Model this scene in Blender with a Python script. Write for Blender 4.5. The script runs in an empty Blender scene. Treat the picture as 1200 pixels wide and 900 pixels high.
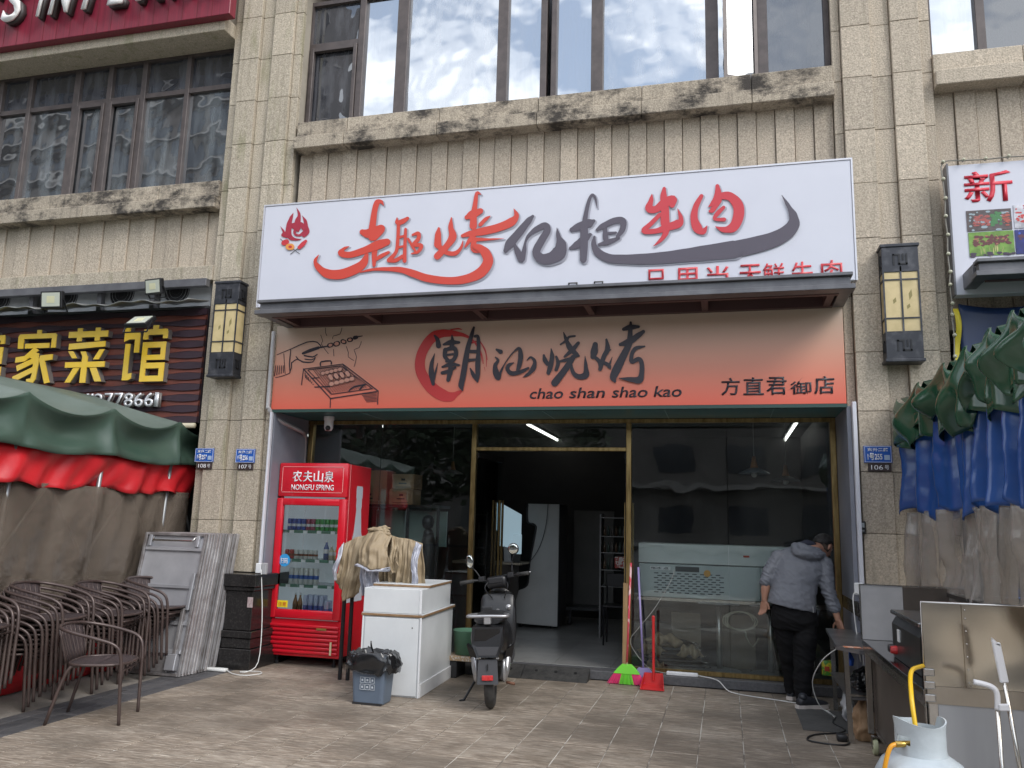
import bpy, bmesh, math, random
from mathutils import Vector, Matrix, noise
random.seed(11)
R = math.radians
scene = bpy.context.scene
# ------------------------------------------------------------------ camera
FPX, CH = 954.06, 1.5
YAW, PITCH, ROLL = R(-14.741), R(9.714), R(1.5295)
fwd = Vector((math.sin(YAW)*math.cos(PITCH), math.cos(YAW)*math.cos(PITCH), math.sin(PITCH)))
rt0 = Vector((math.cos(YAW), -math.sin(YAW), 0)); up0 = rt0.cross(fwd)
crt = math.cos(ROLL)*rt0 + math.sin(ROLL)*up0
cup = -math.sin(ROLL)*rt0 + math.cos(ROLL)*up0
cd = bpy.data.cameras.new('camera'); cam = bpy.data.objects.new('camera', cd); scene.collection.objects.link(cam)
cd.sensor_width = 36; cd.lens = 36*FPX/1200; cd.clip_start = .05; cd.clip_end = 600
Mx = Matrix((crt, cup, -fwd)).transposed().to_4x4(); Mx.translation = Vector((0, 0, CH)); cam.matrix_world = Mx
scene.camera = cam
def ray(x, y): return crt*((x-600)/FPX) - cup*((y-450)/FPX) + fwd
def at(x, y, Y):                       # a point of the photograph on the plane Y
    d = ray(x, y); return d*(Y/d.y) + Vector((0, 0, CH))
# ------------------------------------------------------------------ world, sun, exposure
SUN_EL, SUN_AZ = R(43), R(127)         # azimuth from +Y clockwise
w = bpy.data.worlds.new('World'); scene.world = w; w.use_nodes = True
nt = w.node_tree; N = nt.nodes; L = nt.links
bg = N['Background']; bg.inputs['Strength'].default_value = .12
sky = N.new('ShaderNodeTexSky'); sky.sky_type = 'NISHITA'; sky.sun_disc = False
sky.sun_elevation = SUN_EL; sky.sun_rotation = SUN_AZ; sky.air_density = 1.2; sky.dust_density = .4
tc = N.new('ShaderNodeTexCoord'); mp = N.new('ShaderNodeMapping'); mp.inputs['Scale'].default_value = (1, 1, 1.6); mp.inputs['Location'].default_value = (.35, .2, .1)
nz = N.new('ShaderNodeTexNoise'); nz.inputs['Scale'].default_value = 3.7; nz.inputs['Detail'].default_value = 6; nz.inputs['Roughness'].default_value = .52
rp = N.new('ShaderNodeValToRGB'); rp.color_ramp.elements[0].position = .42; rp.color_ramp.elements[0].color = (.22,.22,.22,1)
rp.color_ramp.elements[1].position = .57; rp.color_ramp.elements[1].color = (1,1,1,1)
mx = N.new('ShaderNodeMixRGB'); mx.inputs[2].default_value = (10.4, 10.7, 11.3, 1)
L.new(tc.outputs['Generated'], mp.inputs[0]); L.new(mp.outputs[0], nz.inputs['Vector']); L.new(nz.outputs['Fac'], rp.inputs[0])
L.new(rp.outputs[0], mx.inputs[0]); L.new(sky.outputs[0], mx.inputs[1]); L.new(mx.outputs[0], bg.inputs[0])
sd = bpy.data.lights.new('sun', 'SUN'); sd.energy = 1.3; sd.angle = R(28); sd.color = (1, .955, .89)
sun = bpy.data.objects.new('sun', sd); scene.collection.objects.link(sun)
sv = Vector((math.sin(SUN_AZ)*math.cos(SUN_EL), math.cos(SUN_AZ)*math.cos(SUN_EL), math.sin(SUN_EL)))
sun.rotation_euler = (-sv).to_track_quat('-Z', 'Y').to_euler()
scene.view_settings.view_transform = 'Standard'; scene.view_settings.look = 'None'
scene.view_settings.exposure = 0.76; scene.view_settings.gamma = 1
scene.cycles.max_bounces = 8; scene.cycles.transparent_max_bounces = 16; scene.cycles.sample_clamp_indirect = 6
# ------------------------------------------------------------------ materials
MATS = {}
def mat(name, col, rough=.6, metal=0., col2=None, nscale=6., ndet=5., lo=.35, hi=.65, bump=0., bscale=None,
        stretch=(1,1,1), rnd=0., coords='world', coat=0., emit=None, estr=0., alpha=None, rvar=0., spec=None):
    if name in MATS: return MATS[name]
    m = bpy.data.materials.new(name); m.use_nodes = True; MATS[name] = m
    t = m.node_tree; n = t.nodes; l = t.links; b = n['Principled BSDF']
    b.inputs['Roughness'].default_value = rough; b.inputs['Metallic'].default_value = metal
    if coat: b.inputs['Coat Weight'].default_value = coat; b.inputs['Coat Roughness'].default_value = .08
    if spec is not None: b.inputs['Specular IOR Level'].default_value = spec
    b.inputs['Base Color'].default_value = (*col, 1)
    if emit: b.inputs['Emission Color'].default_value = (*emit, 1); b.inputs['Emission Strength'].default_value = estr
    if coords == 'world': g = n.new('ShaderNodeNewGeometry'); src = g.outputs['Position']
    else: g = n.new('ShaderNodeTexCoord'); src = g.outputs['Object']
    mpp = n.new('ShaderNodeMapping'); mpp.inputs['Scale'].default_value = stretch; l.new(src, mpp.inputs[0]); src = mpp.outputs[0]
    out = None
    if col2 is not None:
        q = n.new('ShaderNodeTexNoise'); q.inputs['Scale'].default_value = nscale; q.inputs['Detail'].default_value = ndet; q.inputs['Roughness'].default_value = .6
        r_ = n.new('ShaderNodeMapRange'); r_.inputs[1].default_value = lo; r_.inputs[2].default_value = hi
        x = n.new('ShaderNodeMixRGB'); x.inputs[1].default_value = (*col, 1); x.inputs[2].default_value = (*col2, 1)
        l.new(src, q.inputs['Vector']); l.new(q.outputs['Fac'], r_.inputs[0]); l.new(r_.outputs[0], x.inputs[0]); out = x.outputs[0]
        if rvar:
            rr = n.new('ShaderNodeMapRange'); rr.inputs[3].default_value = max(0, rough-rvar); rr.inputs[4].default_value = rough+rvar
            l.new(q.outputs['Fac'], rr.inputs[0]); l.new(rr.outputs[0], b.inputs['Roughness'])
    if rnd:
        oi = n.new('ShaderNodeObjectInfo'); hv = n.new('ShaderNodeHueSaturation')
        r2 = n.new('ShaderNodeMapRange'); r2.inputs[3].default_value = 1-rnd; r2.inputs[4].default_value = 1+rnd
        l.new(oi.outputs['Random'], r2.inputs[0]); l.new(r2.outputs[0], hv.inputs['Value'])
        if out: l.new(out, hv.inputs['Color'])
        else: hv.inputs['Color'].default_value = (*col, 1)
        out = hv.outputs[0]
    if out: l.new(out, b.inputs['Base Color'])
    if bump:
        q2 = n.new('ShaderNodeTexNoise'); q2.inputs['Scale'].default_value = bscale or nscale*4; q2.inputs['Detail'].default_value = 4
        bp = n.new('ShaderNodeBump'); bp.inputs['Strength'].default_value = bump; bp.inputs['Distance'].default_value = .02
        l.new(src, q2.inputs['Vector']); l.new(q2.outputs['Fac'], bp.inputs['Height']); l.new(bp.outputs[0], b.inputs['Normal'])
    return m
def nodes_of(m): return m.node_tree.nodes, m.node_tree.links, m.node_tree.nodes['Principled BSDF']
def mixc(n, l, fac, a, b, mode='MIX'):
    x = n.new('ShaderNodeMixRGB'); x.blend_type = mode
    for s, v in ((0, fac), (1, a), (2, b)):
        if hasattr(v, 'links'): l.new(v, x.inputs[s])
        else: x.inputs[s].default_value = v if s == 0 else (*v, 1)
    return x.outputs[0]
def noi(n, l, src, scale, lo, hi, det=4, stretch=None, rough=.55):
    if stretch:
        p = n.new('ShaderNodeMapping'); p.inputs['Scale'].default_value = stretch; l.new(src, p.inputs[0]); src = p.outputs[0]
    q = n.new('ShaderNodeTexNoise'); q.inputs['Scale'].default_value = scale; q.inputs['Detail'].default_value = det; q.inputs['Roughness'].default_value = rough
    l.new(src, q.inputs['Vector'])
    r_ = n.new('ShaderNodeMapRange'); r_.inputs[1].default_value = lo; r_.inputs[2].default_value = hi; l.new(q.outputs['Fac'], r_.inputs[0])
    return r_.outputs[0]
def mth(n, l, op, a, b=0.):
    x = n.new('ShaderNodeMath'); x.operation = op; x.use_clamp = True
    for s, v in ((0, a), (1, b)):
        if hasattr(v, 'links'): l.new(v, x.inputs[s])
        else: x.inputs[s].default_value = v
    return x.outputs[0]
def granite(name, base, dark, streak=.5, mould=0., moss=0.):
    m = bpy.data.materials.new(name); m.use_nodes = True; n, l, b = nodes_of(m)
    g = n.new('ShaderNodeNewGeometry'); P = g.outputs['Position']
    sp = noi(n, l, P, 75, .42, .62, 3)
    c = mixc(n, l, sp, base, tuple(v*.62 for v in base))
    sp2 = noi(n, l, P, 55, .60, .72, 2); c = mixc(n, l, sp2, c, tuple(min(1, v*1.35) for v in base))
    big = noi(n, l, P, 1.1, .35, .7, 4); c = mixc(n, l, mth(n, l, 'MULTIPLY', big, .35), c, tuple(v*.8 for v in base))
    st = noi(n, l, P, 3.2, .52, .78, 6, (6, 6, .35)); c = mixc(n, l, mth(n, l, 'MULTIPLY', st, streak), c, dark)
    if moss:
        ms = noi(n, l, P, 2.2, .55, .75, 5, (3, 3, .6)); c = mixc(n, l, mth(n, l, 'MULTIPLY', ms, moss), c, (.16, .17, .06))
    if mould:
        ml = noi(n, l, P, 2.2, .47, .60, 8, (1, 1, 1.6), .75); c = mixc(n, l, mth(n, l, 'MULTIPLY', ml, mould), c, (.045, .038, .032))
    oi = n.new('ShaderNodeObjectInfo'); r2 = n.new('ShaderNodeMapRange'); r2.inputs[3].default_value = .9; r2.inputs[4].default_value = 1.1
    l.new(oi.outputs['Random'], r2.inputs[0]); hv = n.new('ShaderNodeHueSaturation'); l.new(r2.outputs[0], hv.inputs['Value']); l.new(c, hv.inputs['Color'])
    l.new(hv.outputs[0], b.inputs['Base Color']); b.inputs['Roughness'].default_value = .85
    q = n.new('ShaderNodeTexNoise'); q.inputs['Scale'].default_value = 70; q.inputs['Detail'].default_value = 3; l.new(P, q.inputs['Vector'])
    bp = n.new('ShaderNodeBump'); bp.inputs['Strength'].default_value = .5; bp.inputs['Distance'].default_value = .012
    l.new(q.outputs['Fac'], bp.inputs['Height']); l.new(bp.outputs[0], b.inputs['Normal'])
    return m
STONE = granite('bush_hammered_granite', (.53, .455, .36), (.20, .18, .13), .4)
STONE_L = granite('granite_with_green_streaks', (.50, .435, .34), (.17, .15, .10), .6, 0, .55)
STONE_S = granite('granite_sill_with_black_mould', (.45, .385, .30), (.10, .085, .07), .6, 1.0)
STONE_F = granite('granite_strip', (.50, .425, .335), (.24, .20, .16), .25)
def glassmat(name, tint, refl, rough=.0, wav=0., dark=None, streak=None):
    # a pane: fresnel-weighted mirror over a clear or dark body
    m = bpy.data.materials.new(name); m.use_nodes = True; n = m.node_tree.nodes; l = m.node_tree.links
    n.remove(n['Principled BSDF']); out = n['Material Output']
    gl = n.new('ShaderNodeBsdfGlossy'); gl.inputs['Roughness'].default_value = rough; gl.inputs[0].default_value = (.92, .95, .97, 1)
    if dark is None: body = n.new('ShaderNodeBsdfTransparent'); body.inputs[0].default_value = (*tint, 1)
    else: body = n.new('ShaderNodeBsdfDiffuse'); body.inputs[0].default_value = (*dark, 1)
    fr = n.new('ShaderNodeFresnel'); fr.inputs[0].default_value = 1.5
    mr = n.new('ShaderNodeMapRange'); mr.inputs[1].default_value = 0; mr.inputs[2].default_value = 1; mr.inputs[3].default_value = refl; mr.inputs[4].default_value = 1
    l.new(fr.outputs[0], mr.inputs[0]); mix = n.new('ShaderNodeMixShader'); l.new(mr.outputs[0], mix.inputs[0])
    l.new(body.outputs[0], mix.inputs[1]); l.new(gl.outputs[0], mix.inputs[2])
    g = n.new('ShaderNodeNewGeometry')
    if wav:
        q = n.new('ShaderNodeTexNoise'); q.inputs['Scale'].default_value = 2.2; q.inputs['Detail'].default_value = 1.5; l.new(g.outputs['Position'], q.inputs['Vector'])
        bp = n.new('ShaderNodeBump'); bp.inputs['Strength'].default_value = wav; bp.inputs['Distance'].default_value = .05
        l.new(q.outputs['Fac'], bp.inputs['Height']); l.new(bp.outputs[0], gl.inputs['Normal'])
    last = mix
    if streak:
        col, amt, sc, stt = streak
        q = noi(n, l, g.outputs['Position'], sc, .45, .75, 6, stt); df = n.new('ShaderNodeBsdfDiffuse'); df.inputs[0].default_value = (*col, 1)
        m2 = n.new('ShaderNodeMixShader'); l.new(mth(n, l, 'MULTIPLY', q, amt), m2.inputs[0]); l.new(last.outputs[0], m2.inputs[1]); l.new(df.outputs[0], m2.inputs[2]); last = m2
    l.new(last.outputs[0], out.inputs[0]); return m
G_SHOP = glassmat('shop_glass', (.93, .96, .95), .012, 0, .04, None, ((.35, .36, .34), .035, 1.6, (1, 1, .6)))
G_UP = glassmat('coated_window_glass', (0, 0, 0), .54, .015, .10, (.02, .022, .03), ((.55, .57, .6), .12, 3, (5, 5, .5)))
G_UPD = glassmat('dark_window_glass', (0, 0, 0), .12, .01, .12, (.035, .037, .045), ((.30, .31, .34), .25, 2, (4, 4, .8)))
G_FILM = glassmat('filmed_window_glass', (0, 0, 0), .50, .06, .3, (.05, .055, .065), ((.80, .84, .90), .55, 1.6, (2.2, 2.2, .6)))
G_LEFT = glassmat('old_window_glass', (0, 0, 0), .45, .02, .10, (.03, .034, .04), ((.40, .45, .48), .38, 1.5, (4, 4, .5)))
G_CLR = glassmat('clear_glass', (.93, .96, .95), .02)
def clear_plastic(name, col, op, rough=.12, bump=.6):
    m = bpy.data.materials.new(name); m.use_nodes = True; n = m.node_tree.nodes; l = m.node_tree.links; b = n['Principled BSDF']
    b.inputs['Base Color'].default_value = (*col, 1); b.inputs['Roughness'].default_value = rough
    tr = n.new('ShaderNodeBsdfTransparent'); tr.inputs[0].default_value = (.90, .87, .83, 1); mix = n.new('ShaderNodeMixShader')
    g = n.new('ShaderNodeNewGeometry'); q = noi(n, l, g.outputs['Position'], 1.6, .3, .7, 6, (1, 1, .5))
    mr = n.new('ShaderNodeMapRange'); mr.inputs[3].default_value = op-.18; mr.inputs[4].default_value = min(1, op+.15); l.new(q, mr.inputs[0])
    l.new(mr.outputs[0], mix.inputs[0]); l.new(tr.outputs[0], mix.inputs[1]); l.new(b.outputs[0], mix.inputs[2]); l.new(mix.outputs[0], n['Material Output'].inputs[0])
    q2 = n.new('ShaderNodeTexNoise'); q2.inputs['Scale'].default_value = 5; q2.inputs['Detail'].default_value = 4; l.new(g.outputs['Position'], q2.inputs['Vector'])
    bp = n.new('ShaderNodeBump'); bp.inputs['Strength'].default_value = bump; bp.inputs['Distance'].default_value = .05; l.new(q2.outputs['Fac'], bp.inputs['Height']); l.new(bp.outputs[0], b.inputs['Normal'])
    return m
FRAME = mat('brown_window_aluminium', (.075, .062, .06), .45, .2, (.11, .09, .085), 8)
GREYALU = mat('grey_canopy_aluminium', (.105, .105, .115), .42, .3, (.15, .15, .16), 5, bump=.05)
MAROON = mat('maroon_canopy_steel', (.10, .055, .055), .5, .1)
GOLD = mat('brushed_gold_trim', (.42, .30, .13), .28, .9, (.22, .15, .06), 9, stretch=(3, 3, .4))
BLACKM = mat('black_metal', (.018, .018, .02), .4, .3)
BLACKP = mat('black_plastic', (.022, .022, .024), .42)
STEEL = mat('stainless_steel', (.55, .54, .52), .24, 1., (.40, .38, .36), 3, bump=.12, bscale=5, rvar=.12)
STEELB = mat('brushed_dull_steel', (.36, .36, .37), .36, .9, (.26, .26, .28), 6, stretch=(1, 1, 5), rvar=.08)
CHROME = mat('chrome_tube', (.62, .60, .56), .2, 1.)
WHITE = mat('white_paint', (.74, .75, .76), .45, 0, (.66, .67, .68), 3)
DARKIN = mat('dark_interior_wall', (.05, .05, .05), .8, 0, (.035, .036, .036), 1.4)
RUBBER = mat('black_rubber', (.022, .022, .022), .75, 0, (.05, .048, .045), 14, bump=.3)
WOOD = mat('wood_edge', (.30, .19, .10), .55, 0, (.19, .11, .055), 12, stretch=(1, 6, 6))
# ------------------------------------------------------------------ builders
C = scene.collection
OFF = {}
def tag(o, label=None, cat=None, group=None, kind=None):
    if label: o['label'] = label
    if cat: o['category'] = cat
    if group: o['group'] = group
    if kind: o['kind'] = kind
    return o
def T(name, label, cat, loc=(0, 0, 0), rz=0, group=None, wd=True):
    """an Empty at the thing's base; wd: its parts are given in world coordinates"""
    o = bpy.data.objects.new(name, None); C.objects.link(o); o.location = loc; o.rotation_euler = (0, 0, rz)
    o.empty_display_size = .1
    tag(o, label, cat, group)
    if wd: OFF[o.name] = Vector(loc)
    return o
def link(name, me, parent=None, loc=(0, 0, 0)):
    o = bpy.data.objects.new(name, me); C.objects.link(o)
    if parent is not None:
        o.parent = parent
        off = OFF.get(parent.name)
        if off is not None: o.location = Vector(loc)-off; OFF[o.name] = Vector(loc)
        else: o.location = loc
    else: o.location = loc; OFF[o.name] = Vector(loc)
    return o
class MB:
    def __init__(s): s.v = []; s.f = []; s.m = []; s.ms = []; s.cur = 0
    def use(s, m):
        if m not in s.ms: s.ms.append(m)
        s.cur = s.ms.index(m); return s
    def add(s, vs, fs):
        k = len(s.v); s.v += [tuple(v) for v in vs]; s.f += [tuple(i+k for i in f) for f in fs]; s.m += [s.cur]*len(fs); return s
    def box(s, x0, x1, y0, y1, z0, z1, b=0.):
        if b <= 0:
            return s.add([(x0,y0,z0),(x1,y0,z0),(x1,y1,z0),(x0,y1,z0),(x0,y0,z1),(x1,y0,z1),(x1,y1,z1),(x0,y1,z1)],
                         [(0,3,2,1),(4,5,6,7),(0,1,5,4),(1,2,6,5),(2,3,7,6),(3,0,4,7)])
        bm = bmesh.new(); bmesh.ops.create_cube(bm, size=1)
        for v in bm.verts: v.co = Vector(((x0+x1)/2+v.co.x*(x1-x0), (y0+y1)/2+v.co.y*(y1-y0), (z0+z1)/2+v.co.z*(z1-z0)))
        bmesh.ops.bevel(bm, geom=bm.edges[:], offset=b, segments=2 if b > .008 else 1, affect='EDGES', profile=.5)
        return s.bm(bm)
    def bm(s, bm, M=None):
        bm.verts.index_update(); vs = [(M @ v.co if M else v.co.copy()) for v in bm.verts]; fs = [[v.index for v in f.verts] for f in bm.faces]
        bm.free(); return s.add(vs, fs)
    def obox(s, c, ax, ay, az, b=0.):     # oriented box: centre and three half-axes
        c, ax, ay, az = map(Vector, (c, ax, ay, az)); q = MB(); q.box(-ax.length, ax.length, -ay.length, ay.length, -az.length, az.length, b)
        A, B_, D = ax.normalized(), ay.normalized(), az.normalized()
        return s.add([c+A*v[0]+B_*v[1]+D*v[2] for v in q.v], q.f)
    def bar(s, a, b_, w_, h_, up=(0, 0, 1), bev=0.):
        a = Vector(a); b_ = Vector(b_); d = b_-a; u = Vector(up); sx = d.cross(u)
        if sx.length < 1e-6: sx = d.cross(Vector((1, 0, 0)))
        sx.normalize(); uu = sx.cross(d).normalized(); return s.obox((a+b_)/2, d/2, sx*w_/2, uu*h_/2, bev)
    def tube(s, pts, r, n=8, cap=True, sm=1):
        pts = [Vector(p) for p in pts]
        if sm > 1 and len(pts) > 2:
            rr = r if isinstance(r, (list, tuple)) else [r]*len(pts)
            pts, r = spline(pts, rr, sm)
        rs = r if isinstance(r, (list, tuple)) else [r]*len(pts)
        vs = []; fs = []; prev = None
        for i, p in enumerate(pts):
            t = (pts[min(i+1, len(pts)-1)]-pts[max(i-1, 0)]).normalized()
            if prev is None:
                a = t.cross(Vector((0, 0, 1))); a = t.cross(Vector((1, 0, 0))) if a.length < .1 else a
            else: a = prev-t*prev.dot(t)
            a.normalize(); prev = a; b_ = t.cross(a)
            for k in range(n):
                q = 2*math.pi*k/n; vs.append(p+(a*math.cos(q)+b_*math.sin(q))*rs[i])
        for i in range(len(pts)-1):
            for k in range(n): fs.append((i*n+k, i*n+(k+1) % n, (i+1)*n+(k+1) % n, (i+1)*n+k))
        if cap: fs.append(tuple(range(n-1, -1, -1))); fs.append(tuple(range((len(pts)-1)*n, len(pts)*n)))
        return s.add(vs, fs)
    def lathe(s, c, prof, n=20, M=None, a0=0, a1=2*math.pi):
        vs = []; fs = []; full = abs(a1-a0-2*math.pi) < 1e-4; m_ = n if full else n+1
        for r_, z in prof:
            for k in range(m_):
                q = a0+(a1-a0)*k/n; v = Vector((r_*math.cos(q), r_*math.sin(q), z)); v = (M @ v) if M else v; vs.append(v+Vector(c))
        for i in range(len(prof)-1):
            for k in range(n):
                k2 = (k+1) % m_; fs.append((i*m_+k, i*m_+k2, (i+1)*m_+k2, (i+1)*m_+k))
        return s.add(vs, fs)
    def loft(s, rings, n=16, cap=True):   # rings: (centre, half-axis a, half-axis b)
        vs = []; fs = []
        for c, a, b_ in rings:
            c, a, b_ = Vector(c), Vector(a), Vector(b_)
            for k in range(n): q = 2*math.pi*k/n; vs.append(c+a*math.cos(q)+b_*math.sin(q))
        for i in range(len(rings)-1):
            for k in range(n): fs.append((i*n+k, i*n+(k+1) % n, (i+1)*n+(k+1) % n, (i+1)*n+k))
        if cap: fs.append(tuple(range(n-1, -1, -1))); fs.append(tuple(range((len(rings)-1)*n, len(rings)*n)))
        return s.add(vs, fs)
    def prism(s, poly, d, close=True):    # poly: 3D loop, d: extrusion vector
        k = len(poly); p = [Vector(q) for q in poly]; d = Vector(d)
        return s.add(p+[q+d for q in p], [tuple(range(k)), tuple(range(2*k-1, k-1, -1))]+[(i, (i+1) % k, (i+1) % k+k, i+k) for i in range(k)])
    def grid(s, fn, nu, nv):
        vs = [fn(i/nu, j/nv) for j in range(nv+1) for i in range(nu+1)]
        return s.add(vs, [(j*(nu+1)+i, j*(nu+1)+i+1, (j+1)*(nu+1)+i+1, (j+1)*(nu+1)+i) for j in range(nv) for i in range(nu)])
    def ball(s, c, r, n=10, sc=(1, 1, 1)):
        bm = bmesh.new(); bmesh.ops.create_uvsphere(bm, u_segments=n, v_segments=max(4, n//2+1), radius=r)
        return s.bm(bm, Matrix.Translation(c) @ Matrix.Diagonal((*sc, 1)))
    def mesh(s, name, m=None, smooth=False, off=(0, 0, 0), fix=True, ang=None):
        me = bpy.data.meshes.new(name); off = Vector(off)
        me.from_pydata([Vector(v)-off for v in s.v], [], s.f)
        mats = s.ms if (s.ms and m is None) else [m]
        for q in mats: me.materials.append(q)
        if len(mats) > 1: me.polygons.foreach_set('material_index', s.m)
        if fix:
            bm = bmesh.new(); bm.from_mesh(me); bmesh.ops.recalc_face_normals(bm, faces=bm.faces); bm.to_mesh(me); bm.free()
        if smooth:
            me.polygons.foreach_set('use_smooth', [True]*len(me.polygons))
            if ang is not None or smooth == 'auto': me.set_sharp_from_angle(angle=R(ang or 35))
        me.update(); return me
    def build(s, name, m=None, parent=None, smooth=False, thick=0, fix=True):
        off = OFF.get(parent.name, Vector((0, 0, 0))) if parent is not None else Vector((0, 0, 0))
        me = s.mesh(name, m, smooth, off, fix)
        o = bpy.data.objects.new(name, me); C.objects.link(o)
        if parent is not None:
            o.parent = parent
            if parent.name in OFF: OFF[o.name] = off
        if thick:
            md = o.modifiers.new('s', 'SOLIDIFY'); md.thickness = thick; md.offset = 0
        return o
def spline(pts, rr, sm):
    out = []; ro = []; n = len(pts)
    for i in range(n-1):
        p0 = pts[max(i-1, 0)]; p1 = pts[i]; p2 = pts[i+1]; p3 = pts[min(i+2, n-1)]
        for k in range(sm):
            t = k/sm
            out.append(.5*((2*p1)+(p2-p0)*t+(2*p0-5*p1+4*p2-p3)*t*t+(3*p1-p0-3*p2+p3)*t**3)); ro.append(rr[i]+(rr[i+1]-rr[i])*(t*t*(3-2*t)))
    out.append(pts[-1]); ro.append(rr[-1]); return out, ro
def one(name, label, cat, mb, m=None, smooth=False, group=None, thick=0, base=None):
    """a thing that is one mesh; origin at its base"""
    if base is None:
        xs = [v[0] for v in mb.v]; ys = [v[1] for v in mb.v]; zs = [v[2] for v in mb.v]; base = ((min(xs)+max(xs))/2, (min(ys)+max(ys))/2, min(zs))
    me = mb.mesh(name, m, smooth, base); o = bpy.data.objects.new(name, me); C.objects.link(o); o.location = base; OFF[o.name] = Vector(base)
    if thick: md = o.modifiers.new('s', 'SOLIDIFY'); md.thickness = thick; md.offset = 0
    return tag(o, label, cat, group)
def copy_tree(o, parent=None):
    c = o.copy(); C.objects.link(c)
    if parent is not None: c.parent = parent
    for ch in [q for q in bpy.data.objects if q.parent == o]: copy_tree(ch, c)
    return c
def dup(o, loc, rz=None, label=None):
    c = copy_tree(o); c.location = loc
    if rz is not None: c.rotation_euler = (0, 0, rz)
    if label: c['label'] = label
    return c
def text(name, body, x0, x1, z0, z1, Y, m, parent, ext=.002, bold=0., shear=0., flipx=False, axis='Y', tilt=0.):
    """lettering fitted into a box on the plane Y (or X for axis='X')"""
    cu = bpy.data.curves.new('t', 'FONT'); cu.body = body; cu.extrude = 0.; cu.offset = bold; cu.shear = shear; cu.resolution_u = 3
    o = bpy.data.objects.new('t', cu); C.objects.link(o); dg = bpy.context.evaluated_depsgraph_get()
    me = bpy.data.meshes.new_from_object(o.evaluated_get(dg)); bpy.data.objects.remove(o)
    xs = [v.co.x for v in me.vertices]; ys = [v.co.y for v in me.vertices]
    ax, bx, ay, by = min(xs), max(xs), min(ys), max(ys)
    off = OFF.get(parent.name, Vector()) if parent is not None else Vector()
    bm = bmesh.new(); bm.from_mesh(me)
    bmesh.ops.remove_doubles(bm, verts=bm.verts, dist=1e-5)
    if ext > 0:
        r_ = bmesh.ops.extrude_face_region(bm, geom=bm.faces[:]); 
        for v in r_['geom']:
            if isinstance(v, bmesh.types.BMVert): v.co.z -= 1
    for v in bm.verts:
        x = x0+(v.co.x-ax)/(bx-ax)*(x1-x0); z = z0+(v.co.y-ay)/(by-ay)*(z1-z0)+tilt*(x-x0); d = -v.co.z*ext
        v.co = Vector((x, Y+d-ext, z))-off if axis == 'Y' else Vector((Y, x, z))-off
    bmesh.ops.recalc_face_normals(bm, faces=bm.faces)
    me2 = bpy.data.meshes.new(name); bm.to_mesh(me2); bm.free(); me2.materials.append(m); bpy.data.meshes.remove(me)
    o = bpy.data.objects.new(name, me2); C.objects.link(o)
    if parent is not None:
        o.parent = parent
        if parent.name in OFF: OFF[o.name] = off
    return o
def remesh(mb, name, m, parent, voxel=.008, sm=6, disp=None):
    """closed lofts fused into one continuous smooth surface"""
    off = OFF.get(parent.name, Vector()) if parent is not None else Vector()
    me = mb.mesh(name, m, False, off); o = bpy.data.objects.new(name, me); C.objects.link(o)
    md = o.modifiers.new('r', 'REMESH'); md.mode = 'VOXEL'; md.voxel_size = voxel
    ms = o.modifiers.new('c', 'SMOOTH'); ms.iterations = sm; ms.factor = .5
    dg = bpy.context.evaluated_depsgraph_get(); me2 = bpy.data.meshes.new_from_object(o.evaluated_get(dg))
    o.modifiers.clear(); o.data = me2; bpy.data.meshes.remove(me); me2.name = name
    if disp:
        nw = [v.co+v.normal*disp(v.co+off) for v in me2.vertices]
        me2.vertices.foreach_set('co', [c for p in nw for c in p])
    me2.polygons.foreach_set('use_smooth', [True]*len(me2.polygons)); me2.materials.clear(); me2.materials.append(m)
    if parent is not None: o.parent = parent; OFF[o.name] = off
    return o
def brush(strokes, org, k, Y, y2=None, dx=0., dz=0., mb=None, sm=6, step=.00015):
    """brush strokes given in points of an enlarged view of the photograph (origin org, k times), laid on the plane Y"""
    mb = mb or MB()
    for si, st in enumerate(strokes):
        P = [Vector((a, b_, 0)) for a, b_, r_ in st]; P, rr = spline(P, [s_[2] for s_ in st], sm)
        vs = []; yy = Y-step*(si % 40)
        n_ = len(P)
        for i, p in enumerate(P):
            t = (P[min(i+1, n_-1)]-P[max(i-1, 0)]); t = t.normalized() if t.length > 1e-6 else Vector((1, 0, 0)); nn = Vector((-t.y, t.x, 0))
            if i in (0, n_-1) and rr[i] > 3:      # round end
                for q in ((.35, .93), (.75, .66), (1.0, .2))[::-1 if i == 0 else 1]:
                    e = p+t*rr[i]*q[0]*(-1 if i == 0 else 1); vs += [e+nn*rr[i]*q[1], e-nn*rr[i]*q[1]] if i == n_-1 else [e+nn*rr[i]*q[1], e-nn*rr[i]*q[1]]
                if i == n_-1: vs = vs[:-6]+[p+nn*rr[i], p-nn*rr[i]]+vs[-6:]
                else: vs += [p+nn*rr[i], p-nn*rr[i]]
            else: vs += [p+nn*rr[i], p-nn*rr[i]]
        wv = []
        for v in vs:
            q = at(org[0]+v.x/k, org[1]+v.y/k, Y); wv.append((q.x+dx, yy-.00012*(len(wv)//2)*(step/.00015), q.z+dz))
        mb.add(wv, [(2*i, 2*i+1, 2*i+3, 2*i+2) for i in range(len(vs)//2-1)])
    return mb
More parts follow.
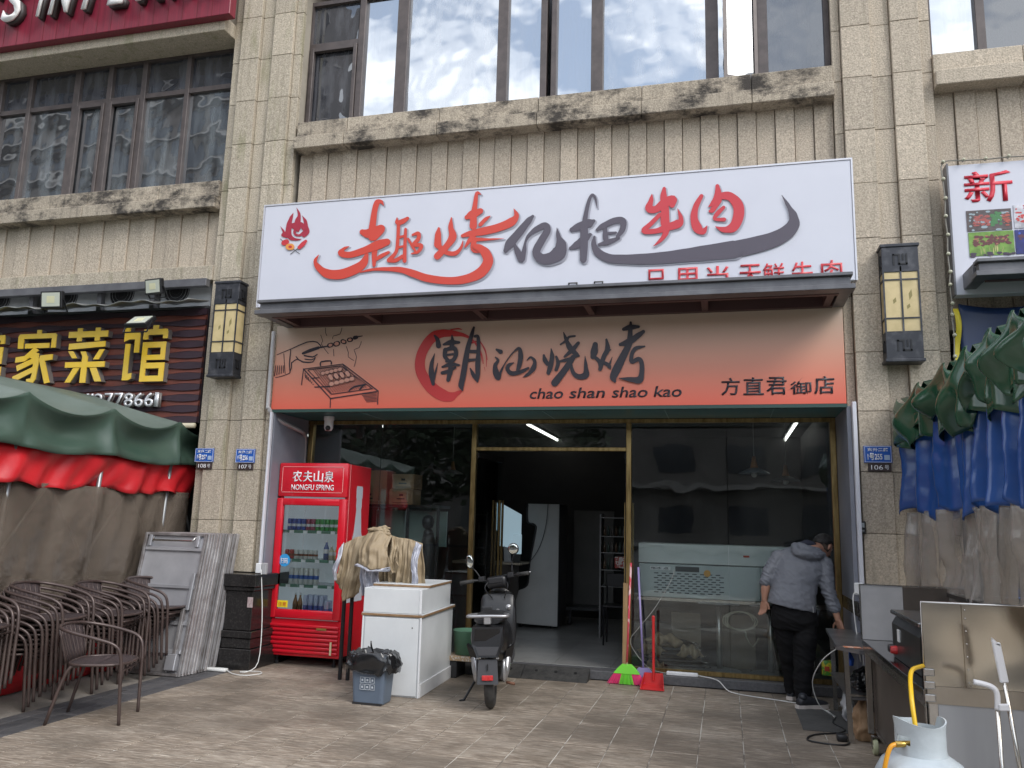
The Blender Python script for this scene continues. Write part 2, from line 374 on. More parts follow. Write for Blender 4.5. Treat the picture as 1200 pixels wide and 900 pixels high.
# ================================================================== THE SETTING
def paving(name, base, d2, pale, rnd=.16):
    m = bpy.data.materials.new(name); m.use_nodes = True; n, l, b = nodes_of(m)
    g = n.new('ShaderNodeNewGeometry'); P = g.outputs['Position']
    c = mixc(n, l, noi(n, l, P, 20, .38, .62, 7, (.28, 1.4, 1), .65), base, d2)
    c = mixc(n, l, mth(n, l, 'MULTIPLY', noi(n, l, P, 34, .50, .64, 8, (.20, 1.5, 1), .7), .9), c, pale)
    c = mixc(n, l, mth(n, l, 'MULTIPLY', noi(n, l, P, 30, .56, .66, 8, (.16, 1.3, 1), .7), .85), c, tuple(v*.38 for v in base))
    c = mixc(n, l, mth(n, l, 'MULTIPLY', noi(n, l, P, 1.7, .52, .70, 8, (.6, 1.4, 1), .7), .45), c, pale)
    c = mixc(n, l, mth(n, l, 'MULTIPLY', noi(n, l, P, .9, .45, .60, 7, (.7, 1.2, 1), .62), .72), c, tuple(v*.42 for v in base))
    c = mixc(n, l, mth(n, l, 'MULTIPLY', noi(n, l, P, 3.0, .54, .66, 9, (.6, 1.3, 1), .72), .6), c, tuple(v*.4 for v in base))
    oi = n.new('ShaderNodeObjectInfo'); r2 = n.new('ShaderNodeMapRange'); r2.inputs[3].default_value = 1-rnd; r2.inputs[4].default_value = 1+rnd
    l.new(oi.outputs['Random'], r2.inputs[0]); hv = n.new('ShaderNodeHueSaturation'); l.new(r2.outputs[0], hv.inputs['Value']); l.new(c, hv.inputs['Color'])
    l.new(hv.outputs[0], b.inputs['Base Color'])
    rr = n.new('ShaderNodeMapRange'); rr.inputs[3].default_value = .5; rr.inputs[4].default_value = .85
    l.new(noi(n, l, P, 1.3, .35, .65, 4), rr.inputs[0]); l.new(rr.outputs[0], b.inputs['Roughness'])
    q = n.new('ShaderNodeTexNoise'); q.inputs['Scale'].default_value = 40; q.inputs['Detail'].default_value = 6
    p_ = n.new('ShaderNodeMapping'); p_.inputs['Scale'].default_value = (.45, 1.2, 1); l.new(P, p_.inputs[0]); l.new(p_.outputs[0], q.inputs['Vector'])
    bp = n.new('ShaderNodeBump'); bp.inputs['Strength'].default_value = .55; bp.inputs['Distance'].default_value = .015
    l.new(q.outputs['Fac'], bp.inputs['Height']); l.new(bp.outputs[0], b.inputs['Normal']); return m
PAVE = paving('worn_stone_paving', (.285, .232, .178), (.170, .134, .102), (.50, .44, .365), .07)
GROUT = mat('pale_paving_joint', (.50, .47, .42), .9, 0, (.14, .12, .10), 2.6, 7, .46, .56, bump=.3, bscale=60)
CONC = mat('grey_concrete', (.26, .235, .205), .85, 0, (.19, .17, .15), 2.5, 8, bump=.3, bscale=60)
STRIP = mat('dark_small_tile', (.060, .060, .065), .6, 0, (.095, .09, .09), 9, 5, bump=.3, bscale=50, rnd=.25)
far = MB().box(-150, 150, -120, 60, -.6, -.06)
tag(far.build('ground', mat('asphalt', (.06, .06, .062), .9, 0, (.045, .045, .046), 3)), kind='structure')
pv = MB().box(-4.72, 6.5, -3, 8.36, -.055, -.004).build('pavement', GROUT); tag(pv, kind='structure')
OFF[pv.name] = Vector()
slabs = []
for k in range(5):
    q = MB(); q.box(-.1474, .1474, -.2969, .2969, -.03, 0, .0035)
    me = q.mesh('paving_slab', PAVE); 
    for v in me.vertices:
        if v.co.z > -.01: v.co.x += random.uniform(-.0012, .0012); v.co.y += random.uniform(-.002, .002)
    slabs.append(me)
nsl = 0
for i in range(22):
    for j in range(8):
        x = -4.57+.301*i; y = 8.05-.601*j-(0 if i % 2 else .0)
        if y < 3.9: continue
        o = link('paving_slab', random.choice(slabs), pv, (x, y, random.uniform(-.0006, .0006)))
        o.rotation_euler = (random.uniform(-.001, .001), random.uniform(-.0015, .0015), random.uniform(-.002, .002)); nsl += 1
rest = MB()
for i in range(22):
    for j in range(8, 18):
        rest.box(-4.57+.301*i-.1475, -4.57+.301*i+.1475, 8.05-.601*j-.2965, 8.05-.601*j+.2965, -.03, 0)
tag(rest.build('paving_slabs', PAVE, pv), kind='stuff')
cs = MB().box(-12, -5.142, -3, 8.6, -.055, -.004)
tag(cs.build('sidewalk', CONC), kind='structure')
st = MB().box(-5.14, -4.722, -3, 7.52, -.055, -.007).build('tile_band', GROUT); tag(st, kind='structure'); OFF[st.name] = Vector()
sm_ = [MB().box(-.066, .066, -.147, .147, -.02, 0, .003).mesh('tile', STRIP)]
for i in range(3):
    for j in range(11):
        link('tile', sm_[0], st, (-5.07+.139*i, 7.36-.3*j-(.15 if i % 2 else 0), random.uniform(-.001, .001)))
# dark pool of wear, the flush access cover beside the table
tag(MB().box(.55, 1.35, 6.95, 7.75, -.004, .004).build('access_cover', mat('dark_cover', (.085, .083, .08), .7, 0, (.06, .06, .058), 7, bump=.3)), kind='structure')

# ================================================================== BUILDING
B = T('apartment_building', 'beige granite faced apartment building whose ground floor holds the shops', 'building', (0, 9, 0))
WALLM = mat('plain_wall', (.40, .36, .30), .9, 0, (.3, .27, .22), 3)
zj = [1.495-.535*3+.5345*k for k in range(18)]
def panels(part, x0, x1, yf, m, zs, seed=0, gap=.004, depth=.06):
    for k in range(len(zs)-1):
        h = zs[k+1]-zs[k]
        q = MB().box(0, x1-x0-gap, 0, depth, 0, h-gap, .004)
        me = q.mesh('stone_panel', m); link('stone_panel', me, part, (x0+gap/2, yf+random.uniform(-.0015, .0015), zs[k]+gap/2))
def pillar(cols, x0, x1, m, zb, off=0.):
    p = MB().box(x0+.02, x1-.02, 7.83, 8.6, 0, 10.4).build('pillar', WALLM, B)
    for (a, b_, yf, mm) in cols: panels(p, a, b_, yf, mm or m, [zb]+[z+off for z in zj if z+off > zb+.15]+[9.7])
    return p
pillar([(-5.585, -5.455, 7.76, None), (-5.455, -5.20, 7.70, None), (-5.20, -5.03, 7.745, None), (-5.03, -4.765, 7.70, None), (-4.765, -4.668, 7.74, None)], -5.58, -4.67, STONE_L, .93, -.04)
pillar([(1.075, 1.155, 7.76, None), (1.155, 1.42, 7.70, None), (1.42, 1.595, 7.745, None), (1.595, 1.85, 7.70, None), (1.85, 1.95, 7.76, None)], 1.09, 1.95, STONE, .93)
# black granite plinths of the pillars
PL = mat('polished_black_granite', (.016, .015, .015), .22, 0, (.035, .032, .03), 60, 3, .5, .7)
def plinth(x0, x1, y0):
    q = MB()
    for (e, z0, z1) in ((.0, 0, .2), (-.03, .2, .30), (-.015, .30, .37), (-.05, .37, .76), (-.02, .76, .80), (0, .80, .925)):
        q.box(x0-e*0+(-e), x1+e, y0-e, 8.55, z0+.001, z1-.001, .006)
    return q.build('plinth', PL, B, 'auto')
plinth(-5.66, -4.56, 7.46); plinth(1.06, 2.02, 7.50)
tag_ = MB().box(-4.66, -4.60, 7.502, 7.505, .60, .70); 
tag_.build('notice_sticker', mat('sticker', (.5, .42, .42), .6, 0, (.3, .2, .2), 40), B)
# fluted panels under the windows
def flutes(x0, x1, z0, z1, pitch=.1775, yb=7.82):
    p = MB().box(x0, x1, yb+.06, 8.4, z0, z1).build('fluted_panel', WALLM, B)
    n_ = round((x1-x0)/pitch); w_ = (x1-x0)/n_
    ms = [MB().box(.003, w_-.003, 0, .05, 0, z1-z0, .004).mesh('stone_strip', STONE_F)]
    for k in range(n_): link('stone_strip', ms[0], p, (x0+k*w_, yb+(0 if k % 2 else .02), z0))
flutes(-4.64, 1.075, 3.3, 5.60); flutes(-9.75, -5.585, 4.30, 5.0); flutes(1.95, 4.5, 3.3, 5.6)
# sills: a ledge and the set-back course above it
def sill(x0, x1, zb, m, cuts):
    p = MB().box(x0, x1, 7.80, 8.3, zb+.01, zb+.33).build('window_sill', WALLM, B)
    xs = [x0]+cuts+[x1]
    for a, b_ in zip(xs, xs[1:]):
        q = MB().box(0, b_-a-.005, 0, .25, 0, .145, .006); link('stone_block', q.mesh('stone_block', m), p, (a+.0025, 7.655, zb))
        q = MB().box(0, b_-a-.005, 0, .2, 0, .20, .006); link('stone_block', q.mesh('stone_block', m), p, (a+.0025, 7.725, zb+.147))
sill(-4.64, 1.075, 5.585, STONE_S, [-4.02, -2.93, -1.83, -.75, .32]); sill(-9.75, -5.585, 4.975, STONE_S, [-8.6, -7.4, -6.4]); sill(1.95, 4.5, 5.585, STONE, [2.7, 3.6])
MB().box(-9.75, -5.585, 7.74, 8.3, 4.13, 4.305, .006).build('beam', STONE_L, B)
MB().box(-9.75, -5.585, 7.55, 8.3, 7.12, 7.30, .01).build('floor_slab', STONE_L, B)
MB().box(-9.75, -5.585, 7.8, 8.5, 7.30, 10.4).build('upper_wall', WALLM, B)
MB().box(-4.64, 1.075, 7.8, 8.5, 7.9, 10.4).build('upper_wall', STONE_F, B)
MB().box(1.95, 4.5, 7.8, 8.5, 7.9, 10.4).build('upper_wall', STONE_F, B)
MB().box(-9.75, 4.5, 14.2, 14.4, 0, 10.4).build('rear_wall', WALLM, B)
MB().box(-9.9, -9.75, 7.7, 14.2, 0, 10.4).build('side_wall', STONE_F, B); MB().box(4.5, 4.65, 7.7, 14.2, 0, 10.4).build('side_wall', STONE_F, B)
MB().box(-9.75, 4.5, 7.9, 14.2, 10.4, 10.6).build('roof', WALLM, B)
MB().box(-9.75, 4.5, 8.62, 14.2, 4.35, 4.55).build('floor_slab', WALLM, B)
# windows
def window(x0, x1, z0, z1, vs, hs, panes, yb=8.0, fw=.05, extra=()):
    q = MB()
    q.box(x0, x0+fw, yb-.05, yb+.05, z0, z1); q.box(x1-fw, x1, yb-.05, yb+.05, z0, z1)
    q.box(x0+fw, x1-fw, yb-.048, yb+.05, z0, z0+fw); q.box(x0+fw, x1-fw, yb-.048, yb+.05, z1-fw, z1)
    for (a, b_) in vs: q.box(a, b_, yb-.058, yb+.048, z0+fw, z1-fw, .004)
    for (a, b_, z) in hs: q.box(a, b_, yb-.046, yb+.046, z-.03, z+.03)
    wn = q.build('window', FRAME, B)
    for (a, b_, c, d, m) in panes:
        o = MB().box(a, b_, yb-.004, yb+.004, c, d).build('window_pane', m, wn)
    for (a, b_, c, d) in extra:       # casement sashes
        s = MB(); f = .045
        s.box(a, a+f, yb-.075, yb-.02, c, d, .004); s.box(b_-f, b_, yb-.075, yb-.02, c, d, .004); s.box(a+f, b_-f, yb-.073, yb-.02, c, c+f); s.box(a+f, b_-f, yb-.073, yb-.02, d-f, d)
        s.build('window_sash', FRAME, wn)
    return wn
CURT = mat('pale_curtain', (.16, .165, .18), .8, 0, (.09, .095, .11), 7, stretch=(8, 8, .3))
W = [(-4.65, -4.05, G_UPD), (-4.05, -3.51, G_UP), (-3.44, -2.36, G_FILM), (-2.24, -1.87, G_UP), (-1.69, -1.30, G_UP), (-1.18, -.115, G_FILM), (.01, .40, G_FILM), (.52, 1.0, G_UPD)]
window(-4.72, 1.09, 5.88, 7.6, [(-4.06, -3.985), (-3.575, -3.44), (-2.361, -2.243), (-1.87, -1.80), (-1.75, -1.69), (-1.31, -1.184), (-.115, .014), (.40, .50)],
       [(-4.67, -3.99, 7.02)], [(a-.04, b_+.04, 5.9, 7.58, m) for a, b_, m in W], extra=[(-4.66, -4.065, 5.94, 6.98)])
# the sash that stands ajar
cas = T('x', None, None, (.41, 7.93, 5.93), wd=False); cas.name = 'window_sash'
bpy.data.objects.remove(cas)
s_ = MB(); s_.box(0, .04, -.02, .02, 0, 1.6); s_.box(.34, .38, -.02, .02, 0, 1.6); s_.box(.04, .34, -.019, .019, 0, .04); s_.box(.04, .34, -.019, .019, 1.56, 1.6)
wv = [(.40-(x*math.cos(R(28))), 7.93-x*math.sin(R(28))+y, 5.93+z) for x, y, z in s_.v]; s_.v = wv
sash = s_.build('window_sash', FRAME, B)
g_ = MB(); g_.box(.04, .34, -.003, .003, .04, 1.56); g_.v = [(.40-(x*math.cos(R(28))), 7.93-x*math.sin(R(28))+y, 5.93+z) for x, y, z in g_.v]
g_.build('window_pane', G_UPD, sash)
LV = [(-9.2, -9.14), (-8.72, -8.66), (-8.0, -7.91), (-7.49, -7.42), (-6.98, -6.91), (-6.34, -6.28)]
LX = [-9.72]+[(a+b_)/2 for a, b_ in LV]+[-5.60]
window(-9.75, -5.575, 5.25, 7.13, LV, [(-9.7, -5.62, 6.63)], [(a+.02, b_-.02, c, d, G_LEFT if c < 6 else G_UPD) for a, b_ in zip(LX, LX[1:]) for c, d in ((5.29, 6.61), (6.65, 7.09))],
       yb=7.97, fw=.045, extra=[(-7.90, -7.49, 5.31, 6.60), (-7.42, -6.98, 5.31, 6.60)])
window(1.96, 4.5, 5.88, 7.6, [(2.40, 2.48), (3.3, 3.42)], [], [(2.0, 2.42, 5.9, 7.58, G_UP), (2.46, 3.36, 5.9, 7.58, G_UPD), (3.4, 4.46, 5.9, 7.58, G_UP)], yb=8.0)
# rooms behind the panes stay dark
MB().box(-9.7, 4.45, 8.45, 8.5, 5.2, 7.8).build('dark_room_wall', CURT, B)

# ---------------- red fascia sign of the upper floor
RF = T('fascia_sign', 'dark red upper floor sign panel with raised white capital letters', 'sign', (-7.6, 7.5, 7.3))
REDP = mat('dark_red_aluminium', (.24, .020, .042), .38, 0, (.16, .015, .032), 5, stretch=(7, 7, .25), bump=.05)
MB().box(-9.9, -5.46, 7.44, 7.56, 7.235, 8.6, .006).build('panel', REDP, RF)
q = MB()
for k in range(22): q.box(-9.9+.2*k, -9.895+.2*k, 7.437, 7.441, 7.24, 8.6)
q.build('panel_seam', mat('dark_seam', (.13, .015, .02), .6), RF)
LW = mat('white_letter', (.72, .70, .68), .4); LS = mat('dark_letter_side', (.05, .04, .04), .5)
for ch, x0, x1, z0, z1 in (("I", -9.00, -8.9, 7.50, 8.02), ("'", -8.80, -8.73, 7.86, 8.02), ("S", -8.66, -8.32, 7.49, 8.03), ("I", -8.12, -8.02, 7.50, 8.02), ("N", -7.94, -7.58, 7.50, 8.02), ("T", -7.50, -7.16, 7.50, 8.02), ("E", -7.08, -6.78, 7.50, 8.02), ("R", -6.68, -6.34, 7.50, 8.02), ("N", -6.24, -5.88, 7.50, 8.02), ("A", -5.80, -5.50, 7.50, 8.02)):
    text('letter', ch, x0, x1, z0, z1, 7.34, LW, RF, .02, .012, shear=.25); text('letter_side', ch, x0, x1, z0, z1, 7.432, LS, RF, .072, .012, shear=.25)

# ---------------- buildings and trees across the road, seen mirrored in the glass
def tower(name, label, x0, x1, y1, y0, h, m, fl, bay):
    t = T(name, label, 'building', ((x0+x1)/2, (y0+y1)/2, 0), group=None)
    MB().box(x0, x1, y0, y1, 0, h).build('wall', m, t)
    q = MB(); g = MB(); z = 1.2
    while z < h-2:
        x = x0+.8
        q.box(x0-.1, x1+.3, y1, y1+.9, z-1.0, z-.75)
        while x < x1-1.5: g.box(x, x+bay*.55, y1+.01, y1+.06, z, z+1.7); x += bay
        z += fl
    tag(q.build('balcony_bands', mat('pale_bands', (.30, .28, .26), .8), t), kind='stuff'); tag(g.build('windows', mat('tower_glass', (.03, .035, .045), .15), t), kind='stuff')
TW = mat('tower_render', (.17, .15, .14), .85, 0, (.12, .11, .10), .4)
tower('apartment_tower', 'tall dark apartment tower mirrored in the upper left windows', -95, -32.5, -42, -46, 66, TW, 3.1, 3.4)
tower('shop_block', 'low dark building row mirrored in the shop windows', -30, 60, -34, -46, 8.5, TW, 3.6, 4.2)
LEAF = mat('leaf_green', (.035, .055, .02), .8, 0, (.02, .035, .014), 3)
for k, (x, y, hh) in enumerate(((-14, -17, 8.5), (-8.2, -15, 8))):
    t = T('street_tree', ('left leafy street tree mirrored in the left shop window', 'right leafy street tree mirrored beside the doorway')[k], 'tree', (x, y, 0), group='street trees across the road')
    MB().tube([(x, y, 0), (x+.1, y, 2), (x-.1, y+.2, 4.5), (x+.3, y, 6.5)], [.22, .17, .12, .05], 8).build('trunk', mat('bark', (.08, .06, .045), .9), t, True)
    q = MB()
    for _ in range(2600):
        a = random.uniform(0, 6.28); u = random.random()**.5; zz = random.gauss(.62, .2)*hh; r_ = 3.6*u*(1.1-abs(zz/hh-.6)*1.5)
        if r_ < 0 or zz < 2: continue
        cx, cy = x+math.cos(a)*r_, y+math.sin(a)*r_; s = random.uniform(.12, .3); d1 = Vector((random.gauss(0, 1), random.gauss(0, 1), random.gauss(0, .6))).normalized()*s; d2 = d1.cross(Vector((random.gauss(0, 1), random.gauss(0, 1), 1))).normalized()*s*.6
        c = Vector((cx, cy, zz)); q.add([c-d1, c+d2, c+d1, c-d2], [(0, 1, 2, 3)])
    q.build('crown', LEAF, t, fix=False)

# ================================================================== SHOP FRONT
SF = T('glass_shopfront', 'gold framed glass shop front with an open double doorway', 'shop front', (-1.8, 8.5, 0))
q = MB()
q.box(-4.75, 1.10, 8.36, 8.56, 0.0, .088, .008)
stp = q.build('granite_step', mat('dark_step_granite', (.075, .075, .08), .6, 0, (.11, .11, .115), 40, 4, rnd=0), SF, 'auto')
q = MB(); q.box(-4.72, 1.06, 8.47, 8.53, 2.565, 2.605); q.build('head_rail', GOLD, SF)
for a, b_ in ((-4.72, -2.665), (-.93, 1.06)): MB().box(a, b_, 8.47, 8.53, .09, .135, .004).build('sill_rail', GOLD, SF)
for x in (-4.635, -2.665, -.985, 1.005): MB().box(x, x+.055, 8.465, 8.535, .136, 2.564, .004).build('mullion', GOLD, SF)
MB().box(-2.61, -.985, 8.472, 8.528, 2.27, 2.31, .004).build('transom', GOLD, SF)
for (a, b_, c, d) in ((-4.665, -3.74, .136, 2.564), (-3.735, -2.665, .136, 2.564), (-2.61, -.985, 2.311, 2.564), (-.93, .022, .136, 2.564), (.028, 1.005, .136, 2.564)):
    MB().box(a, b_, 8.495, 8.505, c, d).build('glass_pane', G_SHOP, SF)
def leaf(x0, hx, sgn, ang, name='door_leaf'):
    M = Matrix.Translation((hx, 8.5, 0)) @ Matrix.Rotation(ang, 4, 'Z')
    q = MB(); q.box(0, .78*sgn, -.006, .006, .10, 2.25); q.v = [tuple(M @ Vector(v)) for v in q.v]
    d = q.build(name, G_SHOP, SF)
    for yy in (-.045, .035):
        q = MB(); xa, xb = .60*sgn, .70*sgn
        for x in (xa, xb): q.box(min(x, x+.022*sgn), max(x, x+.022*sgn), yy-.01, yy+.01, .72, 1.76)
        for z in (.72, 1.738): q.box(min(xa, xb), max(xa, xb), yy-.009, yy+.009, z, z+.022)
        q.v = [tuple(M @ Vector(v)) for v in q.v]; q.build('handle', GOLD, d)
    for za, zb_ in ((.095, .15), (2.20, 2.25)):
        q = MB(); q.box(0, .78*sgn, -.014, .014, za, zb_); q.v = [tuple(M @ Vector(v)) for v in q.v]; q.build('door_rail', BLACKM, d)
leaf(0, -2.60, 1, R(85)); leaf(0, -.99, -1, R(-87))
TEAL = mat('teal_soffit_panel', (.045, .16, .165), .35, 0, (.035, .13, .135), 2)
q = MB().box(-4.70, 1.07, 7.72, 8.47, 2.612, 2.63); so = q.build('soffit', TEAL, SF)
for x in (-3.7, -2.72, -1.75, -.55, .45): MB().box(x, x+.006, 7.73, 8.46, 2.608, 2.6115).build('seam', mat('pale_seam', (.3, .45, .45), .5), so)
ALU = mat('grey_reveal_panel', (.24, .25, .29), .4, .1, (.19, .2, .24), 3)
MB().box(-4.662, -4.641, 7.72, 8.46, .0, 2.61, .003).build('reveal_panel', ALU, SF); MB().box(1.062, 1.10, 7.70, 8.5, .0, 2.61, .004).build('reveal_panel', ALU, SF)
MB().box(1.101, 1.135, 7.63, 7.70, .0, 2.64, .004).build('corner_trim', mat('white_trim', (.62, .63, .68), .35), SF); MB().box(-4.668, -4.645, 7.66, 7.70, .93, 2.60, .004).build('corner_trim', MATS['white_trim'], SF)

# ---------------- interior (structure)
ROOMF = mat('grey_floor_tile', (.32, .32, .31), .22, 0, (.26, .26, .25), 2)
fl = MB().box(-4.75, 4.45, 8.565, 14.2, .0, .084).build('floor', ROOMF); tag(fl, kind='structure'); OFF[fl.name] = Vector()
for i in range(8):
    for j in range(7): link('floor_tile', (MB().box(.002, .598, .002, .598, 0, .006).mesh('floor_tile', ROOMF) if not (i or j) else bpy.data.meshes['floor_tile']), fl, (-4.75+.6*i, 8.57+.6*j, .084))
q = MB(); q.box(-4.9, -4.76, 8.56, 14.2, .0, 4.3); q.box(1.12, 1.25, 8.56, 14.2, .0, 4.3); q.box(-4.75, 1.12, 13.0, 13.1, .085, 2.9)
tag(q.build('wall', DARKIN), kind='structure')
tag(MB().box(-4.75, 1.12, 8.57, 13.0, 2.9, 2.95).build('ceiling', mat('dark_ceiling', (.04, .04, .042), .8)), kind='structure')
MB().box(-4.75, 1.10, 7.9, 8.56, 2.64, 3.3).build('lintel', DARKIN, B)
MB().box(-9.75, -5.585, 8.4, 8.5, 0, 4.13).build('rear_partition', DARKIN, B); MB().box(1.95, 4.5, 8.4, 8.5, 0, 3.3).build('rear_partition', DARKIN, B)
# the plain ends of the facade, beyond the frame on either side
for a, b_ in ((-16.0, -9.91), (4.66, 11.0)):
    p = MB().box(a+.02, b_-.02, 7.80, 14.2, 0, 10.4).build('end_bay', WALLM, B); q = MB(); n_ = round((b_-a)/.6)
    for i in range(n_):
        for k in range(19): q.box(a+(b_-a)*i/n_+.003, a+(b_-a)*(i+1)/n_-.003, 7.76, 7.799, .02+.5345*k, .02+.5345*(k+1)-.006)
    tag(q.build('stone_panels', STONE_F, p), kind='stuff')
# ================================================================== WHITE SIGN BOARD
YW = 7.5
WS = T('signboard', 'wide white shop sign with red and grey brush characters', 'sign', (-1.83, YW, 3.7))
WHITEP = mat('white_sign_sheet', (.62, .63, .70), .30, 0, (.585, .595, .665), 1.2)
MB().box(-4.82, 1.16, YW+.002, YW+.16, 3.71, 4.85, .006).build('face_panel', WHITEP, WS)
q = MB(); q.box(-4.835, 1.175, YW-.004, YW+.165, 4.851, 4.868); q.box(1.161, 1.176, YW-.004, YW+.165, 3.71, 4.85); q.box(-4.836, -4.821, YW-.004, YW+.165, 3.71, 4.85); q.build('edge_trim', mat('silver_trim', (.6, .6, .64), .35, .3), WS)
A0, B0, C0, D0 = (280, 180), (480, 180), (680, 180), (860, 180)
RED = mat('print_red', (.58, .055, .032), .35); REDD = mat('print_crimson', (.54, .038, .05), .35); GREY = mat('print_grey', (.085, .072, .095), .35)
SHD = mat('print_pale_grey', (.36, .36, .42), .35)
qu = [  # the first character, whose tail runs under the second
 [(1018,366,2),(1000,338,12),(972,345,20),(955,400,20),(945,470,22),(938,530,25),(935,590,24)],
 [(868,552,20),(910,562,32),(960,545,32),(1002,522,22),(1000,545,20),(950,590,24)],
 [(776,652,2),(740,668,10),(718,700,22),(780,712,22),(880,682,24),(980,642,32),(1042,622,24)],
 [(955,660,22),(952,720,18),(950,785,12)], [(1052,694,10),(1005,718,14),(968,742,12)],
 [(898,712,14),(876,770,28),(820,812,34),(720,848,34),(628,846,32),(565,806,22),(538,758,12),(564,712,2)],
 [(855,834,4),(940,815,10),(1040,812,14),(1140,818,20),(1230,845,26),(1330,878,27),(1480,895,26),(1600,882,30),(1700,838,36),(1752,765,36),(1738,705,34),(1700,668,26),(1665,655,18)],
 [(1112,452,4),(1115,485,16),(1150,478,18),(1186,456,12)], [(1122,505,12),(1118,600,12),(1106,690,12),(1056,750,16)],
 [(1172,532,10),(1168,640,12),(1165,755,14)], [(1056,750,14),(1100,752,14),(1150,722,12)], [(1120,590,10),(1160,580,8)], [(1120,660,9),(1160,650,7)],
 [(1222,572,8),(1262,562,14),(1262,600,14),(1230,640,13),(1282,648,15),(1262,690,11),(1215,705,5)], [(1190,600,8),(1225,660,10),(1250,700,5)]]
kao = [[(205,525,8),(200,575,22),(198,640,26)], [(294,452,5),(290,520,18),(303,585,28),(262,650,22),(195,722,24)], [(200,645,20),(250,692,16),(318,702,16),(362,662,10),(376,612,3)],
 [(503,288,2),(474,278,12),(462,350,16),(452,430,22),(448,510,26)], [(402,448,16),(440,430,30),(498,404,20)], [(568,438,3),(534,462,13),(498,500,14)],
 [(372,578,12),(430,562,20),(520,546,28),(620,522,28),(712,484,30),(752,440,18),(733,388,2)], [(480,545,18),(430,600,16),(392,655,7)], [(458,605,16),(500,604,12),(570,603,7),(664,597,1)], [(455,605,18),(452,670,22),(500,680,20)]]
yi = [[(866,440,10),(832,478,22),(766,560,28),(708,630,32),(676,682,16)], [(738,640,10),(764,700,22),(786,742,24),(804,690,16),(816,620,8),(842,572,12),(900,528,20),(955,508,24),(968,545,24),(930,610,26),(892,690,28),(925,738,34),(990,738,40),(1050,700,50),(1066,645,38),(1048,585,16),(1037,524,2)]]
ba = [[(1140,535,16),(1195,512,28),(1260,490,30),(1295,474,12)], [(1318,382,2),(1306,312,8),(1284,290,9),(1262,330,12),(1245,400,14),(1232,480,18),(1228,560,28),(1226,650,28),(1222,745,24)],
 [(1130,665,10),(1180,640,26),(1230,600,28),(1270,570,12)],
 [(1318,536,10),(1362,508,20),(1442,472,22),(1498,474,24),(1498,530,20),(1462,584,12)], [(1376,530,14),(1378,590,20),(1390,630,14)], [(1470,594,10),(1402,620,18),(1332,640,10)], [(1400,560,10),(1450,556,8)],
 [(1300,585,8),(1296,640,18),(1325,695,28),(1400,735,30),(1500,743,32),(1650,742,38),(1800,732,42),(1950,715,47),(2080,700,54),(2280,675,62)]]
tail = [[(0,675,60),(150,642,58),(280,604,54),(370,556,50),(418,500,44),(418,440,30),(385,372,14),(336,293,2)]]
niu = [[(504,284,3),(498,330,16),(484,384,28),(530,392,24),(600,345,34),(652,322,28),(646,362,20)], [(590,246,12),(586,310,24),(596,390,28),(596,480,32),(604,545,22),(574,600,14),(514,652,2)],
 [(560,428,14),(500,490,16),(446,544,18),(530,545,18),(610,520,26),(690,492,30),(708,455,16),(684,388,2)]]
rou = [[(852,298,14),(814,370,20),(800,450,26),(822,520,34),(862,548,22),(893,508,3)], [(964,228,14),(968,285,24),(942,340,20),(906,372,5)], [(975,300,22),(1050,300,30),(1108,362,38),(1112,440,38),(1078,515,34),(1012,536,20),(950,514,3)],
 [(975,330,20),(930,395,18),(912,405,10)], [(1008,378,12),(966,420,16),(944,460,10),(1012,464,14)]]
def sh(sts, d, g): return [[(x+d, y+d, r+g) for x, y, r in s] for s in sts]
def ink(name, sts, org, Y, m, label=None, par=WS, shadow=True):
    if shadow: brush(sh(sts, 9, 3), org, 6, Y-.0002).build('printed_outline', SHD, par, fix=False)
    o = brush(sts, org, 6, Y-.008).build(name, m, par, fix=False)
    if label: o['label'] = label
ink('brush_character', qu, A0, YW, RED, 'first red brush character with a long tail'); ink('brush_character', kao, B0, YW, RED, 'second red brush character')
ink('brush_character', yi, B0, YW, GREY, 'first dark grey brush character'); ink('brush_character', ba, B0, YW, GREY, 'second dark grey brush character')
brush(tail, D0, 6, YW-.0085).build('swoosh', GREY, WS, fix=False)
ink('brush_character', niu, C0, YW, REDD, 'third red brush character'); ink('brush_character', rou, C0, YW, REDD, 'fourth red brush character')
# flame emblem with skewers
FLM = mat('print_dark_red', (.36, .025, .05), .35); ORG = mat('print_orange', (.75, .30, .07), .35); BLK = mat('print_black', (.02, .018, .02), .35)
fl_ = [[(405,380,1),(424,430,10),(414,475,20),(408,520,28)], [(383,416,1),(366,455,12),(352,505,18),(348,560,22)], [(445,436,1),(468,480,12),(470,530,16),(458,575,14)],
 [(292,512,1),(316,552,8),(306,574,8),(338,578,16)], [(484,506,1),(488,550,9),(468,574,9)], [(345,560,24),(366,592,16),(402,604,8),(440,602,2)], [(370,510,18),(400,500,16),(440,500,16),(458,530,14)], [(455,560,14),(425,575,8),(398,568,9),(392,545,8),(410,535,6),(420,548,5)]]
brush(fl_, A0, 6, YW-.002).build('flame_emblem', FLM, WS, fix=False)
brush([[(290,600,2),(428,706,2)], [(480,612,2),(362,708,2)]], A0, 6, YW-.004).build('skewer_print', BLK, WS, fix=False)
brush([[(316,628,18),(335,620,18)]], A0, 6, YW-.009).build('meat_print', REDD, WS, fix=False); brush([[(350,655,22),(368,655,22)]], A0, 6, YW-.010).build('onion_print', ORG, WS, fix=False)
brush([[(356,655,8),(364,655,9)]], A0, 6, YW-.0115).build('onion_ring_print', REDD, WS, fix=False)
brush([[(470,615,10),(450,636,15),(425,660,13)]], A0, 6, YW-.011).build('sausage_print', REDD, WS, fix=False)
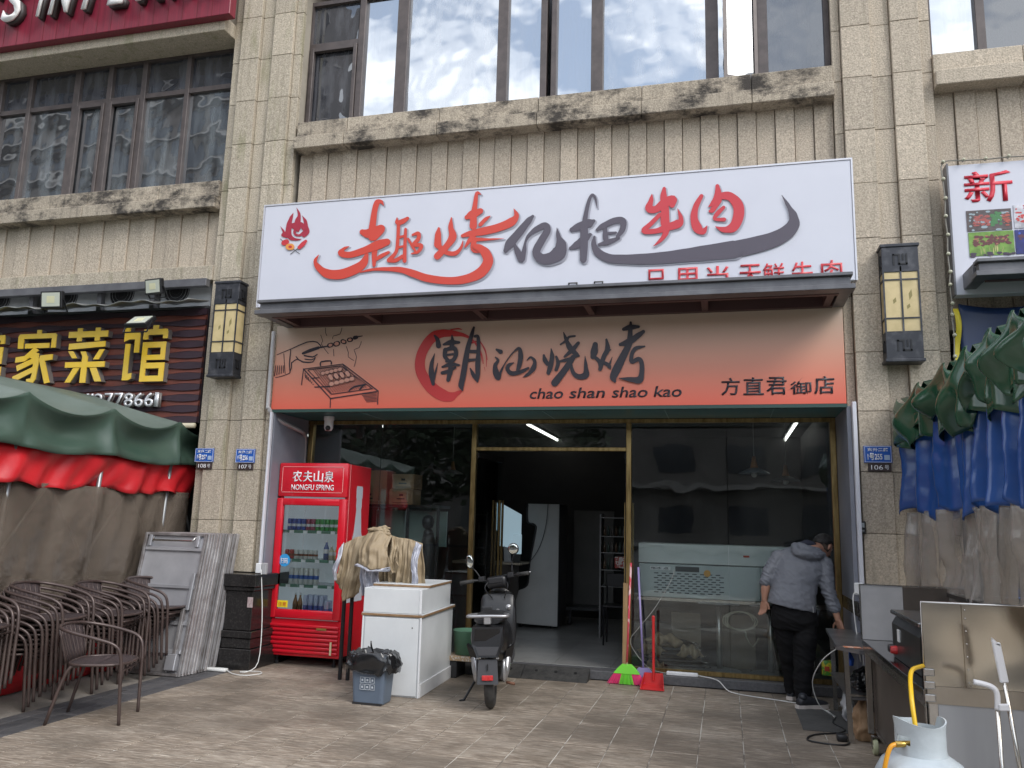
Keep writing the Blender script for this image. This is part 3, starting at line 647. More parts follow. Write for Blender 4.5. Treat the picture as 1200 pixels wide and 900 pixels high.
cc = '只用当天鲜牛肉'; xs = [(-.69, -.50), (-.42, -.21), (-.13, .07), (.16, .36), (.37, .56), (.62, .80), (.87, 1.05)]
for ch, (a, b_) in zip(cc, xs): text('small_character', ch, a, b_, 3.715, 3.905, YW-.006, REDD, WS, .001, .010)
for x in (-1.45, -1.20): text('small_character', '只' , x, x+.12, 3.72, 3.815, YW-.006, BLK, WS, .001, .01)

# ================================================================== GREY CANOPY
def canopy(name, label, x0, x1, yf, zt, chx=0., beams=(), yb=7.66, zb=None):
    t = T(name, label, 'canopy', ((x0+x1)/2, yf, zt))
    def ring(y, z0, z1, d): return [(x0-d, y, z0), (x1+d, y, z0)]
    q = MB(); q.box(x0, x1, yf-.02, yf+.10, zt-.03, zt, .004); q.box(x0+.02, x1-.02, yf+.015, yf+.09, zt-.105, zt-.031); q.box(x0-.015, x1+.015, yf-.03, yf+.12, zt-.15, zt-.106, .004)
    q.build('front_fascia', GREYALU, t)
    for a, b_ in ((x0, x0+.10), (x1-.10, x1)): MB().box(a, b_, yf+.121, yb, zt-.145, zt-.005, .004).build('side_fascia', GREYALU, t)
    MB().box(x0+.10, x1-.10, yf+.12, yb, zt-.03, zt-.006).build('top_sheet', mat('near_black_sheet', (.035, .032, .032), .7), t)  # near-black sheet, darker than the grey fascias around it
    for x in beams: MB().box(x-.03, x+.03, yf+.12, yb, zt-.145, zt-.03).build('beam', MAROON, t)
    MB().box(x0+.10, x1-.10, yb-.06, yb, zt-.15, zt-.031).build('rear_beam', MAROON, t); MB().box(x0+.10, x1-.10, yf+.121, yf+.17, zt-.155, zt-.12).build('front_beam', MAROON, t)
    return t
canopy('canopy', 'long dark grey metal canopy between the white and the orange sign', -4.56, 1.075, 7.10, 3.665, beams=(-4.4, -3.46, -2.31, -1.22, -.15, .92), yb=7.70)
tc_ = canopy('canopy', 'dark grey metal canopy with a cut corner under the kebab photo sign', 2.03, 4.4, 7.15, 3.74, beams=(2.6, 3.2), yb=7.75)

# ================================================================== ORANGE SIGN
YO = 7.70
OS = T('signboard', 'long orange sign with black brush lettering and a drawn grill', 'sign', (-1.8, YO, 2.64))
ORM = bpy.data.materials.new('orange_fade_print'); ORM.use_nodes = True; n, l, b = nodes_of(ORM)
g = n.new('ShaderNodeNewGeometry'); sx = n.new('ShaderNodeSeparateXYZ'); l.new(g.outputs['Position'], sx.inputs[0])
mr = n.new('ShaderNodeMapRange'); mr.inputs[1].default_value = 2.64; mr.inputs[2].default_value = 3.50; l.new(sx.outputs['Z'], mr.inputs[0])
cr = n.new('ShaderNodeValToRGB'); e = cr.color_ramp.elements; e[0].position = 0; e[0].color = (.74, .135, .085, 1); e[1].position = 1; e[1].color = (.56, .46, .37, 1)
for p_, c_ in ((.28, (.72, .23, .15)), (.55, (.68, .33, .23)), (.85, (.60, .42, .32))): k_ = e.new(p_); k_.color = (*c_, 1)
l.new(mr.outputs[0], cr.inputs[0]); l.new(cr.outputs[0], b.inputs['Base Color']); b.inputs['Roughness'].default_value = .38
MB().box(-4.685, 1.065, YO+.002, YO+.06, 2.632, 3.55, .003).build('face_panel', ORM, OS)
MB().box(-4.69, 1.07, YO-.006, YO+.062, 2.60, 2.6315).build('bottom_trim', mat('dark_green_trim', (.03, .07, .06), .4), OS)
E0, F0, G0 = (470, 360), (640, 360), (300, 350)
INK = mat('print_ink', (.028, .022, .032), .4); SEAL = mat('print_seal_red', (.52, .035, .035), .4)
circ = [[(428,588,5),(395,606,16),(345,630,34),(285,615,42),(220,570,42),(165,505,38),(135,430,36),(142,340,34),(185,255,34),(235,205,34),(290,186,28),(350,180,18),(420,188,9),(480,212,6),(530,262,6),(565,330,6),(580,400,3)],
 [(350,158,4),(400,152,5),(430,158,2)], [(300,200,10),(380,198,8),(440,204,5),(500,232,4),(545,290,4)], [(555,240,4),(590,300,5),(606,370,3)], [(568,262,3),(598,330,4),(600,420,2)], [(500,250,7),(530,240,5)], [(120,340,4),(140,280,4),(175,225,5)], [(585,420,2),(592,450,1)], [(380,625,12),(415,596,8)]]
brush(circ, E0, 6, YO-.0012).build('ink_ring', SEAL, OS, fix=False)
chao = [[(236,200,7),(256,228,14),(264,272,18)], [(237,325,2),(215,400,14),(214,465,20),(226,540,12)], [(258,392,2),(243,455,7),(226,512,12)],
 [(358,198,5),(362,250,15),(352,290,14)], [(300,262,8),(350,248,18),(408,248,9)], [(312,300,16),(308,345,14),(330,372,12)], [(312,300,12),(372,288,16),(388,330,14),(366,372,14),(320,380,10)], [(325,335,8),(370,330,8)], [(292,420,8),(350,402,16),(408,408,8)], [(290,462,12),(335,450,14),(382,425,8)], [(350,385,14),(346,450,18),(332,512,14)],
 [(512,143,8),(494,205,14),(470,290,17),(452,390,20),(436,490,20),(424,550,20),(434,586,5)], [(520,205,10),(542,212,12),(545,300,14),(540,400,18),(540,470,16),(540,525,5)], [(538,525,6),(510,478,14),(488,432,5)], [(470,312,12),(540,312,12)], [(460,375,12),(535,368,8)]]
shan = [[(672,298,8),(700,314,16)], [(664,352,5),(682,375,10),(662,410,14),(668,460,22),(684,500,16),(704,450,8),(735,390,4),(790,318,5),(832,292,12),(842,350,18),(832,410,16),(822,442,12)], [(790,392,5),(756,410,14),(750,440,14),(780,466,16),(840,456,14),(895,428,8)], [(884,375,3),(912,352,8),(940,382,12),(930,430,18),(895,470,12),(856,494,2)]]
shao = [[(1055,293,4),(1062,350,16),(1050,420,18),(1036,462,14)], [(1004,338,8),(1012,372,16),(1030,400,14)], [(1092,348,8),(1104,395,14),(1090,440,12)],
 [(1143,178,4),(1160,225,12),(1188,285,20),(1232,330,16),(1250,342,8)], [(1222,203,7),(1180,210,8),(1166,232,9),(1122,262,6)], [(1246,252,12),(1205,300,16),(1150,348,8)], [(1102,384,6),(1165,370,12),(1240,342,10)], [(1210,352,18),(1160,430,22),(1082,532,26)], [(1196,400,8),(1208,455,14),(1245,488,18),(1298,478,24),(1300,420,14),(1294,342,2)]]
kao2 = [[(345,262,18),(338,315,26),(328,350,16)], [(335,345,12),(375,385,14),(380,440,10)], [(424,228,8),(432,295,18),(404,352,16),(380,436,14)], [(440,300,14),(455,300,4)], [(390,380,12),(440,410,14),(450,432,6)], [(440,420,10),(465,350,2)],
 [(595,108,8),(592,165,16),(588,240,20)], [(545,155,12),(592,142,20),(650,138,10)], [(522,262,12),(580,245,24),(640,205,20),(684,172,12)], [(588,255,20),(540,350,26),(500,430,30),(474,490,26),(484,522,10)], [(692,276,6),(630,290,14),(604,330,14),(602,385,14),(650,365,16),(672,395,16),(672,470,18),(655,512,26),(605,510,18),(512,500,3)]]
for s_t, org, lb in ((chao, E0, 'first black brush character inside the red ring'), (shan, E0, 'second black brush character'), (shao, E0, 'third black brush character'), (kao2, F0, 'fourth black brush character')):
    ink('brush_character', s_t, org, YO-.001 if s_t is not kao2 else YO-.001, INK, lb, OS, False)
for wd_, a, b_, zt_ in (('chao', 621, 660, 2.815), ('shan', 667, 709, 2.816), ('shao', 717, 759, 2.817), ('kao', 766, 799, 2.818)): text('pinyin_word', wd_, at(a, 462, YO).x, at(b_, 462, YO).x, zt_-.105, zt_, YO-.003, INK, OS, .001, .012, .18)
for ch, (a, b_) in zip('方直君御店', ((845, 867), (871, 895), (898, 922), (926, 951), (954, 978))):
    pa, pb = at(a, 453, YO), at(b_, 453, YO); text('shop_name_character', ch, pa.x, pb.x, 2.72, 2.885, YO-.003, INK, OS, .001, .012)
# line drawing: a hand with a skewer over a charcoal grill
dr = [[(145,395,2),(250,352,3),(360,305,4),(430,306,4),(462,345,4)], [(135,555,2),(235,525,3),(250,450,4)], [(245,355,3),(235,460,4),(240,520,3)], [(195,385,2),(205,528,2)], [(252,450,3),(290,425,4),(330,445,5),(400,445,4),(415,410,3)], [(330,385,8),(380,365,12),(440,345,10)], [(340,400,5),(400,410,5),(430,392,4)], [(345,425,4),(390,430,4),(420,415,3)], [(280,405,3),(300,430,4)],
 [(440,345,6),(500,335,5)], [(515,330,16),(530,325,16)], [(560,320,18),(575,315,18)], [(610,300,16),(622,305,16)], [(655,290,16),(668,288,16)], [(695,275,14),(708,272,12)], [(715,268,5),(750,262,3)],
 [(455,255,2),(470,300,2),(460,320,2),(510,388,2)], [(490,205,2),(490,240,2),(500,262,2)], [(605,205,2),(590,250,2),(545,262,2),(540,285,2)], [(635,335,2),(650,380,2),(650,410,2),(690,436,2)], [(742,300,2),(725,345,2),(690,360,2),(708,410,2),(690,480,2)], [(545,355,2),(548,405,2)],
 [(335,495,3),(610,460,3)], [(610,460,4),(860,650,4)], [(335,495,4),(525,702,4)], [(525,702,4),(860,650,3)], [(335,495,3),(320,608,3)], [(525,702,3),(522,768,3)], [(860,650,3),(855,745,3)], [(370,500,3),(600,472,3)], [(600,472,3),(820,635,3)], [(365,502,3),(530,672,3)], [(530,672,3),(820,632,3)], [(455,470,5),(458,445,5),(525,438,5),(530,460,5)], [(655,650,5),(690,620,6),(770,605,5)], [(760,605,6),(730,640,5)], [(390,560,4),(450,555,3)], [(415,622,4),(520,618,4)]]
for k in range(16): dr.append([(400+14*k, 494-1.8*k, 2.2), (530+16.5*k, 664-2.4*k, 2.2)])
for k in range(7): dr.append([(740+6*k, 672+9*k, 2), (850, 662+10*k, 2)])
for k in range(6): dr.append([(345+12*k, 520+16*k, 3), (350+10*k, 560+9*k, 3)])
for k in range(5): dr.append([(130+16*k, 545-6*k, 2.5), (140+14*k, 470, 2.5)])
brush(dr, G0, 6, YO-.003, sm=2, step=.0001).build('grill_drawing', INK, OS, fix=False)
MEAT = mat('print_peach', (.60, .30, .22), .4)
mt = [[(468+30*k, 525-7*k, 13), (472+30*k, 524-7*k, 13)] for k in range(5)]+[[(520+40*k, 545-8*k, 14), (530+40*k, 560-8*k, 13)] for k in range(4)]+[[(528+36*k, 600-9*k, 15), (534+36*k, 599-9*k, 15)] for k in range(5)]+[[(520,328,10),(527,326,10)],[(564,318,12),(571,316,12)],[(612,302,9),(620,304,9)],[(658,290,9),(664,289,9)]]
tag(brush(sh(mt, 0, 4), G0, 6, YO-.0075, step=.0001).build('grill_meat_outline', INK, OS, fix=False), kind='stuff'); tag(brush(mt, G0, 6, YO-.0125, step=.0001).build('grill_meat_print', MEAT, OS, fix=False), kind='stuff')

# ================================================================== WALL LANTERNS
PAPER = mat('cream_lantern_glass', (.62, .50, .27), .45, 0, (.50, .40, .20), 7)
LBLK = mat('dark_lantern_metal', (.035, .037, .045), .42, .3, (.09, .09, .10), 9, 5, .5, .7)
def lantern(x, yw, zb, label):
    t = T('wall_lantern', label, 'lantern', (x, yw, zb), group='pair of lanterns on the pillars', wd=False)
    w_, h_ = .150, 1.07; sy_ = .56
    MB().box(-w_-.012, w_+.012, -.30, .0, 0, .03, .006).build('base_plate', LBLK, t); MB().box(-w_-.012, w_+.012, -.30, 0, h_-.03, h_, .006).build('cap_plate', LBLK, t)
    for z0, z1 in ((.03, .26), (h_-.26, h_-.03)): MB().box(-w_, w_, -.285, -.002, z0, z1, .004).build('end_box', LBLK, t)
    for (a, b_, z0, z1) in [(s, e, z0, z1) for s, e in ((-w_+.012, -.006), (.006, w_-.012)) for z0, z1 in ((.275, .385), (.395, .735), (.745, .85))]:
        MB().box(a, b_, -.272, -.262, z0, z1).build('pane', PAPER, t)
    for sx_ in (-1, 1):
        for z0, z1 in ((.275, .385), (.395, .735), (.745, .85)): MB().box(sx_*(w_-.012)-.004, sx_*(w_-.012)+.004, -.26, -.02, z0, z1).build('pane', PAPER, t)
    MB().box(-w_+.03, w_-.03, -.25, -.02, .261, .859).build('light_box', mat('cream_diffuser', (.5, .45, .33), .6), t)
    q = MB()
    for a in (-w_, w_-.014): q.box(a, a+.014, -.287, -.273, .26, .86); q.box(a, a+.014, -.02, 0, .26, .86)
    q.box(-.007, .007, -.285, -.272, .26, .86)
    for z in (.26, .385, .735, .85): q.box(-w_+.014, w_-.014, -.284, -.273, z, z+.012); q.box(-w_, -w_+.014, -.272, -.021, z, z+.012); q.box(w_-.014, w_, -.272, -.021, z, z+.012)
    q.build('frame_bars', LBLK, t)
    for z in (.145, h_-.145):                     # raised fret on both end boxes, front and sides
        q = MB()
        for (a, b_, c, d) in ((-.06, -.045, -.05, .05), (-.06, 0, .035, .05), (-.015, 0, -.05, .035), (-.015, .06, -.05, -.035), (.045, .06, -.05, .05), (.018, .03, -.01, .05)):
            q.box(a, b_, -.294, -.285, z+c, z+d)
        q.build('fret_ornament', BLACKM, t)
        for sg in (-1, 1):
            q = MB()
            for (a, b_, c, d) in ((-.06, -.045, -.05, .05), (-.06, 0, .035, .05), (-.015, 0, -.05, .035), (-.015, .06, -.05, -.035), (.045, .06, -.05, .05)): q.box(min(sg*w_, sg*(w_+.008)), max(sg*w_, sg*(w_+.008)), -.15+a, -.15+b_, z+c, z+d)
            q.build('fret_ornament', BLACKM, t)
    q = MB()
    for (x_, z_, h2) in ((-.07, .52, .06), (.06, .55, .10), (.04, .47, .05)): q.add([(x_, -.2735, z_), (x_+.025, -.2735, z_+h2*.4), (x_+.02, -.2735, z_+h2), (x_-.004, -.2735, z_+h2*.6)], [(0, 1, 2, 3)])
    q.build('leaf_print', mat('olive_print', (.25, .21, .08), .6), t)
    for ch in t.children:
        for v in ch.data.vertices: v.co.y *= sy_
    return t
lantern(-5.235, 7.70, 2.97, 'dark wall lantern with cream panes on the left pillar'); lantern(1.535, 7.70, 2.97, 'dark wall lantern with cream panes on the right pillar')

# ================================================================== ADDRESS PLATES
BLUEP = mat('blue_enamel', (.018, .10, .42), .3); BRN = mat('brown_plate', (.045, .03, .028), .4); WTX = mat('white_lettering', (.75, .76, .78), .5)
def plate(x, z, no, lower, lab):
    t = T('address_plate', lab, 'plate', (x, 7.695, z), group='blue address plates')
    MB().box(x-.115, x+.115, 7.684, 7.698, z, z+.148, .003).build('blue_plate', BLUEP, t)
    q = MB()
    for a, b_, c, d in ((-.108, .108, .14, .143), (-.108, .108, .005, .008), (-.108, -.105, .008, .14), (.105, .108, .008, .14)): q.box(x+a, x+b_, 7.682, 7.685, z+c, z+d)
    q.build('white_rim', WTX, t)
    text('street_name', '东升二路', x-.085, x+.088, z+.098, z+.13, 7.682, WTX, t, .001, .02)
    text('house_number', '1号'+no, x-.085, x+.035, z+.022, z+.085, 7.682, WTX, t, .001, .03)
    MB().box(x+.05, x+.095, 7.681, 7.685, z+.025, z+.068).build('pale_square', mat('pale_blue', (.35, .45, .6), .5), t)
    MB().box(x-.085, x+.105, 7.686, 7.698, z-.075, z-.006, .003).build('brown_plate', BRN, t)
    text('unit_number', lower, x-.06, x+.035, z-.06, z-.02, 7.684, WTX, t, .001, .0); text('unit_mark', '号', x+.05, x+.085, z-.06, z-.02, 7.684, WTX, t, .001, .0)
plate(-5.44, 2.065, '257', '108', 'blue address plate numbered 257 at the left edge of the left pillar'); plate(-4.94, 2.06, '256', '107', 'blue address plate numbered 256 on the left pillar beside the shop'); plate(1.30, 2.105, '255', '106', 'blue address plate numbered 255 on the right pillar')
# intercom, camera, drain pipe, socket boxes
t = T('intercom', 'small black keypad box on the right pillar', 'intercom', (1.14, 7.69, 1.49)); MB().box(1.105, 1.172, 7.66, 7.698, 1.49, 1.60, .006).build('case', BLACKM, t); MB().box(1.118, 1.16, 7.656, 7.66, 1.545, 1.585).build('display', mat('grey_display', (.3, .33, .34), .3), t)
for k in range(3): MB().box(1.12+.014*k, 1.129+.014*k, 7.656, 7.66, 1.51, 1.525).build('button', MATS['grey_display'], t)
t = T('security_camera', 'white dome camera under the teal soffit', 'camera', (-4.20, 8.1, 2.45)); MB().lathe((-4.20, 8.1, 2.44), [(0, .005), (.035, .01), (.05, .04), (.05, .12), (.058, .13), (.058, .165), (0, .165)], 18).build('housing', WHITE, t, 'auto'); MB().ball((-4.19, 8.065, 2.475), .03, 12).build('lens', BLACKP, t, True)
q = MB().tube([(-4.70, 7.665, 3.48), (-4.70, 7.665, 2.72), (-4.69, 7.67, 2.64), (-4.66, 7.80, 2.54), (-4.60, 8.2, 2.46), (-4.64, 8.36, 2.44), (-4.66, 8.42, 2.36), (-4.66, 8.43, 2.0), (-4.66, 8.43, .15)], .022, 12, sm=4)
one('drain_pipe', 'pale grey drain pipe beside the orange sign bending under the soffit', 'pipe', q, mat('pale_pipe', (.45, .44, .44), .4), True)
t = T('socket_box', 'white socket box above the black plinth left of the fridge', 'socket', (-4.62, 7.6, .93)); MB().box(-4.66, -4.60, 7.60, 7.64, .93, 1.03, .005).build('case', WHITE, t); MB().box(-4.595, -4.54, 7.60, 7.64, .92, 1.035, .005).build('meter', mat('grey_case', (.35, .35, .36), .5), t)
t = T('socket_box', 'white wall socket with a plugged cable beside the right plinth', 'socket', (1.08, 7.62, .95)); MB().box(1.05, 1.12, 7.60, 7.635, .98, 1.08, .006).build('case', WHITE, t)
# ================================================================== LEFT RESTAURANT SIGN
t = T('signboard', 'wavy dark wood sign with big yellow raised characters and a phone number', 'sign', (-7.6, 7.7, 2.5))
MB().box(-9.75, -5.60, 7.76, 7.80, 2.50, 3.80).build('backing_panel', mat('sign_backing', (.02, .015, .02), .7), t)
WR = mat('red_brown_slat', (.155, .045, .032), .38, 0, (.10, .03, .022), 7, stretch=(1, 5, 12)); WD = mat('dark_plum_slat', (.042, .022, .032), .38, 0, (.026, .015, .022), 7, stretch=(1, 5, 12))
zz = 2.505; k = 0
while zz < 3.78:
    q = MB(); ph = 0 if k % 2 else math.pi; hh = .056 if k % 2 else .066; nn = 46; yk = 7.735 if k % 2 else 7.728; vs = []
    for i in range(nn+1):
        x = -9.7+4.095*i/nn; w1 = .011*math.sin(x*9.5+ph); vs += [(x, yk-.012, zz+w1-.004), (x, yk, zz+hh-w1*1.0+.004), (x, 7.76, zz+hh), (x, 7.76, zz)]
    q.add(vs, [(4*i+a, 4*i+b_, 4*i+4+b_, 4*i+4+a) for i in range(nn) for a, b_ in ((0, 1), (1, 2), (2, 3), (3, 0))]+[(3, 2, 1, 0), (4*nn, 4*nn+1, 4*nn+2, 4*nn+3)])
    q.build('slat', WR if k % 2 else WD, t); zz += hh; k += 1
YEL = mat('yellow_letter_face', (.78, .50, .025), .35, 0, (.74, .52, .10), 2.5); YSD = mat('letter_side', (.15, .13, .12), .45)
# three block characters drawn stroke by stroke, in a 100 x 100 square
def P_(*r): return r
chars = {
 'home': [[(50,100),(61,100),(61,93),(50,93)], [(8,93),(97,93),(100,90),(100,66),(89,66),(89,84),(19,84),(19,66),(6,66),(4,88)], [(24,75),(84,75),(84,66),(24,66)], [(48,68),(60,62),(28,42),(4,40),(4,50),(26,52)], [(44,60),(62,56),(58,44),(40,48)], [(8,34),(62,52),(62,42),(12,24)], [(2,14),(58,34),(58,24),(4,3)], [(50,50),(64,46),(60,8),(54,0),(38,0),(38,9),(48,10),(50,16)], [(66,52),(96,54),(96,44),(78,42),(96,2),(84,0),(64,44)]],
 'dish': [[(0,94),(100,94),(100,83),(0,83)], [(22,100),(34,100),(34,76),(22,76)], [(68,100),(80,100),(80,76),(68,76)], [(4,72),(96,75),(96,65),(4,61)], [(4,58),(16,58),(28,45),(16,45)], [(36,57),(48,57),(56,45),(44,45)], [(84,60),(96,60),(84,42),(70,42)], [(0,38),(100,38),(100,28),(0,28)], [(42,48),(56,48),(56,0),(42,0)], [(22,27),(38,27),(18,1),(4,1)], [(64,27),(80,27),(96,2),(80,2)]],
 'hall': [[(2,98),(14,100),(14,88),(36,88),(38,84),(38,52),(27,52),(27,76),(14,76),(2,72)], [(6,68),(17,68),(17,14),(26,16),(26,6),(20,3),(6,3)], [(66,100),(78,100),(78,93),(66,93)], [(46,93),(98,93),(100,88),(100,76),(90,76),(90,83),(56,83),(56,75),(45,75)], [(46,70),(57,70),(57,0),(46,0)], [(57,70),(98,70),(98,60),(57,60)], [(88,60),(98,60),(98,47),(88,47)], [(57,47),(98,47),(98,38),(57,38)], [(57,33),(99,33),(99,23),(57,23)], [(88,23),(99,23),(99,10),(88,10)], [(57,10),(99,10),(99,0),(57,0)]]}
def block(nm, lab, x0, x1, z0, z1):
    q = MB(); s = MB()
    for kk, poly in enumerate(chars[nm]):
        pp = [(x0+(x1-x0)*a/100, z0+(z1-z0)*b_/100) for a, b_ in poly]
        q.prism([(a, 7.645-.0004*kk, b_) for a, b_ in pp], (0, .012, 0)); s.prism([(a, 7.658+.0003*kk, b_) for a, b_ in pp], (0, .066, 0))
    o = q.build('raised_character', YEL, t); o['label'] = lab; s.build('character_side', YSD, o)
block('home', 'yellow raised character with a roof stroke', -8.10, -7.53, 2.955, 3.60); block('dish', 'yellow raised character with a grass top', -7.36, -6.82, 2.955, 3.60); block('hall', 'yellow raised character at the right end', -6.60, -6.02, 2.955, 3.60)
block('hall', 'part of a yellow raised character at the photo edge', -8.86, -8.27, 2.96, 3.60)
SIL = mat('silver_letter', (.62, .62, .64), .3, .5)
xx = -7.66
for ch, wd in zip('订餐电话:2778661', (.17, .17, .17, .17, .04, .125, .125, .125, .125, .125, .125, .06)):
    text('phone_character', ch, xx, xx+wd-.015, 2.67, 2.83, 7.66, SIL, t, .02, .006); text('phone_character_side', ch, xx+.004, xx+wd-.013, 2.67, 2.83, 7.70, YSD, t, .018, .006); xx += wd+.008
one('rail', 'beige rail under the wavy dark wood sign', 'rail', MB().tube([(-9.7, 7.70, 2.465), (-5.6, 7.70, 2.465)], .028, 10), mat('beige_rail', (.50, .45, .33), .5), True)
# awning with a scalloped edge, AC units behind it
q = MB()
def aw(u, v):
    x = -9.7+4.10*u; return (x, 7.38+.37*v, 3.80+.08*v+(.012*math.sin(u*82)+.016*math.sin(u*31+1))*(1-v*.5))
q.grid(aw, 90, 5)
o = one('awning', 'shallow grey metal awning with a scalloped edge above the wavy wood sign', 'awning', q, mat('dull_awning', (.30, .30, .29), .35, .5, (.2, .2, .19), 4), True, thick=.008)
q = MB().box(-9.74, -5.60, 7.66, 7.74, 4.04, 4.13, .004); one('beam', 'dark grey steel beam above the air conditioners', 'beam', q, GREYALU)
one('shelf', 'dark ledge that carries the row of air conditioners', 'shelf', MB().box(-9.74, -5.60, 7.74, 8.38, 3.80, 3.83), mat('dark_shelf', (.06, .06, .065), .6))
ACW = mat('ac_casing', (.42, .43, .44), .45, 0, (.33, .34, .35), 4)
acl = ['air conditioner outdoor unit at the left photo edge above the wavy wood sign', 'second air conditioner outdoor unit from the left above the sign', 'air conditioner outdoor unit behind the right floodlight', 'rightmost air conditioner outdoor unit beside the left pillar']
for (x, w_), lb in zip(((-8.55, .75), (-7.55, .75), (-6.75, .72), (-6.0, .68)), acl):
    a = T('air_conditioner', lb, 'air conditioner', (x, 7.98, 3.83), group='air conditioners above the wavy sign')
    MB().box(x-w_/2, x+w_/2, 7.86, 8.16, 3.835, 4.30, .012).build('casing', ACW, a, 'auto')
    q = MB().lathe((x-.12, 7.857, 4.06), [(.17, 0), (.17, .008), (.0, .012)], 24, Matrix.Rotation(R(90), 4, 'X')); q.build('fan_hole', BLACKM, a)
    q = MB()
    for r_ in (.05, .09, .13, .165): q.tube([(x-.12+r_*math.cos(u), 7.85, 4.06+r_*math.sin(u)) for u in [2*math.pi*i/20 for i in range(21)]], .004, 4)
    q.build('fan_grille', ACW, a); MB().box(x+w_/2-.16, x+w_/2-.06, 7.855, 7.859, 4.1, 4.13).build('badge', BLACKM, a)
for k, x in enumerate((-8.08, -7.1, -6.37)):
    one('bracket', ('steel post between the two left air conditioners', 'steel post between the middle air conditioners', 'steel post left of the rightmost air conditioner')[k], 'post', MB().box(x-.03, x+.03, 7.76, 7.82, 3.84, 4.12), GREYALU, group='posts between the air conditioners')
LED = mat('led_panel', (.50, .52, .44), .25)
def flood(x, y, z, s, tilt, yaw, lab):
    f = T('floodlight', lab, 'floodlight', (x, y, z), group='floodlights over the wavy sign', wd=False); f.rotation_euler = (tilt, 0, yaw)
    MB().box(-.14*s, .14*s, 0, .05, -.10*s, .10*s, .006).build('housing', BLACKM, f); MB().box(-.115*s, .115*s, -.004, 0, -.08*s, .08*s).build('lens', LED, f)
    MB().box(-.05*s, .05*s, -.006, -.004, -.04*s, .04*s).build('led_chip', mat('led_chip', (.6, .58, .38), .4), f)
    q = MB(); q.bar((-.14*s-.01, .02, 0), (-.14*s-.01, .08, -.14*s), .012, .012); q.bar((.14*s+.01, .02, 0), (.14*s+.01, .08, -.14*s), .012, .012); q.bar((-.14*s-.01, .08, -.14*s), (.14*s+.01, .08, -.14*s), .012, .012); q.build('bracket', BLACKM, f)
flood(-7.13, 7.10, 3.79, .95, R(8), R(5), 'left square floodlight with pale glass above the awning'); flood(-6.04, 7.35, 3.96, .85, R(10), R(-8), 'right square floodlight above the awning'); flood(-6.17, 7.36, 3.59, 1.0, R(-50), R(0), 'floodlight turned down below the awning')

# ================================================================== LEFT BOOTH OF TARPAULIN
BT = T('tarpaulin_booth', 'market booth walled with green, red and clear plastic tarpaulin beside the left pillar', 'booth', (-6.6, 5, 0))
GRT = mat('dark_green_tarpaulin', (.040, .075, .055), .40, 0, (.055, .092, .070), 1.6, 4, bump=.25, bscale=3, spec=.5)
RDT = mat('red_tarpaulin', (.56, .018, .025), .36, 0, (.42, .015, .02), 2, bump=.35, bscale=5); RPL = clear_plastic('smoky_plastic_sheet', (.20, .165, .135), .50, .16, .8)
PK = [8.30, 7.60, 6.60, 5.58, 4.56, 3.54, 2.5]
def sag(y):     # 0 at a pole, 1 half way between two poles
    for a, b_ in zip(PK, PK[1:]):
        if b_ <= y <= a: return math.sin(math.pi*(a-y)/(a-b_))**.8
    return 0
def fold(y, z, s): return .028*s*math.sin(y*9+z*2)+.02*s*math.sin(y*21+z*5+1)+.03*s*math.sin(y*4.1-z*3)
def swag(u, v):
    y = PK[0]+.0-(PK[0]-PK[-1])*u; s = sag(y); near = (1-s)
    zt = 2.50-.13*s; zb = 2.02+.02*math.sin(y*5)
    x = -5.69-.13*s*math.sin(math.pi*min(1, v*1.2))+.05*(1-s)**2*v*(1-v*.3)+.018*v*math.sin(s*7+y*2)*(1-s)+.015*math.sin(y*14+v*3)*v-.02*near
    return (x, y, zt+(zb-zt)*v)
MB().grid(swag, 220, 14).build('green_valance', GRT, BT, True, .004)
def roof(u, v):
    y = PK[0]-(PK[0]-PK[-1])*u; s = sag(y); zt = 2.50-.13*s; return (-5.70-.02*(1-s)-1.2*v, y, zt+(2.80-zt)*v+(-.05*math.sin(math.pi*v)*s))
MB().grid(roof, 120, 8).build('green_roof', mat('faded_green_tarpaulin', (.13, .16, .14), .5, 0, (.10, .13, .11), 2, bump=.2, bscale=3), BT, True, .004)
def red(u, v):
    y = 8.05-5.5*u; zt = 2.05; zb = 1.715+.02*math.sin(y*6)+.012*math.sin(y*17); return (-5.76+fold(y, v, .8)*(.4+v), y, zt+(zb-zt)*v)
MB().grid(red, 200, 8).build('red_band', RDT, BT, True, .004)
def clr(u, v):
    y = 7.95-5.35*u; return (-5.78+fold(y, v*1.7, .7)*(.5+.6*v), y, 1.74+(.12-1.74)*v)
MB().grid(clr, 160, 20).build('plastic_wall', RPL, BT, True, .002)
def rb(u, v):
    y = 7.45-4.9*u; return (-5.75+.02*math.sin(y*9), y, .30-.29*v)
MB().grid(rb, 100, 3).build('red_skirt', RDT, BT, True, .004)
PG = mat('galvanised_post', (.30, .31, .32), .4, .6)
for y in PK: 
    MB().tube([(-5.86, y, .01), (-5.84, y, 1.0), (-5.76, y, 2.47)], .022, 8).build('post', PG, BT, True)
for a, b_ in zip(PK, PK[1:]):
    for (p, q_) in (((-5.88, a, 1.05), (-5.88, (a+b_)/2, 1.75)), ((-5.88, b_, 1.05), (-5.88, (a+b_)/2, 1.75)), ((-5.88, a, 2.3), (-5.88, b_, 2.3))): MB().tube([p, q_], .012, 6).build('brace', PG, BT, True)
MB().box(-5.93, -5.91, 2.6, 7.6, .02, .88).build('inner_board', mat('dark_board', (.045, .042, .04), .7, 0, (.03, .028, .026), 2), BT)
MB().box(-9.6, -9.55, 2.5, 7.6, 0, 2.8).build('far_wall', DARKIN, BT); MB().box(-9.6, -5.8, 2.45, 2.5, 0, 2.5).build('end_wall', DARKIN, BT)
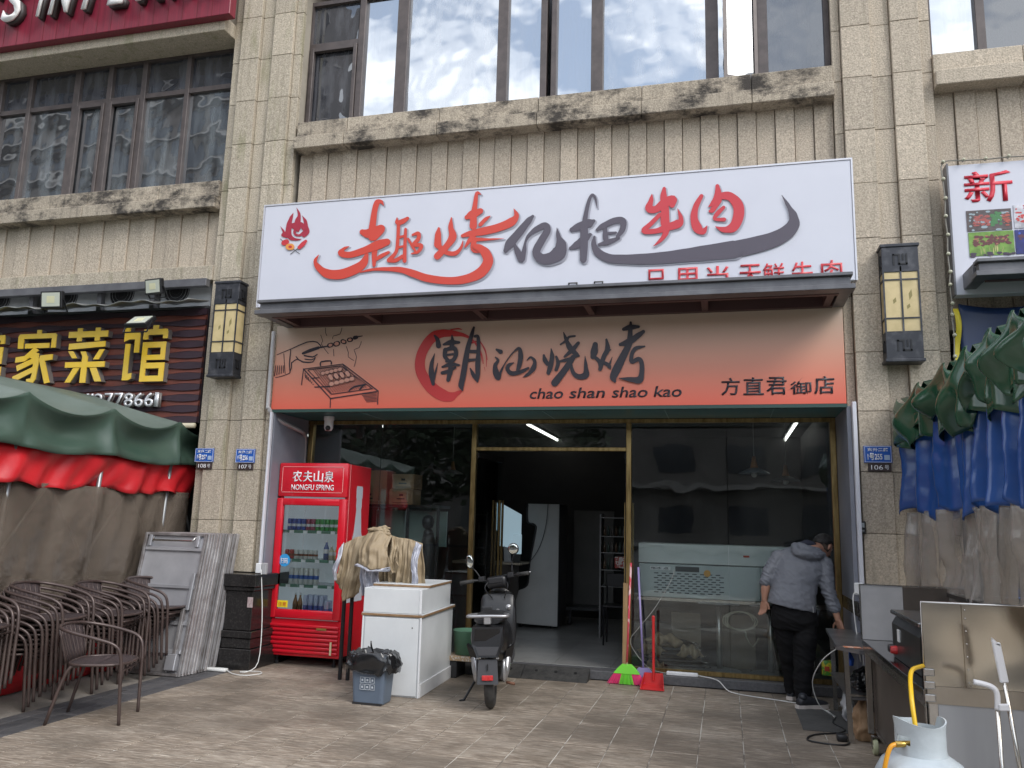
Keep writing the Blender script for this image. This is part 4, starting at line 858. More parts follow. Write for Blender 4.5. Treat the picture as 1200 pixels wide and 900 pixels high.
MB().box(-9.6, -6.9, 2.5, 7.62, 2.78, 2.80).build('flat_roof', GRT, BT)

# ================================================================== CHAIRS
CHM = mat('bronze_chair_tube', (.070, .049, .045), .33, .3, (.098, .071, .063), 8, coords='obj'); RAT = mat('brown_woven_rattan', (.066, .048, .047), .5, 0, (.04, .03, .032), 60, 2, .4, .6, coords='obj', stretch=(1, 1, .15), bump=.4)
def make_chair(label):
    t = T('chair', label, 'chair', (0, 0, 0), wd=False)
    arm = [(.215, -.235, 0), (.235, -.225, .25), (.25, -.215, .47), (.262, -.17, .555), (.275, -.05, .60), (.265, .10, .635), (.215, .215, .658), (.11, .272, .668), (0, .288, .67)]
    arm = arm+[(-x, y, z) for x, y, z in arm[-2::-1]]
    MB().tube(arm, .0125, 8, sm=4).build('arm_tube', CHM, t, True)
    for s in (-1, 1): MB().tube([(.17*s, .10, .395), (.18*s, .17, .36), (.205*s, .27, 0)], .0125, 8, sm=3).build('leg', CHM, t, True)
    q = MB(); 
    def seat(u, v):
        a = 2*math.pi*u; r_ = v; x = .225*math.copysign(abs(math.cos(a))**.7, math.cos(a)); y = .215*math.copysign(abs(math.sin(a))**.75, math.sin(a))-.02
        return (x*r_, y*r_, .415-.02*(1-r_**2)-(.006 if y > 0 else 0))
    q.grid(seat, 36, 5); o = q.build('seat', RAT, t, True, .012)
    q = MB(); q.tube([(.225*math.copysign(abs(math.cos(a))**.7, math.cos(a)), .215*math.copysign(abs(math.sin(a))**.75, math.sin(a))-.02, .412) for a in [2*math.pi*i/36 for i in range(37)]], .011, 6, cap=False); q.build('seat_rim', CHM, t, True)
    def back(u, v):
        a = R(-52+104*u); r_ = 1; return (.185*math.sin(a)*(1+.18*v)/math.sin(R(52)), .165+.03*math.cos(a)+.085*v*math.cos(a)+.0, .42+.24*v-.012*v*(1-math.cos(a))*1.2)
    MB().grid(back, 14, 6).build('back_weave', RAT, t, True, .008)
    q = MB()
    for k in range(9):
        u = k/8; q.tube([Vector(back(u, v))+Vector((0, .006 if False else -.005, 0)) for v in (0, .25, .5, .75, 1)], .0045, 5)
    q.build('back_ribs', CHM, t, True); tag(bpy.data.objects[-1] if False else [o_ for o_ in t.children if o_.name.startswith('back_ribs')][0], kind='stuff')
    MB().tube([(.20, -.20, .36), (-.20, -.20, .36)], .009, 6).build('stretcher', CHM, t, True)
    return t
ch0 = make_chair('single brown rattan armchair standing apart in front of the stacks')
ch0.location = (-4.53, 5.38, 0); ch0.rotation_euler = (0, 0, R(90+22))
def stack(x, y, rz, n_, who):
    d = Matrix.Rotation(rz, 3, 'Z') @ Vector((0, -1, 0))
    for k in range(n_):
        pos = 'topmost' if k == n_-1 else 'bottom' if k == 0 else ('second', 'third', 'fourth', 'fifth', 'sixth', 'seventh')[k-1]+' from the ground'
        lab = f'brown rattan armchair, {pos} in {who}'
        o = dup(ch0, (x+d.x*.036*k, y+d.y*.036*k, .037*k), rz, lab); o.rotation_euler = (R(1.2)*0, 0, rz+R(random.uniform(-1.5, 1.5))); o['group'] = 'stacked brown armchairs'
stack(-5.47, 6.90, R(90+8), 7, 'the chair stack nearest the metal tables'); stack(-5.44, 6.22, R(90+14), 7, 'the middle chair stack'); stack(-5.45, 5.50, R(90+16), 8, 'the chair stack behind the single chair'); stack(-5.48, 4.78, R(90+12), 8, 'the chair stack at the left photo edge')

# ================================================================== FOLDED METAL TABLES
SHT = mat('grey_table_steel', (.46, .46, .48), .34, .45, (.36, .36, .38), 3, 5, bump=.1, bscale=6, rnd=.12)
DKE = mat('dark_table_rim', (.17, .15, .145), .4, .3, (.30, .29, .29), 9, rnd=.7)
def make_table(lab):
    t = T('folding_table', lab, 'table', (0, 0, 0), wd=False)      # local: x width, z length, -y the underside
    w_, h_ = .71, 1.335
    MB().box(0, w_, -.006, .006, .03, h_).build('tabletop', SHT, t)
    q = MB(); q.box(0, .028, -.034, -.006, 0, h_, .003); q.box(w_-.028, w_, -.034, -.006, 0, h_, .003); q.box(.028, w_-.028, -.034, -.0065, h_-.028, h_, .003); q.box(.028, w_-.028, -.034, -.0065, 0, .03, .003); q.build('rim', DKE, t)
    return t
def table_detail(t):
    w_, h_ = .71, 1.335
    for z in (.46, .80, 1.16): MB().box(.03, w_-.03, -.028, -.0065, z, z+.035, .004).build('crossbar', SHT, t)
    for x in (.055, .6): MB().box(x, x+.035, -.04, -.007, 1.2, 1.31, .004).build('bracket', SHT, t)
    MB().tube([(.12, -.045, 1.30), (.12, -.05, 1.24), (.13, -.055, 1.255), (.58, -.055, 1.255), (.6, -.045, 1.30)], .009, 6).build('handle_bar', CHROME, t, True)
    MB().box(w_-.07, w_-.035, -.05, -.014, .60, .95, .004).build('leg', SHT, t); MB().box(w_-.11, w_-.075, -.055, -.014, .10, .62, .004).build('leg', DKE, t)
    MB().box(.03, w_-.03, -.05, -.014, .20, .24, .004).build('crossbar', SHT, t); MB().box(w_-.16, w_-.05, -.07, -.008, .05, .20, .006).build('bracket', SHT, t)
    MB().box(.03, w_-.15, -.03, -.008, .03, .17, .004).build('apron', DKE, t)
tb0 = make_table('tmp')
for k in range(12):
    o = tb0 if k == 0 else copy_tree(tb0)
    o.location = (-5.665+.004*random.uniform(-1, 1)+.004*k, 6.955+.0425*k, .0); o.rotation_euler = (-R(10.4), 0, R(random.uniform(-.6, .6)))
    o['label'] = 'folded steel table with its underside and braces facing out, front of the leaning row' if k == 0 else 'folded steel table leaning in the row beside the chairs, ' + ('last one against the left pillar' if k == 11 else ('second', 'third', 'fourth', 'fifth', 'sixth', 'seventh', 'eighth', 'ninth', 'tenth', 'eleventh')[k-1]+' from the front')
    o['group'] = 'folded steel tables leaning in a row'
    if k == 6: MB().box(.6, .69, -.04, -.035, 1.0, 1.33).build('orange_strip', mat('orange_strip', (.5, .16, .05), .6), o)
table_detail(tb0)
# extension lead on the ground
WCB = mat('white_cable', (.68, .68, .66), .45)
one('extension_lead', 'white cable and socket bar lying on the ground by the left plinth', 'cable', MB().box(-4.95, -4.72, 7.30, 7.36, .004, .035, .006).tube([(-4.72, 7.33, .02), (-4.6, 7.25, .008), (-4.45, 7.22, .008), (-4.36, 7.35, .008), (-4.45, 7.45, .008), (-4.60, 7.38, .008), (-4.5, 7.30, .02), (-4.44, 7.42, .1), (-4.48, 7.5, .5), (-4.58, 7.58, .97)], .0045, 6, sm=4), WCB, True)
# ================================================================== DRINKS FRIDGE
FR = T('drinks_fridge', 'tall red drinks fridge with a glass door full of cans and bottles', 'fridge', (-4.23, 8.18, 0))
REDF = mat('glossy_red_fridge', (.62, .008, .022), .24, 0, coat=.4); REDD2 = mat('deep_red_panel', (.58, .010, .020), .35)
x0, x1, y0, y1 = -4.635, -3.825, 7.875, 8.46
q = MB(); q.box(x0, x0+.05, y0+.06, y1, .10, 2.07, .01); q.box(x1-.05, x1, y0+.06, y1, .10, 2.07, .01); q.box(x0+.05, x1-.05, y1-.05, y1, .10, 2.07); q.box(x0+.05, x1-.05, y0+.06, y1-.05, 1.98, 2.07); q.box(x0+.05, x1-.05, y0+.06, y1-.05, .10, .46)
q.build('cabinet', REDD2, FR)
LIN = mat('glowing_liner', (.50, .54, .58), .4, emit=(.7, .78, .85), estr=.10)  # liner glows faintly by itself to brighten the inside; no lamp in there
q = MB(); q.box(x0+.05, x0+.056, y0+.06, y1-.056, .46, 1.98); q.box(x1-.056, x1-.05, y0+.06, y1-.056, .46, 1.98); q.box(x0+.057, x1-.057, y1-.056, y1-.05, .461, 1.979); q.box(x0+.057, x1-.057, y0+.06, y1-.057, .461, .467); q.box(x0+.057, x1-.057, y0+.06, y1-.057, 1.973, 1.979); q.build('liner', LIN, FR)
hd = MB().box(x0, x1, y0+.005, y0+.058, 1.72, 2.08, .018).build('header', REDF, FR, 'auto')
PNK = mat('pink_line', (.80, .35, .35), .4)
q = MB()
for a, b_, c, d in ((x0+.05, x1-.06, 2.035, 2.04), (x0+.05, x1-.06, 1.765, 1.77), (x0+.043, x0+.048, 1.775, 2.03), (x1-.056, x1-.051, 1.775, 2.03)): q.box(a, b_, y0+.001, y0+.006, c, d)
q.build('header_line', PNK, FR)
WP = mat('white_print', (.82, .82, .84), .4)
for i, ch in enumerate('农夫山泉'): text('brand_character', ch, x0+.165+.124*i, x0+.165+.124*i+.112, 1.875, 1.995, y0+.003, WP, FR, .002, .014)
text('brand_lettering', 'NONGFU SPRING', x0+.16, x0+.655, 1.79, 1.85, y0+.003, WP, FR, .002, .012)
q = MB(); q.box(x0, x0+.075, y0, y0+.058, .47, 1.705, .012); q.box(x1-.085, x1, y0, y0+.058, .47, 1.705, .012); q.box(x0+.07, x1-.08, y0+.001, y0+.057, 1.63, 1.704, .012); q.box(x0+.07, x1-.08, y0+.001, y0+.057, .471, .56, .012)
dr_ = q.build('door', REDF, FR, 'auto'); MB().box(x0+.06, x1-.07, y0+.028, y0+.034, .54, 1.65).build('door_glass', G_CLR, dr_)
MB().box(x0+.082, x0+.20, y0+.022, y0+.027, .575, .645).build('yellow_sticker', mat('yellow_sticker', (.80, .62, .02), .5), dr_)
q = MB().lathe((x0+.13, y0+.024, 1.055), [(0, 0), (.065, 0), (.065, .003), (0, .003)], 24, Matrix.Rotation(R(90), 4, 'X')); q.build('blue_sticker', mat('blue_sticker', (.03, .28, .60), .5), dr_)
text('sticker_text', '扫码', x0+.085, x0+.17, 1.02, 1.08, y0+.018, WP, dr_, .001, .01); text('sticker_text', '注意', x0+.095, x0+.185, .59, .63, y0+.02, mat('red_print', (.6, .1, .03), .5), dr_, .001, .0)
q = MB()
for k in range(7):
    z = .125+.042*k; q.box(x0+.012, x1-.012, y0+.004-.008*(k % 1), y0+.03, z, z+.034, .010)
gr_ = MB().box(x0, x1, y0+.03, y0+.06, .095, .46, .006).build('lower_panel', REDF, FR)
for k in range(7): MB().box(x0+.012, x1-.10 if k in () else x1-.012, y0+.006, y0+.029, .125+.043*k, .125+.043*k+.032, .012).build('louvre', REDF, gr_, 'auto')
MB().box(x1-.09, x1-.07, y0-.001, y0+.004, .13, .26).build('energy_strip', mat('cream_strip', (.75, .65, .4), .5), gr_)
MB().box(x1-.25, x1-.14, y0, y0+.005, .37, .39).build('badge', mat('gold_badge', (.5, .35, .1), .3, .6), gr_)
q = MB().box(x1+.001, x1+.003, y0+.058, y0+.064, .10, 2.07); q.build('side_line', PNK, FR)
# white bottle silhouette printed on the side
SCB = 1.3
bp_ = [(0, 0), (.30, 0), (.30, .35), (.285, .52), (.22, .72), (.195, .95), (.205, .99), (.20, 1.06), (.21, 1.08), (.21, 1.18), (.20, 1.20), (.10, 1.20), (.09, 1.18), (.09, 1.08), (.10, 1.06), (.095, .99), (.105, .95), (.08, .72), (.015, .52), (0, .35)]
MB().prism([(x1+.0025, y0+.11+a*SCB, .64+b_*1.01) for a, b_ in bp_], (.001, 0, 0)).build('bottle_print', mat('silver_print', (.55, .57, .62), .4), FR)
MB().prism([(x1+.0036, y0+.28+a, 1.02+b_) for a, b_ in ((0, 0), (.08, 0), (.075, .06), (.05, .14), (.03, .08))], (.001, 0, 0)).build('mountain_print', mat('blue_black_print', (.02, .04, .09), .5), FR)
for x in (x0+.08, x1-.08):
    for y in (y0+.1, y1-.08): MB().lathe((x, y, 0), [(0, 0), (.022, 0), (.022, .03), (.012, .04), (.012, .095), (0, .095)], 12).build('foot', BLACKM, FR)
shz = (1.36, 1.06, .80, .462)
for z in shz[:3]:
    MB().box(x0+.06, x1-.06, y0+.08, y1-.06, z, z+.006).build('shelf', mat('shelf_glass', (.45, .5, .52), .2), FR)
    MB().box(x0+.06, x1-.06, y0+.07, y0+.08, z-.02, z+.012).build('price_rail', mat('price_rail', (.42, .30, .30) if z != 1.36 else (.10, .22, .16), .5), FR)
    for k in range(4): MB().box(x0+.14+.16*k, x0+.19+.16*k, y0+.064, y0+.069, z-.022, z+.008).build('price_tag', WP, FR)
def drink(x, y, z, h, r_, col, kind, lab, band=None):
    nm = 'drink_can' if kind == 'can' else 'drink_bottle'
    t = T(nm, lab, 'can' if kind == 'can' else 'bottle', (x, y, z), group='drinks inside the red fridge')
    m = mat('drink_%.2f_%.2f_%.2f' % col, col, .3)
    if kind == 'can': MB().lathe((x, y, z), [(0, 0), (r_*.85, 0), (r_, .01), (r_, h-.012), (r_*.85, h), (0, h)], 12).build('body', m, t, 'auto')
    else: MB().lathe((x, y, z), [(0, 0), (r_, .0), (r_, h*.62), (r_*.5, h*.80), (r_*.38, h*.84), (r_*.38, h*.93)], 12).build('body', m, t, True); MB().lathe((x, y, z+h*.93), [(r_*.45, 0), (r_*.45, h*.07), (0, h*.07)], 10).build('cap', mat('cap', band or (.7, .7, .7), .4), t)
    if band: MB().lathe((x, y, z+h*.35), [(r_+.001, 0), (r_+.001, h*.22)], 12).build('label', mat('band_%.2f_%.2f_%.2f' % band, band, .4), t)
BLU, GRN, RDC, BRW, WHT, AMB = (.03, .07, .32), (.03, .28, .06), (.42, .03, .03), (.20, .06, .03), (.60, .60, .58), (.28, .13, .04)
row1 = [BLU]*4+[(.30, .05, .10)]*2+[GRN]*5
nm_ = {BLU: 'blue', (.30, .05, .10): 'red and blue', GRN: 'green', RDC: 'red', BRW: 'brown', WHT: 'white', AMB: 'amber'}
ORD = ('leftmost', 'second', 'third', 'fourth', 'fifth', 'sixth', 'seventh', 'eighth', 'ninth', 'tenth', 'eleventh')
for i, c in enumerate(row1):
    for r_ in range(2): drink(x0+.115+.055*i, y0+.11+.07*r_, shz[0]+.006, .125, .025, c, 'can', f'{ORD[i]} {nm_[c]} can in the {"front" if r_ == 0 else "rear"} row on the top fridge shelf', (.6, .62, .66))
for i in range(7): drink(x0+.10+.056*i, y0+.12, shz[1]+.006, .10, .024, RDC if i < 2 else WHT, 'can', (('leftmost', 'second')[i % 2]+' red can at the left of the second fridge shelf' if i < 2 else ORD[i]+' can from the left on the second fridge shelf, white with a dark top'), BRW)
for i, (c, h) in enumerate((((.10, .14, .34), .20), ((.55, .5, .36), .15), ((.6, .4, .15), .15))): drink(x0+.555+.062*i, y0+.12, shz[1]+.006, h, .028, c, 'bottle', ('dark blue bottle on the second fridge shelf', 'cream bottle at the right of the second fridge shelf', 'orange labelled bottle at the right of the second fridge shelf')[i], (.7, .7, .72))
for i in range(6): drink(x0+.17+.058*i, y0+.12, shz[2]+.006, .17, .027, WHT, 'can', ORD[i]+' white and blue can from the left on the third fridge shelf', (.05, .13, .42))
for i in range(2): drink(x0+.235+.055*i, y0+.12, shz[3]+.006, .25, .026, AMB, 'bottle', ('left', 'right')[i]+' amber glass bottle standing at the bottom of the fridge', (.15, .08, .03))
for i in range(5):
    for r_ in range(2): drink(x0+.36+.06*i, y0+.11+.08*r_, shz[3]+.006, .235-.05*(i > 3), .026, (.48, .52, .68), 'can', f'{ORD[i]} tall lilac and white can in the {"front" if r_ == 0 else "rear"} row at the fridge bottom', (.10, .14, .42))

# ================================================================== KHAKI RAINCOATS ON A STAND
KH = mat('khaki_coat_cloth', (.34, .265, .17), .62, 0, (.27, .205, .125), 3, bump=.35, bscale=9); SLV = mat('silver_lining', (.55, .56, .62), .42, .15, (.38, .39, .45), 5, bump=.5, bscale=10)
t = T('garment_stand', 'black metal stand holding the khaki parasol covers beside the fridge', 'stand', (-3.2, 7.45, 0))
for x in (-3.56, -3.48, -2.95): MB().box(x-.014, x+.014, 7.40, 7.428, 0, 1.22).build('post', BLACKM, t)
MB().box(-3.58, -2.93, 7.41, 7.425, 1.20, 1.23).build('top_bar', BLACKM, t)
def drape(cx, y, w0, w1, zt, zb, seed, m, nf=5, lean=0., tip=0., depth=.05, name='cloth', parent=None, hem=.03):
    rr = random.Random(seed); ph = [rr.uniform(0, 6.28) for _ in range(4)]
    def f(u, v):
        w_ = w0+(w1-w0)*(v**.7); s = u-.5; x = cx+s*w_+lean*v; k = .25+v
        yy = y-depth*k*(.6*math.sin(nf*6.28*u+ph[0])+.35*math.sin(nf*2.3*6.28*u+ph[1]+v*3))-.10*math.sin(math.pi*min(1, v*1.3))*math.cos(s*2.4)
        z = zt+(zb-zt)*v-abs(s)**1.6*.28*(1-v*.4)+hem*math.sin(nf*6.28*u+ph[2])*v+tip*s*v
        return (x+.012*math.sin(9*v+ph[3]), yy, z)
    o = MB().grid(f, 60, 22).build(name, m, parent, True, .005); return o
CT = T('parasol_cover', 'heap of khaki cloths with silver lining hung on the stand beside the fridge', 'cloth', (-3.2, 7.35, .7))
def flap(name, m, top, bot, bow, fd, nf, seed):
    """a hanging piece of cloth between two edges given left to right, bowed out and folded"""
    tp = [Vector(p) for p in top]; bt = [Vector(p) for p in bot]; rr = random.Random(seed); ph = [rr.uniform(0, 6.28) for _ in range(5)]
    def ev(P, u):
        k = u*(len(P)-1); i = min(int(k), len(P)-2); return P[i].lerp(P[i+1], k-i)
    def f(u, v):
        p = ev(tp, u).lerp(ev(bt, u), v); w_ = .35+.65*v
        fo = math.sin(nf*6.28*u+ph[0]+.8*v)+.45*math.sin(nf*2.7*6.28*u+ph[1]-1.5*v)+.3*math.sin(nf*5.1*u*6.28+ph[2]+v*4)
        n_ = noise.noise(Vector((u*5+seed, v*5, seed*.37)))
        return (p.x+.010*math.sin(7*v+ph[3])+.014*n_, p.y-bow*math.sin(math.pi*min(1, .15+v*.7))-fd*fo*w_-.03*n_, p.z+.012*math.sin(nf*6.28*u+ph[4])*v+.02*n_*v)
    return MB().grid(f, 64, 26).build(name, m, CT, True, .005)
flap('khaki_cloth', KH, [(-3.58, 7.42, 1.26), (-3.44, 7.38, 1.33), (-3.28, 7.36, 1.36)], [(-3.60, 7.36, .92), (-3.50, 7.32, .74), (-3.36, 7.34, .80)], .07, .022, 1.6, 3)
flap('silver_cloth', SLV, [(-3.60, 7.36, 1.22), (-3.54, 7.33, 1.28)], [(-3.62, 7.28, .98), (-3.57, 7.26, .93)], .05, .012, 1.0, 9)
flap('khaki_cloth', KH, [(-3.28, 7.36, 1.36), (-3.12, 7.36, 1.35), (-2.96, 7.38, 1.33)], [(-3.26, 7.38, .90), (-3.08, 7.36, .82), (-2.94, 7.38, .84)], .06, .03, 2.2, 5)
flap('silver_cloth', SLV, [(-3.33, 7.30, 1.20), (-3.12, 7.28, 1.18)], [(-3.31, 7.27, .80), (-3.10, 7.24, .84)], .06, .028, 1.7, 12)
flap('khaki_cloth', KH, [(-3.30, 7.30, 1.37), (-3.16, 7.27, 1.40), (-3.05, 7.30, 1.36)], [(-3.32, 7.17, 1.09), (-3.16, 7.12, 1.04), (-3.00, 7.16, 1.07)], .08, .018, 1.3, 17)
flap('silver_cloth', SLV, [(-3.325, 7.175, 1.095), (-3.16, 7.125, 1.045), (-2.995, 7.165, 1.075)], [(-3.32, 7.19, 1.075), (-3.16, 7.14, 1.022), (-2.99, 7.18, 1.05)], .08, .018, 1.3, 17)
flap('khaki_cloth', KH, [(-3.06, 7.32, 1.36), (-2.97, 7.30, 1.34)], [(-3.0, 7.20, 1.0), (-2.90, 7.18, 1.08)], .06, .016, 1.2, 20)
flap('khaki_cloth', KH, [(-2.98, 7.36, 1.34), (-2.86, 7.34, 1.33), (-2.74, 7.36, 1.29)], [(-2.98, 7.32, .86), (-2.84, 7.28, .84), (-2.68, 7.33, .90)], .09, .022, 1.6, 8)
flap('silver_cloth', SLV, [(-2.80, 7.26, 1.31), (-2.74, 7.27, 1.28)], [(-2.79, 7.18, .93), (-2.74, 7.2, .92)], .04, .014, 1.0, 33)
bn = MB()
for k in range(14):
    a = k*.9; bn.ball((-3.20+(.10-.004*k)*math.cos(a*1.7), 7.32+.05*math.sin(a*1.3), 1.345+.0065*k), .034, 10, (1.7, .9, .55))
remesh(bn, 'gathered_top', KH, CT, .008, 2, lambda p: .016*noise.noise(p*22))
hm = MB()                                     # curled silver hems
for pts in ([(-3.60, 7.30, .98), (-3.62, 7.27, 1.12), (-3.56, 7.25, 1.24), (-3.44, 7.26, 1.31)], [(-3.33, 7.22, .99), (-3.2, 7.2, .985), (-3.05, 7.22, 1.01), (-2.99, 7.26, 1.06)], [(-3.02, 7.2, 1.03), (-2.95, 7.2, 1.04), (-2.91, 7.24, 1.10)], [(-2.84, 7.22, 1.28), (-2.80, 7.2, 1.2), (-2.79, 7.2, 1.0), (-2.81, 7.2, .88)]): hm.tube(pts, [.004, .012, .012, .004][:len(pts)], 6, sm=5)
pass

# ================================================================== WHITE RECEPTION COUNTER
RC = T('reception_counter', 'white reception counter with a raised front and brown wood edges', 'counter', (-2.87, 7.4, 0)); RC.rotation_euler = (0, 0, R(3)); OFF.pop(RC.name); RC2 = RC
WHC = mat('white_laminate', (.66, .68, .69), .42, 0, (.58, .60, .61), 2.2)
def lc(x0, x1, y0, y1, z0, z1, b_=.003): return MB().box(x0, x1, y0-.0, y1, z0, z1, b_)
lc(-.265, .265, -.50, .52, 0, .665).build('base_cabinet', WHC, RC)
lc(-.275, -.262, -.513, -.501, 0, .665).build('corner_trim', WHITE, RC); lc(.255, .273, -.514, -.501, 0, .665).build('corner_trim', WHITE, RC)
lc(-.25, .245, -.511, -.502, .012, .655).build('front_panel', WHC, RC)
lc(.266, .278, -.49, .52, 0, .115).build('skirting', WHITE, RC); lc(-.285, .285, -.515, .54, .668, .688).build('wood_edge', WOOD, RC); lc(-.283, .283, -.513, .538, .6885, .694).build('top_board', WHC, RC)
lc(-.270, .262, -.512, .42, .696, .905).build('riser', WHC, RC); lc(.245, .268, -.517, -.5125, .696, .905).build('corner_trim', WHITE, RC); lc(-.27, .27, -.30, .43, .907, .925).build('wood_edge', WOOD, RC); lc(-.268, .268, -.298, .428, .9255, .932).build('top_board', WHC, RC)
MB().lathe((.19, -.515, .58), [(0, 0), (.006, 0)], 10, Matrix.Rotation(R(90), 4, 'X')).build('lock_hole', BLACKM, RC)
# ================================================================== BIN
t = T('waste_bin', 'grey-blue plastic waste bin with a black liner in front of the white counter', 'bin', (-2.875, 6.62, 0), wd=False)
BNP = mat('grey_blue_plastic', (.115, .15, .20), .45, 0, (.10, .13, .175), 4)
def rr_(w_, d, z, r_=.03): return [(sx*(w_-r_)+r_*math.cos(a), sy*(d-r_)+r_*math.sin(a), z) for sx, sy, a0 in ((1, 1, 0), (-1, 1, 90), (-1, -1, 180), (1, -1, 270)) for a in [R(a0+30*i) for i in range(4)]]
q = MB(); rings = [rr_(.125, .09, 0), rr_(.135, .10, .012), rr_(.155, .118, .36), rr_(.162, .124, .365), rr_(.162, .124, .385), rr_(.15, .112, .385), rr_(.12, .085, .02)]
vs = [v for r_ in rings for v in r_]; q.add(vs, [(i*16+k, i*16+(k+1) % 16, (i+1)*16+(k+1) % 16, (i+1)*16+k) for i in range(6) for k in range(16)]+[tuple(range(15, -1, -1)), tuple(96+k for k in range(16))]); q.build('body', BNP, t)
MB().box(-.128, .128, -.108, -.09, .0, .018).build('base_edge', BLACKP, t)
q = MB()
for i in range(3):
    for j in range(2):
        x, z = -.065+.045*i, .10+.055*j+.02
        for a, b_, c, d in ((0, .04, 0, .003), (0, .04, .042, .045), (0, .003, .003, .042), (.037, .04, .003, .042), (.013, .027, .014, .03)): q.box(x+a, x+b_, -.135, -.132, z+c, z+d)
lt = [(x, y+.022-(z-.12)*.035, z) for x, y, z in q.v]; q.v = lt; q.build('sorting_marks', mat('pale_bin_print', (.5, .54, .58), .5), t); text('bin_text', '垃圾分类', -.062, .068, .245, .275, -.1285, mat('pale_bin_print', (0, 0, 0)), t, .001, 0)
LNR = mat('black_liner', (.010, .010, .011), .22, 0, coat=.3)
def lin(u, v):
    a = 2*math.pi*u; n_ = noise.noise(Vector((math.cos(a)*3, math.sin(a)*3, v*3))); m_ = noise.noise(Vector((math.cos(a)*9, math.sin(a)*9, v*6)))
    pr = [(.6, .30), (.78, .375), (.95, .415), (1.04, .405), (1.12, .36), (1.18+.1*n_, .30), (1.16, .255+.05*n_)]
    k = v*6; i = min(5, int(k)); f = k-i; r_ = pr[i][0]*(1-f)+pr[i+1][0]*f; z = pr[i][1]*(1-f)+pr[i+1][1]*f
    r_ += .09*n_*v+.05*m_; cx = math.copysign(abs(math.cos(a))**.6, math.cos(a)); cy = math.copysign(abs(math.sin(a))**.6, math.sin(a))
    return (.168*r_*cx*(1.12 if v > .5 else 1), .128*r_*cy, z+.02*n_+.012*m_)
MB().grid(lin, 72, 24).build('liner', LNR, t, True); MB().tube([(0, -.02, .40), (-.01, -.05, .46), (-.012, -.055, .50)], [.006, .008, .006], 6).build('liner_knot', LNR, t, True)

# ================================================================== RUBBER RAMP
t = T('threshold_ramp', 'black rubber threshold ramp lying at the shop doorway', 'ramp', (-1.9, 8.27, 0))
for k, (a, b_) in enumerate(((-2.62, -1.98), (-1.975, -1.32))):
    o = MB().prism([(a, 8.14, .002), (a, 8.16, .014), (a, 8.34, .105), (a, 8.352, .105), (a, 8.352, .002)], (b_-a, 0, 0)).build('ramp_section', RUBBER, t)
    for x in (.2, .5, .8): 
        xx = a+(b_-a)*x; MB().lathe((xx, 8.26, .0665), [(0, .003), (.016, .003), (.016, -.004)], 10, Matrix.Rotation(R(26.8), 4, 'X')).build('bolt_hole', mat('deep_black', (.006, .006, .006), .9), o)

# ================================================================== SCOOTER
SC = T('scooter', 'black electric scooter parked rear end towards the street', 'scooter', (-1.89, 6.78, 0), wd=False)
SC.rotation_euler = (0, R(-2.5), R(11))
SB = mat('satin_black_body', (.010, .010, .011), .38, 0, (.014, .014, .016), 3, coat=.05); SG = mat('dark_grey_plastic', (.045, .045, .05), .5); SVR = mat('silver_cast', (.42, .42, .43), .35, .7)
def wheel(y, r_, nm):
    Mw = Matrix.Rotation(R(90), 4, 'Y'); prof = []
    for a in range(0, 361, 24): prof.append((r_-.042+.042*math.cos(R(a)), .040*math.sin(R(a))))
    w_ = MB().lathe((0, y, r_), prof, 32, Mw).build('wheel', RUBBER, SC, True)
    MB().lathe((0, y, r_), [(.05, -.03), (r_-.09, -.025), (r_-.075, -.03), (r_-.075, .03), (r_-.09, .025), (.05, .03)], 24, Mw).build('rim', SG, w_, 'auto'); MB().lathe((0, y, r_), [(0, -.055), (.045, -.055), (.055, -.03), (.055, .03), (.045, .055), (0, .055)], 16, Mw).build('hub', SVR, w_, 'auto')
wheel(0, .225, 'rear'); wheel(1.20, .22, 'front')
def body(name, rings, m, n=20, parent=SC, sq=.75):
    q = MB(); vs = []
    for (y, z, w_, h_) in rings:
        for k in range(n):
            a = 2*math.pi*k/n; vs.append((w_*math.copysign(abs(math.cos(a))**sq, math.cos(a)), y, z+h_*math.copysign(abs(math.sin(a))**sq, math.sin(a))))
    q.add(vs, [(i*n+k, i*n+(k+1) % n, (i+1)*n+(k+1) % n, (i+1)*n+k) for i in range(len(rings)-1) for k in range(n)]+[tuple(range(n-1, -1, -1)), tuple(range(len(vs)-n, len(vs)))])
    return q.build(name, m, parent, 'auto')
body('tail_body', [(-.20, .60, .085, .05), (-.17, .585, .125, .085), (-.05, .56, .155, .13), (.15, .53, .165, .17), (.38, .50, .165, .19), (.52, .44, .15, .15), (.60, .36, .14, .09)], SB)
body('seat', [(-.12, .70, .09, .02), (-.06, .71, .125, .035), (.15, .71, .14, .045), (.38, .70, .13, .045), (.52, .69, .10, .03)], BLACKP)
body('floorboard', [(.50, .30, .13, .05), (.62, .28, .15, .04), (.90, .28, .15, .04), (1.0, .34, .14, .05)], SG)
q = MB(); 
body('leg_shield', [(.86, .40, .14, .12), (.875, .56, .165, .20), (.93, .62, .17, .22), (1.0, .66, .15, .20), (1.05, .66, .10, .14)], SB, sq=.35)
body('front_nose', [(.98, .45, .12, .14), (1.06, .62, .13, .18), (1.10, .78, .11, .10)], SB)
MB().box(-.155, -.05, .865, .885, .60, .73, .01).build('glove_box', BLACKP, SC); MB().lathe((.10, .855, .72), [(0, .01), (.012, .012), (.018, 0), (.026, -.005)], 16, Matrix.Rotation(R(90), 4, 'X')).build('ignition', SVR, SC, True)
MB().lathe((.0, .868, .69), [(0, .01), (.014, .01), (.018, 0)], 12, Matrix.Rotation(R(90), 4, 'X')).build('switch', SVR, SC); MB().lathe((.0, .868, .64), [(0, .01), (.012, .01), (.016, 0)], 12, Matrix.Rotation(R(90), 4, 'X')).build('switch', BLACKP, SC)
